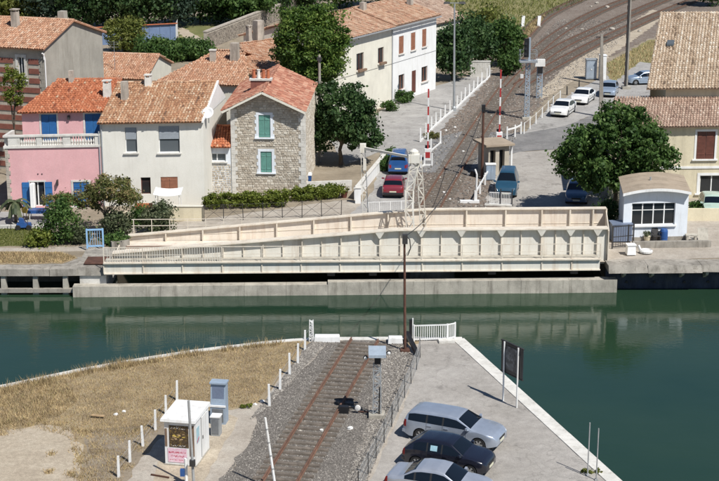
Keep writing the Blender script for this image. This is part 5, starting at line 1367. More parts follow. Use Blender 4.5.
# thicket right of the white house
def big(label, x, y, w, hgt, mat, n=90, group='thicket right of the white house', name='thicket_tree', sz=.2, per=70, tr=True):
    p = g(x, y); s = hgt / 2
    return plant(name, label, 'tree', p, [(0, 0, hgt * .56, w / 2, w / 2 * .9, hgt * .42, n, per, .17 * w + .15, sz)], mat, (hgt * .4, .12, 4) if tr else None, group)
big('dark tree touching the end wall of the white house', 452, 80, 4.6, 6.2, 'leaf_dark')
big('tall dark green tree in the middle of the thicket behind the lamp post', 474, 68, 5.6, 5.8, 'leaf_dark', 110)
big('mid green tree at the right end of the thicket by the track', 503, 66, 4.4, 5.2, 'leaf_mid', 90)
big('small light green tree low at the thicket edge by the white post', 510, 76, 2.2, 2.6, 'leaf_mid', 50, sz=.14)
big('olive bush at the left foot of the thicket', 440, 60, 4.5, 5.5, 'leaf_mid', 80)
big('olive green tree at the back of the thicket', 488, 48, 5.5, 5.0, 'leaf_olive', 80)
# round bush and hedge in the back gardens
p = g(126, 53); plant('round_bush', 'big round olive green bush behind the low orange roof', 'bush', p, [(0, 0, 2.3, 2.6, 2.3, 2.1, 120, 85, .6, .15)], 'leaf_olive', (1.0, .12, 3), None, 'foliage')
for i, (x, y, w, hh) in enumerate(((158, 62, 5.2, 2.9), (178, 60, 5.0, 2.6), (197, 60, 4.6, 2.4))):
    bush(['left clump of green vine behind the low orange roof', 'middle clump of green vine behind the apricot roof', 'right clump of green vine by the stone boundary wall'][i], x, y, w, hh, 'leaf_mid', 'vine_clump', 90, 70, .17, 'vines in the back garden', 3.5)
# row of dark trees along the back
row = [(-6, 22, 7.5, 'leaf_olive'), (26, 20, 7.0, 'leaf_olive'), (58, 21, 9.0, 'leaf_bluish'), (92, 24, 8.5, 'leaf_dark'), (122, 20, 8.0, 'leaf_bluish'), (148, 24, 8.0, 'leaf_dark'), (172, 21, 7.6, 'leaf_bluish'), (200, 18, 8.0, 'leaf_dark'), (226, 16, 8.0, 'leaf_dark'), (246, 20, 6.5, 'leaf_mid'), (270, 12, 7.5, 'leaf_dark'), (300, 6, 7.5, 'leaf_dark'), (340, 2, 7.5, 'leaf_mid'), (380, 0, 7.5, 'leaf_mid'), (418, -2, 7.5, 'leaf_dark')]
names = ['first', 'second', 'third', 'fourth', 'fifth', 'sixth', 'seventh', 'eighth', 'ninth', 'tenth', 'eleventh', 'twelfth', 'thirteenth', 'fourteenth', 'fifteenth']
for i, (x, y, w, mt) in enumerate(row):
    big('%s tree from the left in the dark row along the back' % names[i], x, y + 6, w, w * .92, mt, 95, 'dark tree row along the back', 'row_tree', .26, 65)
big('dark tree behind the tall straw-coloured roof at the right edge', 712, 6, 6, 6, 'leaf_dark', 60, 'trees at the right', 'far_tree', .25)
# weeds near the kiosk and posts
p = g(247, 408); plant('weed_tuft', 'small green weed tuft beside the grey cabinet path', 'weed', p, [(0, 0, .12, .35, .2, .08, 14, 30, .1, .05)], 'leaf_hedge', None, None, 'foliage')
p = g(596, 473); plant('weed_tuft', 'dry green weed at the foot of the two thin posts', 'weed', p, [(-.2, 0, .1, .5, .15, .08, 14, 30, .1, .05)], 'leaf_olive', None, None, 'foliage')
p = g(432, 139); plant('weed_tuft', 'reddish weed bush at the barrier post', 'weed', p, [(0, 0, .35, .7, .4, .3, 25, 40, .2, .07)], 'leaf_mimosa', None, None, 'foliage')
bush('green plants in the planter at the right edge below the cream house', 703, 214, 1.9, .9, 'leaf_mid', n=40)
bush('dark bush in the shade between broad tree and hut', 606, 222, 1.6, 1.6, 'leaf_dark', n=40)
# ------------------------------------------------------------------ cars
CARS = {  # length, width, top profile (x fraction from the rear, z), belt, windscreen range, rear window range, side window range, pillars, wheel positions, wheel radius
 'estate': dict(L=4.6, W=1.76, top=[(0, .80), (.012, .98), (.035, 1.22), (.06, 1.36), (.12, 1.425), (.3, 1.455), (.48, 1.45), (.57, 1.40), (.735, 1.0), (.77, .965), (.9, .875), (.955, .80), (.985, .70), (1, .60)], belt=(.97, .90), ws=(.585, .728), rw=(.018, .055), sw=(.055, .70), pil=(.255, .435), wh=(.195, .815), wr=.315),
 'hatch': dict(L=3.95, W=1.67, top=[(0, .72), (.015, .90), (.05, 1.0), (.14, 1.28), (.2, 1.39), (.36, 1.43), (.5, 1.42), (.58, 1.37), (.735, .97), (.775, .93), (.9, .86), (.955, .79), (.985, .69), (1, .58)], belt=(.93, .87), ws=(.60, .728), rw=(.06, .15), sw=(.14, .70), pil=(.30, .48), wh=(.18, .815), wr=.30),
 'sedan': dict(L=4.55, W=1.74, top=[(0, .72), (.015, .93), (.05, .99), (.14, 1.01), (.19, 1.10), (.29, 1.36), (.36, 1.42), (.5, 1.43), (.58, 1.37), (.73, .97), (.77, .93), (.9, .855), (.955, .78), (.985, .68), (1, .58)], belt=(.93, .88), ws=(.59, .722), rw=(.19, .30), sw=(.20, .70), pil=(.30, .46), wh=(.20, .81), wr=.315),
 'van': dict(L=4.1, W=1.68, top=[(0, .80), (.006, 1.2), (.015, 1.6), (.03, 1.74), (.1, 1.80), (.4, 1.80), (.56, 1.78), (.63, 1.70), (.76, 1.12), (.79, 1.06), (.92, .94), (.97, .82), (1, .62)], belt=(1.02, 1.0), ws=(.635, .752), rw=(.004, .012), sw=(.47, .73), pil=(.50, .505), wh=(.19, .81), wr=.30),
}
CAR_CACHE = {}
def wheel_meshes(r):
    t = MB(); w = .10
    t.lathe([(r * .66, -w * .9), (r * .93, -w), (r, -w * .7), (r, w * .7), (r * .93, w), (r * .66, w * .9)], 22, axis='y')
    rim = MB(); rim.lathe([(r * .66, -w * .75), (r * .64, -w * .98), (r * .60, -w * .8), (.06, -w * .55)], 22, axis='y')
    for k in range(6):
        a = 2 * math.pi * k / 6; rim.bar((math.cos(a) * .05, -w * .72, math.sin(a) * .05), (math.cos(a) * r * .62, -w * .9, math.sin(a) * r * .62), .07, .05, up=(0, 1, 0))
    rim.lathe([(.055, -w * .9), (.05, -w), (.001, -w * 1.02)], 12, axis='y')
    return t, rim
def car(label, style, paint, p, rz, group, ns=84, roof_bars=False, details=True, plate='plate'):
    S = CARS[style]; L, W = S['L'], S['W']; t = thing('parked_car', label, 'car', (p.x, p.y, p.z), rz, group)
    xs_, zs_ = [a for a, _ in S['top']], [b for _, b in S['top']]
    kx = np.linspace(0, 1, 400); kz = np.interp(kx, xs_, zs_)
    ker = np.exp(-np.linspace(-2, 2, 13) ** 2); ker /= ker.sum(); kp = np.concatenate([np.full(6, kz[0]), kz, np.full(6, kz[-1])]); kz = np.convolve(kp, ker, 'valid')
    zt = lambda f: float(np.interp(f, kx, kz)); belt = lambda f: S['belt'][0] + (S['belt'][1] - S['belt'][0]) * f
    fs = np.unique(np.concatenate([np.linspace(0, 1, ns), np.linspace(0, .06, 9), np.linspace(.93, 1, 10)])); wr = S['wr']
    def half(f):
        w = W / 2
        if f > .82: w *= 1 - .22 * ((f - .82) / .18) ** 3.0
        if f < .12: w *= 1 - .13 * ((.12 - f) / .12) ** 2.2
        return w
    NL, NG, NR = 7, 6, 6
    rings = []
    for f in fs:
        x = f * L - L / 2; w = half(f); z_t = zt(f); zb = .20 + (.10 * ((f - .9) / .1) if f > .9 else 0) + (.12 * ((.07 - f) / .07) if f < .07 else 0)
        for wf in S['wh']:
            d = abs(x - (wf * L - L / 2)); ra = wr + .055
            if d < ra: zb = max(zb, wr * .98 + math.sqrt(ra * ra - d * d) * .98)
        zs = min(belt(f), z_t - .035); zs = max(zs, zb + .05)
        hs = []
        for j in range(NL):
            q = j / (NL - 1); z = zb + (zs - zb) * q; zz = (z - .2) / max(.3, zs - .2)
            yy = w * (.955 + .045 * math.sin(math.pi * min(1, max(0, zz)) * .62 + .35) - .02 * max(0, zz - .75) / .25); hs.append((yy, z))
        y0 = hs[-1][0]; gh = max(.0, z_t - .05 - zs); yr = y0 - .02 - .36 * gh
        for j in range(1, NG):
            q = j / (NG - 1); hs.append((y0 - .015 + (yr - y0 + .015) * (q ** 1.15), zs + (z_t - .045 - zs) * q))
        for j in range(1, NR):
            q = j / (NR - 1); hs.append((yr * math.cos(q * math.pi / 2) ** .8 if q < 1 else 0, z_t - .045 + .045 * math.sin(q * math.pi / 2)))
        rings.append((x, hs))
    nh = NL + NG - 1 + NR - 1
    sets = {}
    def put(key, quad): sets.setdefault(key, []).append(quad)
    for i in range(len(fs) - 1):
        f = (fs[i] + fs[i + 1]) / 2; xa, ha = rings[i]; xb, hb = rings[i + 1]
        for j in range(nh - 1):
            green = NL - 1 <= j < NL + NG - 2; roof = j >= NL + NG - 2
            tall = zt(f) - belt(f)
            key = 'body'
            if not green and not roof and f < .034 and .60 < (ha[j][1] + ha[j + 1][1]) / 2 < .93: key = 'tail_light'
            if roof and S['ws'][0] < f < S['ws'][1] and j > NL + NG - 2: key = 'windscreen'
            elif roof and S['rw'][0] < f < S['rw'][1] and j > NL + NG - 2: key = 'rear_window'
            elif green and tall > .17 and S['sw'][0] < f < S['sw'][1] and j < NL + NG - 3:
                if any(abs(f - pp) <= .009 for pp in S['pil']): key = 'pillar'
                else: key = 'window' + str(sum(f > pp for pp in S['pil']))
            for s in (1, -1):
                quad = [(xa, s * ha[j][0], ha[j][1]), (xb, s * hb[j][0], hb[j][1]), (xb, s * hb[j + 1][0], hb[j + 1][1]), (xa, s * ha[j + 1][0], ha[j + 1][1])]
                if s < 0: quad.reverse()
                put(key if key in ('body', 'windscreen', 'rear_window') else key + ('l' if s > 0 else 'r'), quad)
    for end in (0, -1):
        x, hs = rings[end]; ring = [(x, y, z) for y, z in hs] + [(x, -y, z) for y, z in reversed(hs[:-1])]
        put('body', ring)
    for key, qs in sets.items():
        mb = MB()
        for q in qs: mb.face(q)
        if key == 'body': mb.build('body', M[paint], t, smooth=True)
        elif key in ('windscreen', 'rear_window'): mb.build(key, M['car_glass'], t, smooth=True)
        elif key.startswith('tail'): mb.build('tail_light', M['lamp_red'], t, smooth=True)
        elif key.startswith('pillar'): mb.build('pillar', M['trim_black'], t, smooth=True)
        else: mb.build('side_window', M['car_glass'], t, smooth=True)
    mb = MB(); mb.box(-L / 2 + .18, L / 2 - .2, -W / 2 + .14, W / 2 - .14, .17, .62); mb.build('dark_underbody', M['trim_black'], t)  # black box inside the shell, its colour standing in for shade in the wheel arches
    mb = MB(); mb.box(-L * .22, L * .2, -W / 2 + .30, W / 2 - .30, .6, 1.0); mb.build('seats', M['trim_black'], t)
    key = ('wheel', wr)
    for wf in S['wh']:
        for s in (-1, 1):
            if key not in CAR_CACHE:
                a_, b_ = wheel_meshes(wr); o = a_.build('wheel', M['rubber'], t, smooth=False); r_ = b_.build('rim', M['rim'], o); CAR_CACHE[key] = (o.data, r_.data)
            else:
                o = bpy.data.objects.new('wheel', CAR_CACHE[key][0]); link(o, t); r_ = bpy.data.objects.new('rim', CAR_CACHE[key][1]); link(r_, o)
            o.location = (wf * L - L / 2, s * (W / 2 - .115), wr); o.rotation_euler = (0, 0, 0 if s < 0 else math.pi)
    hf = half(.985); zf = zt(.975)
    for s in (-1, 1):
        mb = MB(); mb.hexa([(L / 2 - .30, s * (hf + .02), .58), (L / 2 - .02, s * (hf - .12), .56), (L / 2 - .02, s * (hf - .42), .56), (L / 2 - .30, s * (hf - .30), .58)], [(L / 2 - .30, s * (hf - .015), .725), (L / 2 - .10, s * (hf - .14), .70), (L / 2 - .10, s * (hf - .42), .70), (L / 2 - .30, s * (hf - .30), .755)]); mb.build('headlight', M['lamp_clear'], t)
        hr = half(.02)
        yc = rings[0][1][NL - 1][0]; mb = MB(); mb.box(-L / 2 - .008, -L / 2 - .001, min(s * (yc - .16), s * (yc - .02)), max(s * (yc - .16), s * (yc - .02)), .60, min(.86, zt(0) - .04)); mb.build('tail_lamp', M['lamp_red'], t)
        fx = (S['ws'][1] - .03) * L - L / 2
        mb = MB(); yy = half(.7); mb.hexa([(fx - .06, s * (yy - .02), belt(.7) + .02), (fx + .10, s * (yy - .02), belt(.7) + .02), (fx + .06, s * (yy + .17), belt(.7) + .05), (fx - .06, s * (yy + .17), belt(.7) + .05)], [(fx - .06, s * (yy - .03), belt(.7) + .13), (fx + .08, s * (yy - .03), belt(.7) + .13), (fx + .03, s * (yy + .16), belt(.7) + .15), (fx - .06, s * (yy + .16), belt(.7) + .15)]); mb.build('mirror', M[paint], t)
        if details:
            for pp in S['pil']:
                hx = pp * L - L / 2 + .02; mb = MB(); mb.box(hx + .05, hx + .25, min(s * (half(pp) - .01), s * (half(pp) + .02)), max(s * (half(pp) - .01), s * (half(pp) + .02)), belt(pp) - .13, belt(pp) - .09); mb.build('door_handle', M[paint], t)
            mb = MB(); mb.box(-L * .18, L * .20, min(s * (W / 2 - .03), s * (W / 2 + .012)), max(s * (W / 2 - .03), s * (W / 2 + .012)), .44, .50); mb.build('side_trim', M[paint if paint != 'paint_white' else 'trim_black'], t)
    for s in (-1, 1):                                  # door gaps
        for f in list(S['pil']) + [S['sw'][1] - .02]:
            i = int(np.argmin(abs(fs - f))); x, hs = rings[i]; mb = MB()
            for a_, b_ in zip(hs[1:NL - 1], hs[2:NL]): mb.face([(x - .007, s * (a_[0] + .003), a_[1]), (x + .007, s * (a_[0] + .003), a_[1]), (x + .007, s * (b_[0] + .003), b_[1]), (x - .007, s * (b_[0] + .003), b_[1])])
            mb.build('door_gap', M['trim_black'], t, fix=False)
    mb = MB(); mb.box(L / 2 - .05, L / 2 + .012, -.36, .36, .50, .60); mb.build('grille', M['trim_black'], t)
    mb = MB(); mb.box(L / 2 - .05, L / 2 + .02, -.26, .26, .36, .46); mb.build('number_plate', M[plate], t)
    mb = MB(); mb.box(-L / 2 - .02, -L / 2 + .05, -.26, .26, .50, .60); mb.build('number_plate', M[plate], t)
    mb = MB(); mb.hexa([(-L / 2 - .04, -hr, .34), (-L / 2 + .1, -hr - .02, .34), (-L / 2 + .1, hr + .02, .34), (-L / 2 - .04, hr, .34)], [(-L / 2 - .04, -hr, .48), (-L / 2 + .1, -hr - .02, .48), (-L / 2 + .1, hr + .02, .48), (-L / 2 - .04, hr, .48)]); mb.build('rear_bumper', M[paint if paint not in ('paint_red',) else 'trim_black'], t)
    if roof_bars:
        for s in (-1, 1):
            mb = MB(); pts = [Vector((f * L - L / 2, s * (half(f) - .23), zt(f) + .02)) for f in (.1, .2, .3, .4, .5, .55)]
            mb.path(pts, .018, 6); mb.build('roof_rail', M['trim_black'], t)
    return t
near_g = 'cars parked on the near quay'
car('silver estate car with dark windows, topmost of the three parked on the quay', 'estate', 'paint_silver', g(455, 440) + Vector((0, 0, .02)), R(-24), near_g, 110)
t = car('black hatchback between the two silver cars on the quay', 'hatch', 'paint_black', g(449, 467) + Vector((0, 0, .02)), R(-23), near_g, 110)
mb = MB(); mb.hexa([(-.62, -.80, .98), (-.30, -.80, .98), (-.30, -.79, .98), (-.62, -.79, .98)], [(-.62, -.715, 1.2), (-.30, -.715, 1.2), (-.30, -.705, 1.2), (-.62, -.705, 1.2)]); mb.build('sunshade', M['plate_blue'], t)['label'] = 'pale green-blue sunshade on the rear side window'
car('silver saloon cut off by the bottom edge, nearest of the three quay cars', 'sedan', 'paint_silver_pale', g(440, 496) + Vector((0, 0, .02)), R(-20), near_g, 110)
far_g = 'cars parked on the far bank'
zz = Vector((0, 0, Z2))
car('dark red hatchback seen from behind near the white mast', 'hatch', 'paint_red', g(394, 193) + zz, heading(g(392, 200), g(399, 165)), far_g, 60)
car('bright blue van parked ahead of the red car', 'van', 'paint_blue', g(399, 170) + zz, heading(g(392, 200), g(399, 165)), far_g, 60)
car('petrol blue van facing the canal beside the crossing booth', 'van', 'paint_petrol', g(507, 193) + Vector((0, 0, Z5)), heading(g(511, 175), g(504, 203)), far_g, 60)
dv = heading(g(585, 96), g(556, 117))
zs5 = Vector((0, 0, Z5))
car('white saloon at the front of the row on the station road', 'sedan', 'paint_white', g(563, 114) + zs5, dv, far_g, 60)
car('second white saloon behind the first on the station road', 'sedan', 'paint_white', g(583, 102) + zs5, dv, far_g, 60)
car('pale metallic blue hatchback behind the two white saloons', 'hatch', 'paint_ice', g(609, 95) + zs5, dv + R(6), far_g, 60)
car('silver blue car half hidden by the tall tiled roof', 'hatch', 'paint_ice', g(644, 84) + zs5, R(190), far_g, 60)
car('dark blue car parked in the deep shade under the broad tree', 'hatch', 'paint_navy', g(577, 200) + zs5, R(-100), far_g, 60)
car('pale green car behind the hut at the right edge', 'hatch', 'paint_green', g(712, 213) + Vector((0, 0, Z1)), R(-95), far_g, 60)
# ------------------------------------------------------------------ near bank: fences, kiosk, cabinets, signal
def post_fence(name, label, bases, hgt, w, mat, wires=(.35, .65, .9), wire_m='steel_grey', plinth=None, extra=None, wr=.006):
    o0 = bases[0]; t = thing(name, label, 'fence', o0)
    pts = [p - o0 for p in bases]
    for i, p in enumerate(pts):
        mb = MB(); k = random.uniform(-.03, .03); hh = hgt * random.uniform(.95, 1.05)
        mb.hexa([(p.x - w / 2, p.y - w / 2, -.05), (p.x + w / 2, p.y - w / 2, -.05), (p.x + w / 2, p.y + w / 2, -.05), (p.x - w / 2, p.y + w / 2, -.05)],
                [(p.x - w * .38 + k, p.y - w * .38, hh), (p.x + w * .38 + k, p.y - w * .38, hh), (p.x + w * .38 + k, p.y + w * .38, hh), (p.x - w * .38 + k, p.y + w * .38, hh)])
        mb.build('post', M[mat], t)
    for f in wires:
        mb = MB()
        for a, b in zip(pts[:-1], pts[1:]): mb.tube(a + Vector((0, 0, hgt * f)), b + Vector((0, 0, hgt * f)), wr, wr, 4)
        mb.build('wire', M[wire_m], t)
    if plinth:
        for a, b in zip(pts[:-1], pts[1:]):
            mb = MB(); mb.bar(a + Vector((0, 0, plinth / 2)), b + Vector((0, 0, plinth / 2)), .12, plinth); mb.build('plinth', M[mat], t)
    return t
post_fence('post_fence', 'row of leaning white concrete posts on the dry grass by the kiosk', px((118.8, 477), (130, 462), (143, 446), (155.5, 430), (166, 414), (177, 400)), 1.0, .12, 'white_paint', (.4, .75))
t = post_fence('post_fence', 'row of white concrete posts along the ballast up to the water', px((269.5, 406), (280, 390), (289.7, 375), (297.8, 363.5), (305, 350), (312, 341)), 1.15, .13, 'white_paint', (.4, .75))
# white blocks at the end of the near track
for lab, (xa, xb, y) in (('white concrete block left of the track end', (314, 340, 342.5)), ('white concrete block right of the track end', (388, 403, 344))):
    a, b = g(xa, y), g(xb, y); t = thing('end_block', lab, 'concrete block', a, heading(a, b), 'white blocks at the track end'); L = (b - a).length
    mb = MB(); mb.hexa([(0, 0, 0), (L, 0, 0), (L, .55, 0), (0, .55, 0)], [(.03, .02, .3), (L - .03, .02, .3), (L - .03, .5, .3), (.03, .5, .3)]); mb.build('block', M['white_paint'], t)
    mb = MB(); mb.box(.05, L - .05, .06, .46, .303, .34); mb.build('cap', M['white_paint'], t)
def lattice_post(name, label, base, hgt, w, mat, cat='post'):
    t = thing(name, label, cat, base); mb = MB(); lattice(mb, (0, 0, -.05), (0, 0, hgt), w, w * .8, w * .6, 6, .04); mb.build('lattice', M[mat], t); return t
lattice_post('marker_post', 'white lattice post at the water end of the white fence', g(311.5, 341.5), 1.25, .12, 'white_paint')
# kiosk
FL, FR = g(165.5, 464.5), g(196.5, 467)
h = House('kiosk', 'small white cabin with flat roof and pasted posters beside the ballast', 'kiosk', FL, R(-11)); W = 1.42; D = 2.15; HK = 2.12
mb = MB(); mb.box(0, W, 0, D, .06, HK); mb.build('body', M['kiosk_white'], h.root)
mb = MB(); mb.box(-.04, W + .04, -.04, D + .04, -.02, .058); mb.build('plinth', M['concrete'], h.root)
mb = MB(); mb.hexa([(-.14, -.16, HK + .003), (W + .08, -.16, HK + .003), (W + .08, D + .08, HK + .003), (-.14, D + .08, HK + .003)], [(-.12, -.14, HK + .12), (W + .06, -.14, HK + .12), (W + .06, D + .06, HK + .16), (-.12, D + .06, HK + .16)]); mb.build('roof', M['kiosk_white'], h.root)
mb = MB(); mb.box(W + .003, W + .03, .95, 1.85, .1, 1.98); d = mb.build('door', M['kiosk_white'], h.root)
mb = MB(); mb.box(W + .031, W + .06, 1.02, 1.07, .95, 1.1); mb.build('handle', M['dark_steel'], d)
mb = MB(); mb.box(W + .002, W + .012, .925, .948, .1, 2.0); mb.box(W + .002, W + .012, 1.853, 1.875, .1, 2.0); mb.build('door_gap', M['dark_steel'], d)
mb = MB(); mb.box(W + .003, W + .012, .22, .62, 1.0, 1.75); s_ = mb.build('notice', M['plate_blue'], h.root)
mb = MB(); mb.hexa([(W + .013, .25, 1.02), (W + .013, .55, 1.18), (W + .02, .55, 1.18), (W + .02, .25, 1.02)], [(W + .013, .25, 1.10), (W + .013, .55, 1.26), (W + .02, .55, 1.26), (W + .02, .25, 1.10)]); mb.build('notice_print', M['poster_red'], s_)
mb = MB(); mb.box(.22, 1.12, -.014, -.003, .88, 1.92); po = mb.build('poster', M['poster_dark'], h.root); po['label'] = 'dark brown and gold printed poster'
rr = random.Random(4)                                  # blurred gold and white print
for k, (mt, n, z0, z1, w0, h0) in enumerate((('plank', 9, 1.2, 1.6, .16, .07), ('plastic_yellow', 5, 1.3, 1.55, .12, .08), ('debris_white', 14, 1.74, 1.88, .04, .05), ('debris_white', 12, .91, 1.0, .05, .04))):
    mb = MB()
    for i in range(n):
        x = .28 + (.72 - w0) * (i + .5 + rr.uniform(-.3, .3)) / n; z = rr.uniform(z0, z1 - h0); w_ = w0 * rr.uniform(.5, 1.2); hh = h0 * rr.uniform(.5, 1.2); y_ = -.0145 - .0012 * (k + 1) - .00005 * i
        mb.face([(x, y_, z), (x + w_, y_, z + hh * .3), (x + w_ * .8, y_, z + hh), (x + w_ * .1, y_, z + hh * .8)])
    mb.build('poster_print', M[mt], po, fix=False, kind='stuff')
mb = MB(); mb.box(.14, 1.02, -.02, -.015, .16, .83); po = mb.build('poster', M['poster_pink'], h.root); po['label'] = 'pink poster with two lines of red print'
for row_, (zz, hh, n, x0, x1) in enumerate(((.58, .13, 13, .18, .98), (.40, .13, 10, .28, .92), (.25, .06, 16, .22, .96))):
    mb = MB(); w_ = (x1 - x0) / n                       # red print, too blurred in the photograph to read
    for i in range(n):
        a = x0 + i * w_; k = rr.uniform(.35, 1.0); z = zz + hh * rr.uniform(0, .3)
        mb.face([(a, -.0205, z), (a + w_ * k, -.0205, z + hh * .06), (a + w_ * k * .9, -.0205, z + hh * rr.uniform(.4, .7)), (a + w_ * .08, -.0205, z + hh * rr.uniform(.35, .7))])
    mb.build('poster_print', M['poster_red'], po, fix=False, kind='stuff')
mb = MB(); mb.box(.02, .12, -.016, -.003, .9, 1.75); mb.box(1.16, 1.38, -.016, -.003, .5, 1.95); mb.build('torn_poster', M['wood_eave'], h.root)
# grey post before the kiosk, short marker post, leaning white pole
t = thing('grey_pole', 'tall plain grey pole standing in front of the white kiosk', 'pole', g(194, 487)); mb = MB(); mb.tube((0, 0, -.05), (-.12, 0, 4.0), .065, .055, 10); mb.build('shaft', M['grey_pole'], t); mb = MB(); mb.cbox(-.03, -.06, 1.02, .24, .2, .26); mb.build('clamp', M['dark_steel'], t)
t = thing('short_post', 'short white post with dark blue box by the kiosk corner', 'post', g(186.5, 485)); mb = MB(); mb.tube((0, 0, -.05), (0, 0, 1.25), .07, .07, 10); mb.build('shaft', M['white_paint'], t); mb = MB(); mb.cbox(-.15, -.02, .45, .2, .2, .3); mb.build('box', M['plastic_blue'], t)
t = thing('leaning_pole', 'thin white pole leaning left beside the near track', 'pole', g(276, 491)); mb = MB(); mb.tube((0, 0, -.05), (-.42, .1, 3.35), .06, .05, 8); mb.build('shaft', M['white_paint'], t)
for i in range(5): mb = MB(); mb.tube((-.42 * (i * .6 + .4) / 3.3, .1 * (i * .6 + .4) / 3.3, i * .6 + .4), (-.42 * (i * .6 + .45) / 3.3, .1 * (i * .6 + .45) / 3.3, i * .6 + .46), .066, .066, 8); mb.build('band', M['grey_pole'], t)
# cabinets
h = House('control_cabinet', 'tall blue-grey cabinet with sloping dark panel behind the kiosk', 'cabinet', g(210.5, 424), R(-9)); W = .74
mb = MB(); mb.prism([(0, 0), (W, 0), (W, .95), (0, .95)], 0, .62); mb.build('base', M['cabinet_blue'], h.root)
mb = MB(); mb.hexa([(0, .08, .953), (W, .08, .953), (W, .62, .953), (0, .62, .953)], [(0, .22, 1.98), (W, .22, 1.98), (W, .62, 1.98), (0, .62, 1.98)]); mb.build('upper', M['cabinet_blue'], h.root)
mb = MB(); mb.hexa([(.08, .10, 1.06), (W - .08, .10, 1.06), (W - .08, .115, 1.06), (.08, .115, 1.06)], [(.08, .185, 1.84), (W - .08, .185, 1.84), (W - .08, .20, 1.84), (.08, .20, 1.84)]); mb.build('panel', M['cabinet_panel'], h.root)
mb = MB(); mb.box(-.04, W + .04, .12, .68, 1.983, 2.06); mb.build('cap', M['cabinet_blue'], h.root)
mb = MB(); mb.box(-.02, W + .02, -.03, .05, .88, .965); mb.build('ledge', M['white_paint'], h.root)
mb = MB(); mb.box(.1, W - .1, -.015, -.002, .12, .80); mb.build('door', M['plastic_grey'], h.root)
h = House('small_cabinet', 'knee-high grey cabinet in front of the tall blue-grey one', 'cabinet', g(211, 436), R(-9))
mb = MB(); mb.box(0, .42, 0, .45, .0, .92); mb.build('body', M['steel_grey'], h.root); mb = MB(); mb.box(-.03, .45, -.03, .48, .923, .98); mb.build('lid', M['white_paint'], h.root); mb = MB(); mb.box(.05, .37, -.015, -.002, .1, .85); mb.build('door', M['plastic_grey'], h.root)
# lattice signal by the track
h = House('dwarf_signal', 'lattice signal post with flat grey hood beside the near track', 'signal', g(377, 417), R(0))
mb = MB(); mb.cbox(0, 0, 0, .8, .7, .22); mb.build('base', M['concrete'], h.root)
mb = MB(); lattice(mb, (0, 0, .2), (0, 0, 2.75), .19, .17, .12, 8, .045); mb.build('mast', M['steel_grey'], h.root)
mb = MB(); mb.cbox(.02, 0, 2.753, .3, .28, .45); mb.build('neck', M['black_gear'], h.root)
mb = MB(); mb.hexa([(-.42, -.5, 3.2), (.42, -.5, 3.2), (.42, .3, 3.3), (-.42, .3, 3.3)], [(-.42, -.5, 3.34), (.42, -.5, 3.34), (.42, .3, 3.55), (-.42, .3, 3.55)]); mb.build('hood', M['signal_blue'], h.root)
for s, zz in ((-1, 3.05), (1, 3.3)):
    mb = MB(); mb.lathe([(.02, -.1), (.1, -.06), (.12, 0), (.1, .06), (.02, .1)], 12, (s * .56, 0, zz), 'y'); mb.build('lamp', M['black_gear'], h.root)
    mb = MB(); mb.lathe([(.01, -.15), (.07, -.125), (.085, -.1), (.02, -.09)], 12, (s * .56, 0, zz), 'y'); mb.build('lens', M['debris_white'], h.root)
    mb = MB(); mb.bar((s * .15, 0, zz), (s * .48, 0, zz), .04); mb.build('bracket', M['dark_steel'], h.root)
mb = MB(); mb.tube((.1, -.15, .2), (.12, -.15, 1.6), .03); mb.build('cable', M['black_gear'], h.root)
# point lever on the track
p = g(346, 413); t = thing('point_lever', 'black point lever with white counterweight lying by the right rail', 'point lever', p + Vector((0, 0, .1)), R(-8))
mb = MB(); mb.cbox(-.12, 0, -.1, .55, .35, .36, taper=.85); mb.build('casing', M['black_gear'], t); mb = MB(); mb.bar((.1, 0, .18), (.55, .0, .22), .06); mb.build('lever', M['black_gear'], t); mb = MB(); mb.lathe([(.02, -.08), (.13, -.06), (.15, 0), (.13, .06), (.02, .08)], 14, (.58, 0, .2), 'y'); mb.build('counterweight', M['debris_white'], t)
mb = MB(); mb.bar((.6, 0, .02), (1.35, -.05, .02), .05); mb.build('rod', M['rust'], t); mb = MB(); mb.bar((-.3, .1, .15), (-.42, .1, .42), .05); mb.build('handle', M['black_gear'], t)
# rusty pole at the end of the near track with black strut
def cat_line(a, b, sag, n=16): return [a.lerp(b, k / n) - Vector((0, 0, sag * 4 * (k / n) * (1 - k / n))) for k in range(n + 1)]
nb = g(405, 351); zt_n = aty(402.5, 237, nb.y).z
t = thing('rusty_pole', 'tall rusty pole at the canal end of the near track', 'pole', nb); mb = MB(); mb.tube((0, 0, -.05), (-.08, 0, zt_n), .085, .06, 10); mb.build('shaft', M['rust'], t); mb = MB(); mb.cbox(-.05, -.05, zt_n - .35, .28, .26, .5); mb.build('head', M['dark_steel'], t)
mb = MB(); mb.path([Vector((.02, -.06, zt_n + .05)), Vector((.2, -.1, zt_n - .1)), Vector((.25, -.1, zt_n - .6)), Vector((.1, -.08, zt_n - 1.0))], .03); mb.build('hose', M['black_gear'], t)
mb = MB(); mb.cbox(0, 0, 0, .5, .5, .12); mb.build('footing', M['rust'], t)
a, b = g(406.5, 342), g(418, 357); t = thing('black_buffer_bar', 'thick black bar lying against the mesh fence at the track end', 'bar', b); d = a - b
mb = MB(); mb.bar(Vector((0, 0, .12)), d + Vector((0, 0, .55)), .22, .2); mb.build('bar', M['black_gear'], t); mb = MB(); mb.cbox(d.x, d.y, 0, .2, .2, .5); mb.build('stand', M['black_gear'], t)
t = thing('black_post', 'dark green post with white edge beside the white railing', 'post', g(410.5, 341)); mb = MB(); mb.cbox(0, 0, 0, .16, .16, 1.25); mb.build('shaft', M['black_gear'], t); mb = MB(); mb.cbox(.12, 0, 0, .06, .14, 1.32); mb.build('edge', M['white_paint'], t)
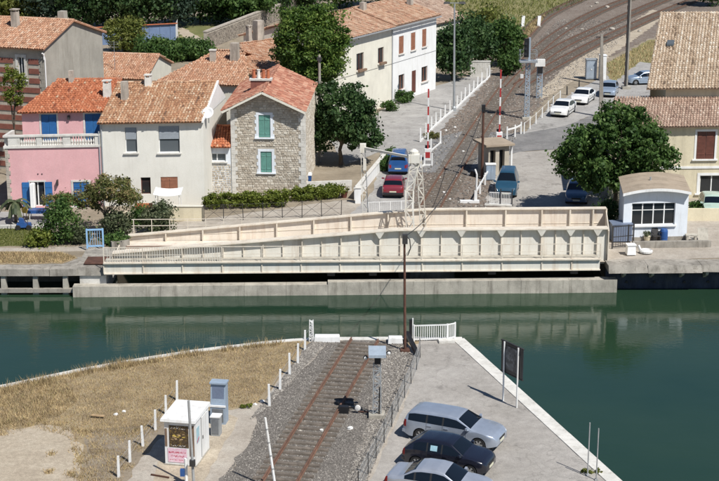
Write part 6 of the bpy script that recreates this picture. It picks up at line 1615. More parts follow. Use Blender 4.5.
# white railing at the canal
a, b = g(414, 341.5), g(447, 340.5); c = g(455, 338.8)
t = thing('white_railing', 'white bar railing with angled end at the tip of the quay', 'railing', a, heading(a, b)); L = (b - a).length; inv = Matrix.Rotation(-heading(a, b), 4, 'Z'); cl_ = inv @ (c - a); bl_ = Vector((L, 0, 0))
for (p, q, n) in ((Vector((0, 0, 0)), bl_, 15), (bl_ + (cl_ - bl_) * .06, cl_, 5)):
    d = q - p
    for zz in (.12, .92): mb = MB(); mb.bar(p + Vector((0, 0, zz)), q + Vector((0, 0, zz)), .055, .06); mb.build('rail', M['white_paint'], t)
    for i in range(n + 1):
        m = p + d * (i / n); mb = MB(); e = i in (0, n); mb.cbox(m.x, m.y, .0 if e else .15, .07 if e else .035, .07 if e else .035, .98 if e else .74); mb.build('post' if e else 'bar', M['white_paint'], t)
mb = MB(); mb.box(L * .72, L * 1.2, -.55, -.1, .02, .16); mb.build('step', M['white_stone'], t)
# mesh fence between track and cars
bases = px((420, 358), (416.5, 370), (411, 384), (404.5, 398), (398, 412), (391.5, 427), (384, 443), (376, 459), (368, 475), (358, 495))
t = post_fence('wire_fence', 'rusty wire mesh fence between the near track and the parked cars', bases, 1.15, .06, 'dark_steel', (.05, .35, .65, .95), 'grey_pole', wr=.008)
pts = [p - bases[0] for p in bases]; mb = MB()
for a, b in zip(pts[:-1], pts[1:]):
    n = int((b - a).length / .16)
    for i in range(n):
        m = a.lerp(b, i / n); m2 = a.lerp(b, min(1, (i + 1) / n)); mb.bar(m + Vector((0, 0, .05)), m2 + Vector((0, 0, 1.08)), .006); mb.bar(m2 + Vector((0, 0, .05)), m + Vector((0, 0, 1.08)), .006)
mb.build('mesh', M['grey_pole'], t, kind='stuff')
# information board
a, b = g(503, 401), g(516.7, 408); h = House('information_board', 'dark information board on two white posts at the quay edge', 'sign', a, heading(a, b)); W = (b - a).length
for u in (0, W): mb = MB(); mb.tube((u, 0, -.03), (u, 0, 3.12), .045, .045, 10); mb.build('post', M['white_paint'], h.root)
mb = MB(); mb.box(-.30, W + .30, .05, .10, 1.55, 3.10); pn = mb.build('panel', M['sign_dark'], h.root)
mb = MB(); mb.box(.08, W - .08, .035, .048, 1.75, 2.95); mb.build('picture', M['sign_photo'], pn)
for u0, u1, z0, z1 in ((-.33, W + .33, 3.103, 3.15), (-.33, W + .33, 1.50, 1.547)): mb = MB(); mb.box(u0, u1, .03, .12, z0, z1); mb.build('frame_bar', M['dark_steel'], pn)
for i, (bx, by, hh) in enumerate(((587.5, 475.5, 2.5), (596.2, 480.5, 2.45))):
    t = thing('thin_post', ['left of the two thin grey posts on the quay coping', 'right of the two thin grey posts on the quay coping'][i], 'post', g(bx, by), 0, 'thin posts on the quay'); mb = MB(); mb.tube((0, 0, 0), (.01, 0, hh), .03, .026, 8); mb.build('shaft', M['grey_pole'], t); mb = MB(); mb.cbox(0, 0, .0, .14, .14, .08); mb.build('foot', M['grey_pole'], t)
# odds and ends on the near ground
p = g(98, 418); t = thing('plank', 'short orange plank lying in the dry grass', 'plank', p + Vector((0, 0, .1)), R(-12)); mb = MB(); mb.box(-.32, .32, -.07, .07, 0, .05); mb.build('board', M['plank'], t)
p = g(160, 477); t = thing('iron_bar', 'dark iron bar lying on the ground before the kiosk', 'bar', p + Vector((0, 0, .02)), R(-22)); mb = MB(); mb.bar((-.45, 0, .03), (.45, 0, .03), .06); mb.build('bar', M['rust'], t)
def rock(label, p, s, mat='rock', name='loose_stone', grp=None, z=0.0):
    t = bpy.data.meshes.new(name); bm = bmesh.new(); bmesh.ops.create_icosphere(bm, subdivisions=2, radius=s)
    for v in bm.verts: v.co *= random.uniform(.78, 1.15); v.co.z = max(-s * .3, v.co.z * .7)
    bm.to_mesh(t); bm.free(); t.materials.append(M[mat]); o = bpy.data.objects.new(name, t); link(o); o.location = (p.x, p.y, z + s * .25); o.rotation_euler = (0, 0, random.uniform(0, 6)); tag(o, label, 'stone', grp)
for lab, (x, y, s) in (('pale stone between the rails beside the point lever', (322, 431, .13)), ('brown stone against the left rail', (300, 432, .11)), ('white stone by the counterweight right of the rail', (350, 429, .16)), ('pale stone in the dry grass by the plank', (116, 415, .12)), ('flat pale stone further right in the dry grass', (124, 412, .10)), ('bright stone at the foot of the leaning white pole', (262, 402, .13)), ('pale stone beside the green weed tuft', (255, 405, .11))):
    rock(lab, g(x, y), s, 'debris_white' if 'white' in lab or 'pale' in lab else 'rock')

# ------------------------------------------------------------------ far bank, left: gate, walls, fence, furniture
a, b = g(87.5, 250.5), g(103.5, 250); h = House('blue_gate', 'light blue metal gate frame with bars on the far bank', 'gate', a, heading(a, b)); W = (b - a).length
for u in (0, W): mb = MB(); mb.cbox(u, 0, 0, .11, .11, 1.5); mb.build('post', M['gate_blue'], h.root)
for zz in (.25, 1.38): mb = MB(); mb.box(.058, W - .058, -.045, .045, zz, zz + .1); mb.build('rail', M['gate_blue'], h.root)
for i in range(5): u = .058 + (W - .116) * (i + 1) / 6; mb = MB(); mb.box(u - .014, u + .014, -.014, .014, .352, 1.378); mb.build('bar', M['gate_blue'], h.root)
mb = MB(); mb.bar((.07, -.03, .36), (W * .35, -.03, 1.0), .03); mb.build('brace', M['gate_blue'], h.root)
def low_wall(label, p, q, hgt, th, mat, cap=None, name='low_wall'):
    t = thing(name, label, 'wall', p, heading(p, q)); L = (q - p).length; mb = MB(); mb.box(0, L, 0, th, -.05, hgt); mb.build('wall', M[mat], t)
    if cap: mb = MB(); mb.box(-.04, L + .04, -.05, th + .05, hgt + .003, hgt + .09); mb.build('coping', M[cap], t)
    return t
low_wall('cream garden wall behind the left end of the bridge', g(158.5, 221), g(203.5, 221), 1.05, .2, 'sand' if False else 'yellow_render', 'cream_render')
low_wall('pale low wall right of the stone house hedge', g(300, 193), g(352, 191), .85, .2, 'white_stone')
low_wall('concrete kerb wall before the garden shrubs', g(112, 250), g(130, 248), .55, .3, 'old_concrete')
t = low_wall('white wall running along the road beside the red car', g(357, 200), g(387, 163), .85, .22, 'white_render', 'white_stone')
t = thing('gate_pillar', 'white gate pillar at the end of the roadside wall', 'pillar', g(358, 203)); mb = MB(); mb.cbox(0, 0, 0, .42, .42, 1.2); mb.build('shaft', M['white_render'], t); mb = MB(); mb.cbox(0, 0, 1.203, .54, .54, .12, taper=.8); mb.build('cap', M['white_stone'], t)
low_wall('garden terrace wall below the pale house', g(104, 221), g(158, 219), .6, .2, 'yellow_render')
low_wall('pale kerb wall beside the lawn of the pink house', g(-60, 229), g(48, 228.5), .25, .15, 'white_stone')
bases = [g(204 + i * 19.6, 221.5 - i * .72) for i in range(8)]
t = post_fence('wire_fence', 'dark wire fence with thin posts in front of the hedge', bases, 1.25, .06, 'dark_steel', (.1, .5, .95), 'dark_steel', wr=.009)
pts = [p - bases[0] for p in bases]; mb = MB()
for a, b in zip(pts[:-1], pts[1:]): mb.bar(a + Vector((0, 0, .1)), b + Vector((0, 0, 1.2)), .018); mb.bar(b + Vector((0, 0, .1)), a + Vector((0, 0, 1.2)), .018)
mb.build('brace', M['dark_steel'], t)
bases = [g(-40 + i * 17, 230.5 - i * .1) for i in range(7)]; post_fence('wire_fence', 'thin post and wire fence beside the lawn', bases, .9, .04, 'dark_steel', (.5, .95), 'dark_steel')
bases = [g(182 + i * 18, 233 - i * 1.35) for i in range(12)]
p = g(168, 219, 0); t = thing('awning', 'white canvas awning in the garden of the pale house', 'awning', p)
for sx in (-.85, .85):
    for sy in (-.0, 1.3): mb = MB(); mb.tube((sx, sy, 0), (sx, sy, 1.85 + .15 * (sy > 0)), .025); mb.build('pole', M['white_paint'], t)
mb = MB(); n = 8
for i in range(n):
    x0, x1 = -1.0 + 2.0 * i / n, -1.0 + 2.0 * (i + 1) / n; sg = lambda x: -.12 * (1 - x * x)
    mb.hexa([(x0, -.15, 1.84 + sg(x0)), (x1, -.15, 1.84 + sg(x1)), (x1, 1.45, 2.02 + sg(x1)), (x0, 1.45, 2.02 + sg(x0))], [(x0, -.15, 1.86 + sg(x0)), (x1, -.15, 1.86 + sg(x1)), (x1, 1.45, 2.04 + sg(x1)), (x0, 1.45, 2.04 + sg(x0))])
mb.build('canvas', M['canvas_white'], t)
p = g(144, 217); t = thing('planter', 'terracotta trough planter on the garden terrace', 'planter', p, 0); mb = MB(); mb.hexa([(-.55, -.15, .62), (.55, -.15, .62), (.55, .15, .62), (-.55, .15, .62)], [(-.65, -.2, 1.0), (.65, -.2, 1.0), (.65, .2, 1.0), (-.65, .2, 1.0)]); mb.build('trough', M['terracotta'], t); mb = MB(); mb.box(-.5, .5, -.12, .12, -.02, .617); mb.build('stand', M['yellow_render'], t)
# garden table, yellow chair, blue ride-on toy
p = g(39, 219); t = thing('garden_table', 'garden table under a blue cloth before the pink house', 'table', p); mb = MB(); mb.hexa([(-.75, -.42, .5), (.75, -.42, .5), (.75, .42, .5), (-.75, .42, .5)], [(-.7, -.4, .74), (.7, -.4, .74), (.7, .4, .74), (-.7, .4, .74)]); mb.build('cloth', M['plastic_blue'], t)
for sx in (-.6, .6):
    for sy in (-.3, .3): mb = MB(); mb.tube((sx, sy, 0), (sx, sy, .499), .025); mb.build('leg', M['white_paint'], t)
def chair(label, p, rz, mat, grp=None):
    t = thing('garden_chair', label, 'chair', p, rz, grp); mb = MB(); mb.box(-.25, .25, -.25, .25, .42, .46); mb.build('seat', M[mat], t)
    mb = MB(); mb.hexa([(-.25, .22, .463), (.25, .22, .463), (.25, .26, .463), (-.25, .26, .463)], [(-.22, .34, .92), (.22, .34, .92), (.22, .38, .92), (-.22, .38, .92)]); mb.build('backrest', M[mat], t)
    for sx in (-.21, .21):
        for sy in (-.2, .2): mb = MB(); mb.tube((sx, sy, 0), (sx, sy, .418), .025, .025, 6); mb.build('leg', M[mat], t)
        mb = MB(); mb.bar((sx * 1.25, -.2, .66), (sx * 1.2, .3, .68), .04); mb.build('arm', M[mat], t)
    return t
chair('yellow plastic chair beside the blue-clothed table', g(27.5, 218), R(160), 'plastic_yellow')
p = g(24, 229.5); t = thing('ride_on_toy', 'small blue ride-on toy vehicle standing on the path', 'toy vehicle', p, R(5))
mb = MB(); mb.hexa([(-.5, -.25, .2), (.55, -.22, .2), (.55, .22, .2), (-.5, .25, .2)], [(-.45, -.22, .5), (.5, -.18, .48), (.5, .18, .48), (-.45, .22, .5)]); mb.build('body', M['plastic_blue'], t); mb = MB(); mb.hexa([(-.3, -.2, .503), (.1, -.2, .503), (.1, .2, .503), (-.3, .2, .503)], [(-.3, -.17, .85), (-.02, -.17, .8), (-.02, .17, .8), (-.3, .17, .85)]); mb.build('seat', M['plastic_blue'], t)
for sx in (-.38, .38):
    for sy in (-.3, .3): mb = MB(); mb.lathe([(.02, -.05), (.18, -.05), (.2, -.02), (.2, .02), (.18, .05), (.02, .05)], 14, (sx, sy, .2), 'y'); mb.build('wheel', M['rubber'], t)
mb = MB(); mb.tube((.2, 0, .48), (.05, 0, .75), .02); mb.build('steering_column', M['black_gear'], t)
def bin_(label, p, rz=0.0, mat='plastic_blue', lid='plastic_blue'):
    t = thing('wheelie_bin', label, 'bin', p, rz); mb = MB(); mb.hexa([(-.24, -.26, .06), (.24, -.26, .06), (.24, .24, .06), (-.24, .24, .06)], [(-.3, -.34, 1.0), (.3, -.34, 1.0), (.3, .3, 1.0), (-.3, .3, 1.0)]); mb.build('body', M[mat], t)
    mb = MB(); mb.hexa([(-.32, -.37, 1.003), (.32, -.37, 1.003), (.32, .34, 1.003), (-.32, .34, 1.003)], [(-.28, -.32, 1.06), (.28, -.32, 1.06), (.28, .32, 1.12), (-.28, .32, 1.12)]); mb.build('lid', M[lid], t)
    for s in (-.25, .25): mb = MB(); mb.lathe([(.02, -.03), (.1, -.03), (.1, .03), (.02, .03)], 12, (0, 0, 0), 'y'); o = mb.build('wheel', M['rubber'], t); o.location = (s, .26, .1); o.rotation_euler = (0, 0, R(90))
    return t
bin_('blue wheelie bin with pale lid at the corner of the stone house', g(308, 187), 0, 'plastic_blue', 'white_paint')
p = g(344, 197.5); t = thing('plant_pot', 'dark pot with reddish plant at the end of the hedge', 'plant pot', p); mb = MB(); mb.lathe([(.2, 0), (.28, .4), (.3, .45), (.26, .45), (.25, .4)], 14); mb.build('pot', M['dark_brown_wood'], t); Q, r = leaves((0, 0, .65), (.3, .3, .22), 14, 30, .16, .06, np.random.default_rng(3)); np_quads('foliage', Q, r, M['leaf_mimosa'], t)

# ------------------------------------------------------------------ far bank, middle: level crossing
post_fence('post_fence', 'white concrete post fence between the village road and the far track', px((489.5, 77), (487, 80), (481.7, 84), (477.5, 88), (473.5, 92), (469.5, 96), (465, 100), (461, 104), (457, 108), (450, 113.5), (445, 117.5), (440.5, 121.5), (436, 125.5), (431.5, 130), (426, 136), (420.5, 142)), 1.25, .16, 'white_paint', (), 'white_paint', plinth=.16, wr=.02)
post_fence('post_fence', 'white post and rail fence right of the far track by the crossing', px((524, 134), (530, 129), (536, 124), (542, 118), (548, 112), (553, 107), (560, 101)), 1.1, .11, 'white_paint', (.9,), 'white_paint', wr=.012)
def barrier(label, base, hgt, top_px):
    t = thing('crossing_barrier', label, 'barrier', base, 0, 'raised level crossing barriers')
    mb = MB(); mb.cbox(0, 0, 0, .55, .6, 1.0); mb.build('machine', M['white_paint'], t); mb = MB(); mb.cbox(0, -.31, .25, .4, .015, .5); mb.build('panel', M['red_paint'], t)
    n = 7; z = .9
    for i in range(n):
        hh = (hgt - .9) / n; mb = MB(); mb.cbox(0.02, 0, z, .13, .13, hh - .003); mb.build('boom_section', M['red_paint' if i % 2 == 0 else 'white_paint'], t); z += hh
    mb = MB(); mb.cbox(0, .35, .7, .4, .3, .5); mb.build('counterweight', M['dark_steel'], t)
    return t
barrier('raised red and white crossing barrier left of the far track', g(427.5, 160), 6.1, None)
barrier('raised red and white crossing barrier right of the far track', g(499, 143), 6.6, None)
def white_posts(label, pp, hgt, w=.12, rail=None):
    b0 = g(*pp[0]); t = thing('guard_posts', label, 'guard rail', b0)
    for p in pp: q = g(*p) - b0; mb = MB(); mb.cbox(q.x, q.y, -.02, w, w, hgt, taper=.85); mb.build('post', M['white_paint'], t)
    if rail:
        for a, b in zip(pp[:-1], pp[1:]): mb = MB(); mb.bar(g(*a) - b0 + Vector((0, 0, rail)), g(*b) - b0 + Vector((0, 0, rail)), .08, .14); mb.build('rail', M['white_paint'], t)
    return t
white_posts('white guard posts beside the left crossing barrier', [(421, 168), (424.5, 166), (432, 166)], 1.1, .14, .1)
white_posts('white guard posts beside the right crossing barrier', [(507, 139), (515, 137), (521, 134)], 1.15, .14, .85)
white_posts('white crossing guard rail left of the road by the track', [(440.5, 144), (431, 152)], 1.2, .14, .12)
t = white_posts('sloping white guard beam between the petrol van and the track', [(475, 203), (480, 194), (485, 185), (490, 177)], 1.0, .14, .75)
t = thing('bent_white_post', 'white post with bent top beside the track at the bridge', 'post', g(476, 203)); mb = MB(); mb.path([Vector((0, 0, 0)), Vector((.02, 0, 2.2)), Vector((-.12, .05, 2.6))], .07, 8); mb.build('shaft', M['white_paint'], t); mb = MB(); mb.box(-1.2, .25, -.15, .25, .02, .2); mb.build('slab', M['white_paint'], t)
a, b = g(489, 205), g(512, 206); t = thing('yard_railing', 'white railing with dark gate in front of the petrol van', 'railing', a, heading(a, b)); L = (b - a).length
for zz in (.1, .95): mb = MB(); mb.box(0, L, -.025, .025, zz, zz + .06); mb.build('rail', M['white_paint'], t)
for i in range(14): u = L * (i + .5) / 14; mb = MB(); mb.box(u - .02, u + .02, -.02, .02, .162, .948); mb.build('bar', M['white_paint'], t)
for u in (L * .5, L): mb = MB(); mb.cbox(u, -.06, 0, .07, .05, 1.3); mb.build('gate_post', M['dark_steel'], t)
mb = MB(); mb.box(-.3, L, -.35, -.1, 0.0, .14); mb.build('kerb', M['white_stone'], t)
# booth
a, b = g(488, 176), g(508.5, 174.5); h = House('crossing_booth', 'small beige crossing booth with flat sandy roof and two openings', 'booth', a, heading(a, b)); W = (b - a).length; HB = 2.45
wall(h.root, FRONT, 0, W, 0, HB, [(.15, .62, .4, 2.1), (.95, 1.42, .05, 2.1)], M['mortar'], rev=.5)
for T_, L_ in ((frame(W, 0, 0, 1), 2.2), (frame(W, 2.2, -1, 0), W), (frame(0, 2.2, 0, -1), 2.2)): wall(h.root, T_, 0, L_, 0, HB, [], M['mortar'])
for (u0, u1, z0) in ((.16, .61, .41), (.96, 1.41, .06)): mb = MB(); mb.box(u0, u1, .44, .47, z0, 2.09); mb.build('door' if z0 < .2 else 'window', M['pane_dark'], h.root)
mb = MB(); mb.box(-.35, W + .35, -.35, 2.6, HB + .003, HB + .16); mb.build('roof', M['felt_roof'], h.root)
mb = MB(); mb.cbox(W + .25, .1, 0, .14, .14, 2.4); mb.build('corner_post', M['white_paint'], h.root)
h = House('crossing_cabinet', 'light blue-grey crossing cabinet in front of the booth', 'cabinet', g(486, 181), R(0)); mb = MB(); mb.box(0, .75, 0, .5, .08, 1.3); mb.build('body', M['cabinet_blue'], h.root); mb = MB(); mb.box(-.05, .8, -.05, .55, 1.303, 1.38); mb.build('lid', M['white_paint'], h.root); mb = MB(); mb.box(.05, .36, -.02, -.003, .12, 1.25); mb.build('door', M['cabinet_blue'], h.root); mb = MB(); mb.box(.39, .7, -.02, -.003, .12, 1.25); mb.build('door', M['cabinet_blue'], h.root)
p = g(477, 176); t = thing('point_motor', 'black point machine beside the far track', 'point machine', p, R(20)); mb = MB(); mb.cbox(0, 0, 0, 1.0, .7, .45, taper=.85); mb.build('casing', M['black_gear'], t); mb = MB(); mb.bar((.3, -.3, .1), (.6, -.9, .1), .08); mb.build('rod', M['white_paint'], t)
# far rusty pole and the cable between the two poles
fb = g(482, 179); zt_f = aty(481.5, 108, fb.y).z
t = thing('rusty_pole', 'tall rusty pole beside the far track at the crossing', 'pole', fb); mb = MB(); mb.tube((0, 0, -.05), (0, 0, zt_f), .12, .085, 10); mb.build('shaft', M['rust'], t); mb = MB(); mb.cbox(0, 0, zt_f - .3, .3, .25, .55); mb.build('head', M['black_gear'], t)
mb = MB(); mb.path(cat_line(Vector((0, 0, zt_f)), Vector((4.0, 9.0, zt_f - 1.8)), .3, 8), .03, 5); mb.build('stay_cable', M['black_gear'], t)
A_ = Vector((nb.x - .08, nb.y, zt_n)); B_ = Vector((fb.x, fb.y, zt_f)); t = thing('span_cable', 'black cable hanging between the two rusty poles across the bridge', 'cable', A_); mb = MB(); mb.path([p - A_ for p in cat_line(A_, B_, 1.6, 24)], .022, 5); mb.build('cable', M['black_gear'], t)
# street lamp
p = g(454, 111); zl = aty(451, 4, p.y).z; t = thing('street_lamp', 'tall grey street lamp with two heads beside the village road', 'street lamp', p); mb = MB(); mb.tube((0, 0, -.05), (-.12, 0, zl), .13, .07, 12); mb.build('post', M['steel_grey'], t); mb = MB(); mb.bar((-1.0, 0, zl + .1), (.8, 0, zl + .1), .07); mb.build('arm', M['steel_grey'], t)
for s in (-1, 1): mb = MB(); mb.hexa([(-.1 + s * .75 - .35, -.18, zl + .02), (-.1 + s * .75 + .35, -.18, zl + .02), (-.1 + s * .75 + .35, .18, zl + .02), (-.1 + s * .75 - .35, .18, zl + .02)], [(-.1 + s * .75 - .25, -.1, zl + .22), (-.1 + s * .75 + .25, -.1, zl + .22), (-.1 + s * .75 + .25, .1, zl + .22), (-.1 + s * .75 - .25, .1, zl + .22)]); mb.build('lamp_head', M['dark_steel'], t)
mb = MB(); mb.lathe([(.22, 0), (.22, .35), (.14, .5)], 12); mb.build('base', M['steel_grey'], t)
p = aty(319.5, 82, 128); b_ = Vector((p.x, 128, 0)); t = thing('utility_pole', 'pale utility pole in front of the big round tree', 'pole', b_); mb = MB(); mb.tube((0, 0, 0), (0, 0, aty(319, 55, 128).z), .16, .11, 10); mb.build('shaft', M['pole_concrete'], t); mb = MB(); mb.cbox(0, -.1, aty(319, 57, 128).z - .3, .4, .2, .3); mb.build('bracket', M['dark_steel'], t)
# main railway signal
p = g(526.5, 119); zp = aty(526, 62, p.y).z; h = House('railway_signal', 'railway signal on lattice mast with platform and black head', 'signal', p, 0)
mb = MB(); lattice(mb, (0, 0, 0), (0, 0, zp), .22, .18, .16, 16, .07); mb.build('mast', M['signal_blue'], h.root); mb = MB(); mb.box(-.85, .85, -.6, .6, zp + .003, zp + .16); mb.build('platform', M['steel_grey'], h.root)
zt2 = aty(524, 38, p.y).z
mb = MB(); mb.cbox(-.22, -.3, zp + .5, .46, .1, zt2 - zp - .5); mb.build('head', M['black_gear'], h.root); mb = MB(); mb.cbox(.08, -.15, zp + .16, .2, .2, zt2 - zp - .1); mb.build('head_post', M['signal_blue'], h.root)
for zz in (.7, 1.1): 
    mb = MB()
    for a, b in (((-.8, .55), (.8, .55)), ((.8, .55), (.8, -.55)), ((-.8, .55), (-.8, -.55))): mb.bar((a[0], a[1], zp + zz), (b[0], b[1], zp + zz), .04)
    mb.build('rail', M['steel_grey'], h.root)
for a in ((-.8, .55), (.8, .55), (.8, -.55), (-.8, -.55)): mb = MB(); mb.cbox(a[0], a[1], zp + .163, .04, .04, .98); mb.build('rail_post', M['steel_grey'], h.root)
for i in range(3): mb = MB(); mb.lathe([(.13, -.42), (.13, -.36), (.03, -.35)], 12, (-.28, 0, zp + .8 + i * .5), 'y'); mb.build('lens', M['sign_dark'], h.root)
mb = MB(); mb.cbox(-.6, -.3, zp - 1.5, .3, .3, .35); mb.build('lamp', M['debris_white'], h.root); mb = MB(); mb.bar((-.5, -.2, zp - 1.3), (0, 0, zp - 1.3), .05); mb.build('bracket', M['dark_steel'], h.root); mb = MB(); mb.cbox(0, 0, -.02, .9, .9, .25); mb.build('base', M['concrete'], h.root)
p = g(539, 98); zp = aty(539, 66, p.y).z; h = House('ladder_signal', 'shorter lattice signal with pale box beside the main signal', 'signal', p, 0); mb = MB(); lattice(mb, (0, 0, 0), (0, 0, zp), .28, .25, .2, 9, .07); mb.build('mast', M['signal_blue'], h.root); mb = MB(); mb.hexa([(-.55, -.35, zp + .003), (.5, -.35, zp + .003), (.5, .35, zp + .003), (-.55, .35, zp + .003)], [(-.4, -.3, zp + .7), (.5, -.3, zp + .7), (.5, .3, zp + .7), (-.4, .3, zp + .7)]); mb.build('hood', M['debris_white'], h.root); mb = MB(); mb.cbox(0, -.32, zp - .7, .5, .2, .65); mb.build('head', M['black_gear'], h.root)
# poles and cabinets by the station road
p = g(601, 117); t = thing('utility_pole', 'weathered concrete pole by the parked white cars', 'pole', p); zz = aty(596.5, 34, p.y).z; mb = MB(); mb.hexa([(-.2, -.16, -.05), (.2, -.16, -.05), (.2, .16, -.05), (-.2, .16, -.05)], [(-.12 - .25, -.1, zz), (.12 - .25, -.1, zz), (.12 - .25, .1, zz), (-.12 - .25, .1, zz)]); mb.build('shaft', M['pole_concrete'], t); mb = MB(); mb.bar((-.8, 0, zz - .3), (.3, 0, zz - .3), .08); mb.build('crossarm', M['dark_steel'], t)
p = g(626, 89); t = thing('catenary_mast', 'tall dark steel mast with pale edge rising out of the picture', 'mast', p); mb = MB(); mb.box(-.2, .0, -.12, .12, -.05, 12.5); mb.build('dark_flange', M['dark_steel'], t); mb = MB(); mb.box(.003, .15, -.14, .14, -.05, 12.5); mb.build('pale_flange', M['pole_concrete'], t)
for i in range(12): mb = MB(); mb.box(-.24, -.203, -.1, .1, .5 + i, .9 + i); mb.build('lattice_plate', M['rust'], t)
mb = MB(); mb.cbox(0, 0, 0.0, .9, .9, .3); mb.build('base', M['concrete'], t)
h = House('relay_cabinet', 'grey-blue relay cabinet by the station road', 'cabinet', g(586, 80), R(0)); mb = MB(); mb.box(0, 1.15, 0, .9, .1, 2.2); mb.build('body', M['signal_blue'], h.root); mb = MB(); mb.box(-.06, 1.21, -.06, .96, 2.203, 2.3); mb.build('lid', M['steel_grey'], h.root); mb = MB(); mb.box(.08, 1.07, -.02, -.003, .2, 2.1); d = mb.build('door', M['signal_blue'], h.root); mb = MB(); mb.box(.5, .62, -.05, -.021, 1.1, 1.25); mb.build('handle', M['debris_white'], d)
h = House('white_cabinet', 'tall white cabinet right beside the grey relay cabinet', 'cabinet', g(599, 81), R(0)); mb = MB(); mb.box(.05, .75, 0, .9, .05, 2.75); mb.build('body', M['white_paint'], h.root); mb = MB(); mb.box(0, .8, -.05, .95, 2.753, 2.85); mb.build('lid', M['white_paint'], h.root); mb = MB(); mb.box(.12, .68, -.02, -.003, .15, 2.6); mb.build('door', M['white_paint'], h.root)
for i, (x, y) in enumerate(((522.5, 27), (538.5, 27))):
    t = thing('buffer_post', ['left white leaning post at the meadow siding', 'right white leaning post at the meadow siding'][i], 'post', g(x, y), 0, 'white posts at the meadow siding'); mb = MB(); mb.hexa([(-.2, -.15, 0), (.2, -.15, 0), (.2, .15, 0), (-.2, .15, 0)], [(-.1, .1, 1.5), (.35, .1, 1.5), (.35, .4, 1.5), (-.1, .4, 1.5)]); mb.build('shaft', M['white_paint'], t); mb = MB(); mb.cbox(0, .15, 0, .7, .6, .12); mb.build('foot', M['concrete'], t)
t = thing('block_wall', 'pale concrete block wall at the foot of the thicket', 'wall', g(470, 77), R(0)); mb = MB(); L = g(490, 77).x - g(470, 77).x; mb.box(0, L, 0, .3, 0, 1.7); mb.build('wall', M['white_stone'], t); mb = MB(); mb.box(-.05, L + .05, -.05, .35, 1.703, 1.8); mb.build('coping', M['white_stone'], t)
for i in range(12): mb = MB(); mb.cbox(L * (i + .5) / 12 if i < 12 else 0, -.01, .0, .02, .016, 1.7); mb.build('joint', M['concrete'], t)
post_fence('bollards', 'short dark bollards between the parked cars and the sandy strip', px((553, 104), (567, 95), (579, 88)), .9, .14, 'dark_steel', (), 'dark_steel')
for i, (x, y, s) in enumerate(((444, 193, .3), (452, 187, .25), (440, 178, .22), (457, 177, .22), (450, 200, .25), (463, 152, .3), (446, 131, .28), (455, 128, .35), (597, 4, .8), (607, 8, .9), (582, 30, .6), (566, 29, .5), (612, 30, .9), (640, 32, .8), (591, 7, .5))):
    rock(['white slab fragment between the far rails nearest the bridge', 'white fragment by the right far rail', 'white fragment left of the far track', 'white fragment right of the far track above the petrol van', 'white fragment close behind the bridge', 'white fragment on the crossing road', 'white marker lump left of the crossing', 'larger white lump at the crossing edge', 'pale heap at the top between the sidings', 'pale heap right of the top one', 'dark-edged pale heap in the middle of the sidings', 'small pale heap left in the sidings', 'pale rubble by the outer siding', 'pale rubble near the tall tiled roof', 'small pale lump at the top of the sidings'][i], g(x, y), s * .42, 'rock' if i > 7 else 'debris_white', 'pale_fragment', 'pale fragments along the far tracks', Z5)

# ------------------------------------------------------------------ far bank, right: around the hut
low_wall('brownish concrete low wall in front of the hut', g(633, 248.5), g(711, 247.5), .45, .3, 'old_concrete')
low_wall('dirt-coloured garden wall right of the hut', g(687, 221), g(760, 221), .9, .25, 'sand' if False else 'yellow_render')
t = thing('blue_chair', 'tall blue plastic barrel standing before the hut', 'barrel', g(663.5, 241.5)); mb = MB(); mb.lathe([(.22, 0), (.27, .1), (.27, .75), (.22, .88), (.2, .9)], 14); mb.build('barrel', M['plastic_blue'], t); mb = MB(); mb.lathe([(.285, .3), (.285, .34)], 14); mb.build('hoop', M['plastic_blue'], t)
t.name = 'blue_barrel'
chair('dark garden chair left of the blue barrel', g(656, 242), R(10), 'dark_steel')
t = thing('plant_pot', 'beige pot with a dry plant before the hut wall', 'plant pot', g(647, 241.5)); mb = MB(); mb.lathe([(.16, 0), (.24, .35), (.26, .4), (.22, .4)], 12); mb.build('pot', M['yellow_render'], t); Q, r = leaves((0, 0, .55), (.25, .25, .18), 12, 26, .14, .05, np.random.default_rng(8)); np_quads('foliage', Q, r, M['leaf_sage'], t)
t = thing('white_crate', 'white block standing at the right end of the bridge', 'block', g(630.5, 255), R(4)); mb = MB(); mb.hexa([(-.3, -.3, .08), (.3, -.3, .08), (.3, .3, .08), (-.3, .3, .08)], [(-.26, -.26, .7), (.26, -.26, .7), (.26, .26, .7), (-.26, .26, .7)]); mb.build('body', M['white_paint'], t); mb = MB(); mb.cbox(0, 0, .703, .62, .62, .06); mb.build('cap', M['white_paint'], t)
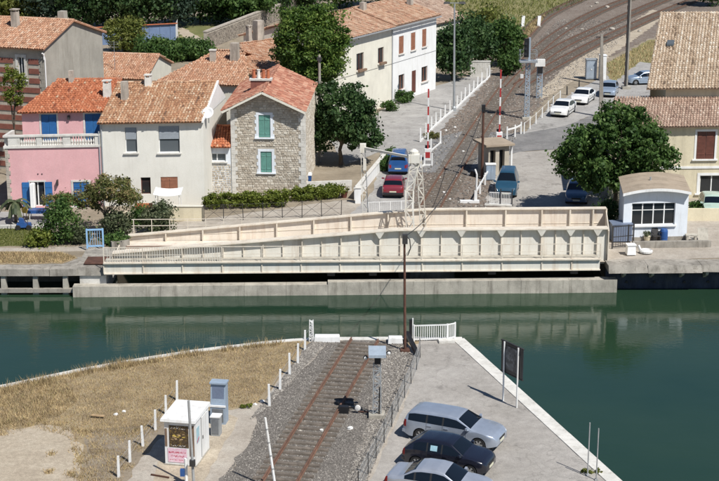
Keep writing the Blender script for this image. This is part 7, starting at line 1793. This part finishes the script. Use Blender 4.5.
t = thing('white_ring', 'white ring-shaped trough lying on the quay', 'trough', g(646, 253.5)); mb = MB(); prof = [(.28, .08), (.42, .08), (.44, .2), (.36, .28), (.28, .2), (.28, .08)]; mb.lathe(prof[:-1], 18); o = mb.build('ring', M['debris_white'], t); mb = MB(); mb.bar((-.35, .1, .15), (-.5, .25, .5), .14); mb.build('handle', M['debris_white'], t)
t = thing('tilted_panel', 'tilted grey panel leaning by the garden wall at the right edge', 'panel', g(703, 241), R(-8)); mb = MB(); mb.hexa([(-.35, -.3, .03), (.35, -.3, .03), (.35, -.22, .03), (-.35, -.22, .03)], [(-.4, .35, .85), (.3, .35, .85), (.3, .42, .82), (-.4, .42, .82)]); mb.build('panel', M['concrete'], t); mb = MB(); mb.bar((.2, .6, 0), (.2, .34, .78), .05); mb.build('prop', M['dark_steel'], t)
t = thing('stone_bench', 'low grey stone bench right of the hut', 'bench', g(691, 241), 0); mb = MB(); mb.box(-.4, .4, -.2, .2, .38, .48); mb.build('seat', M['concrete'], t)
for s in (-.28, .28): mb = MB(); mb.box(s - .07, s + .07, -.17, .17, 0, .378); mb.build('leg', M['concrete'], t)
a, b = g(612, 249), g(633, 247); t = thing('dark_gate', 'dark metal gate between the bridge end and the hut', 'gate', a, heading(a, b)); L = (b - a).length
for u in (0, L * .75, L): mb = MB(); mb.cbox(u, 0, 0, .07, .07, 1.6); mb.build('post', M['dark_steel'], t)
for zz in (.1, .8, 1.5): mb = MB(); mb.box(.04, L - .04, -.02, .02, zz, zz + .05); mb.build('rail', M['dark_steel'], t)
for i in range(9): u = L * (i + .5) / 9; mb = MB(); mb.box(u - .01, u + .01, -.01, .01, .152, 1.498); mb.build('bar', M['dark_steel'], t)
t = thing('steel_tank', 'dark blue steel tank in the shade left of the hut', 'tank', g(615, 243), R(3)); mb = MB(); mb.box(-.2, 1.15, 0, 1.1, .1, 1.25); mb.build('body', M['cabinet_panel'], t); mb = MB(); mb.box(-.25, 1.2, -.05, 1.15, 1.253, 1.33); mb.build('lid', M['cabinet_panel'], t); mb = MB(); mb.box(-.1, 1.05, .1, 1.0, -.01, .098); mb.build('skid', M['dark_steel'], t)
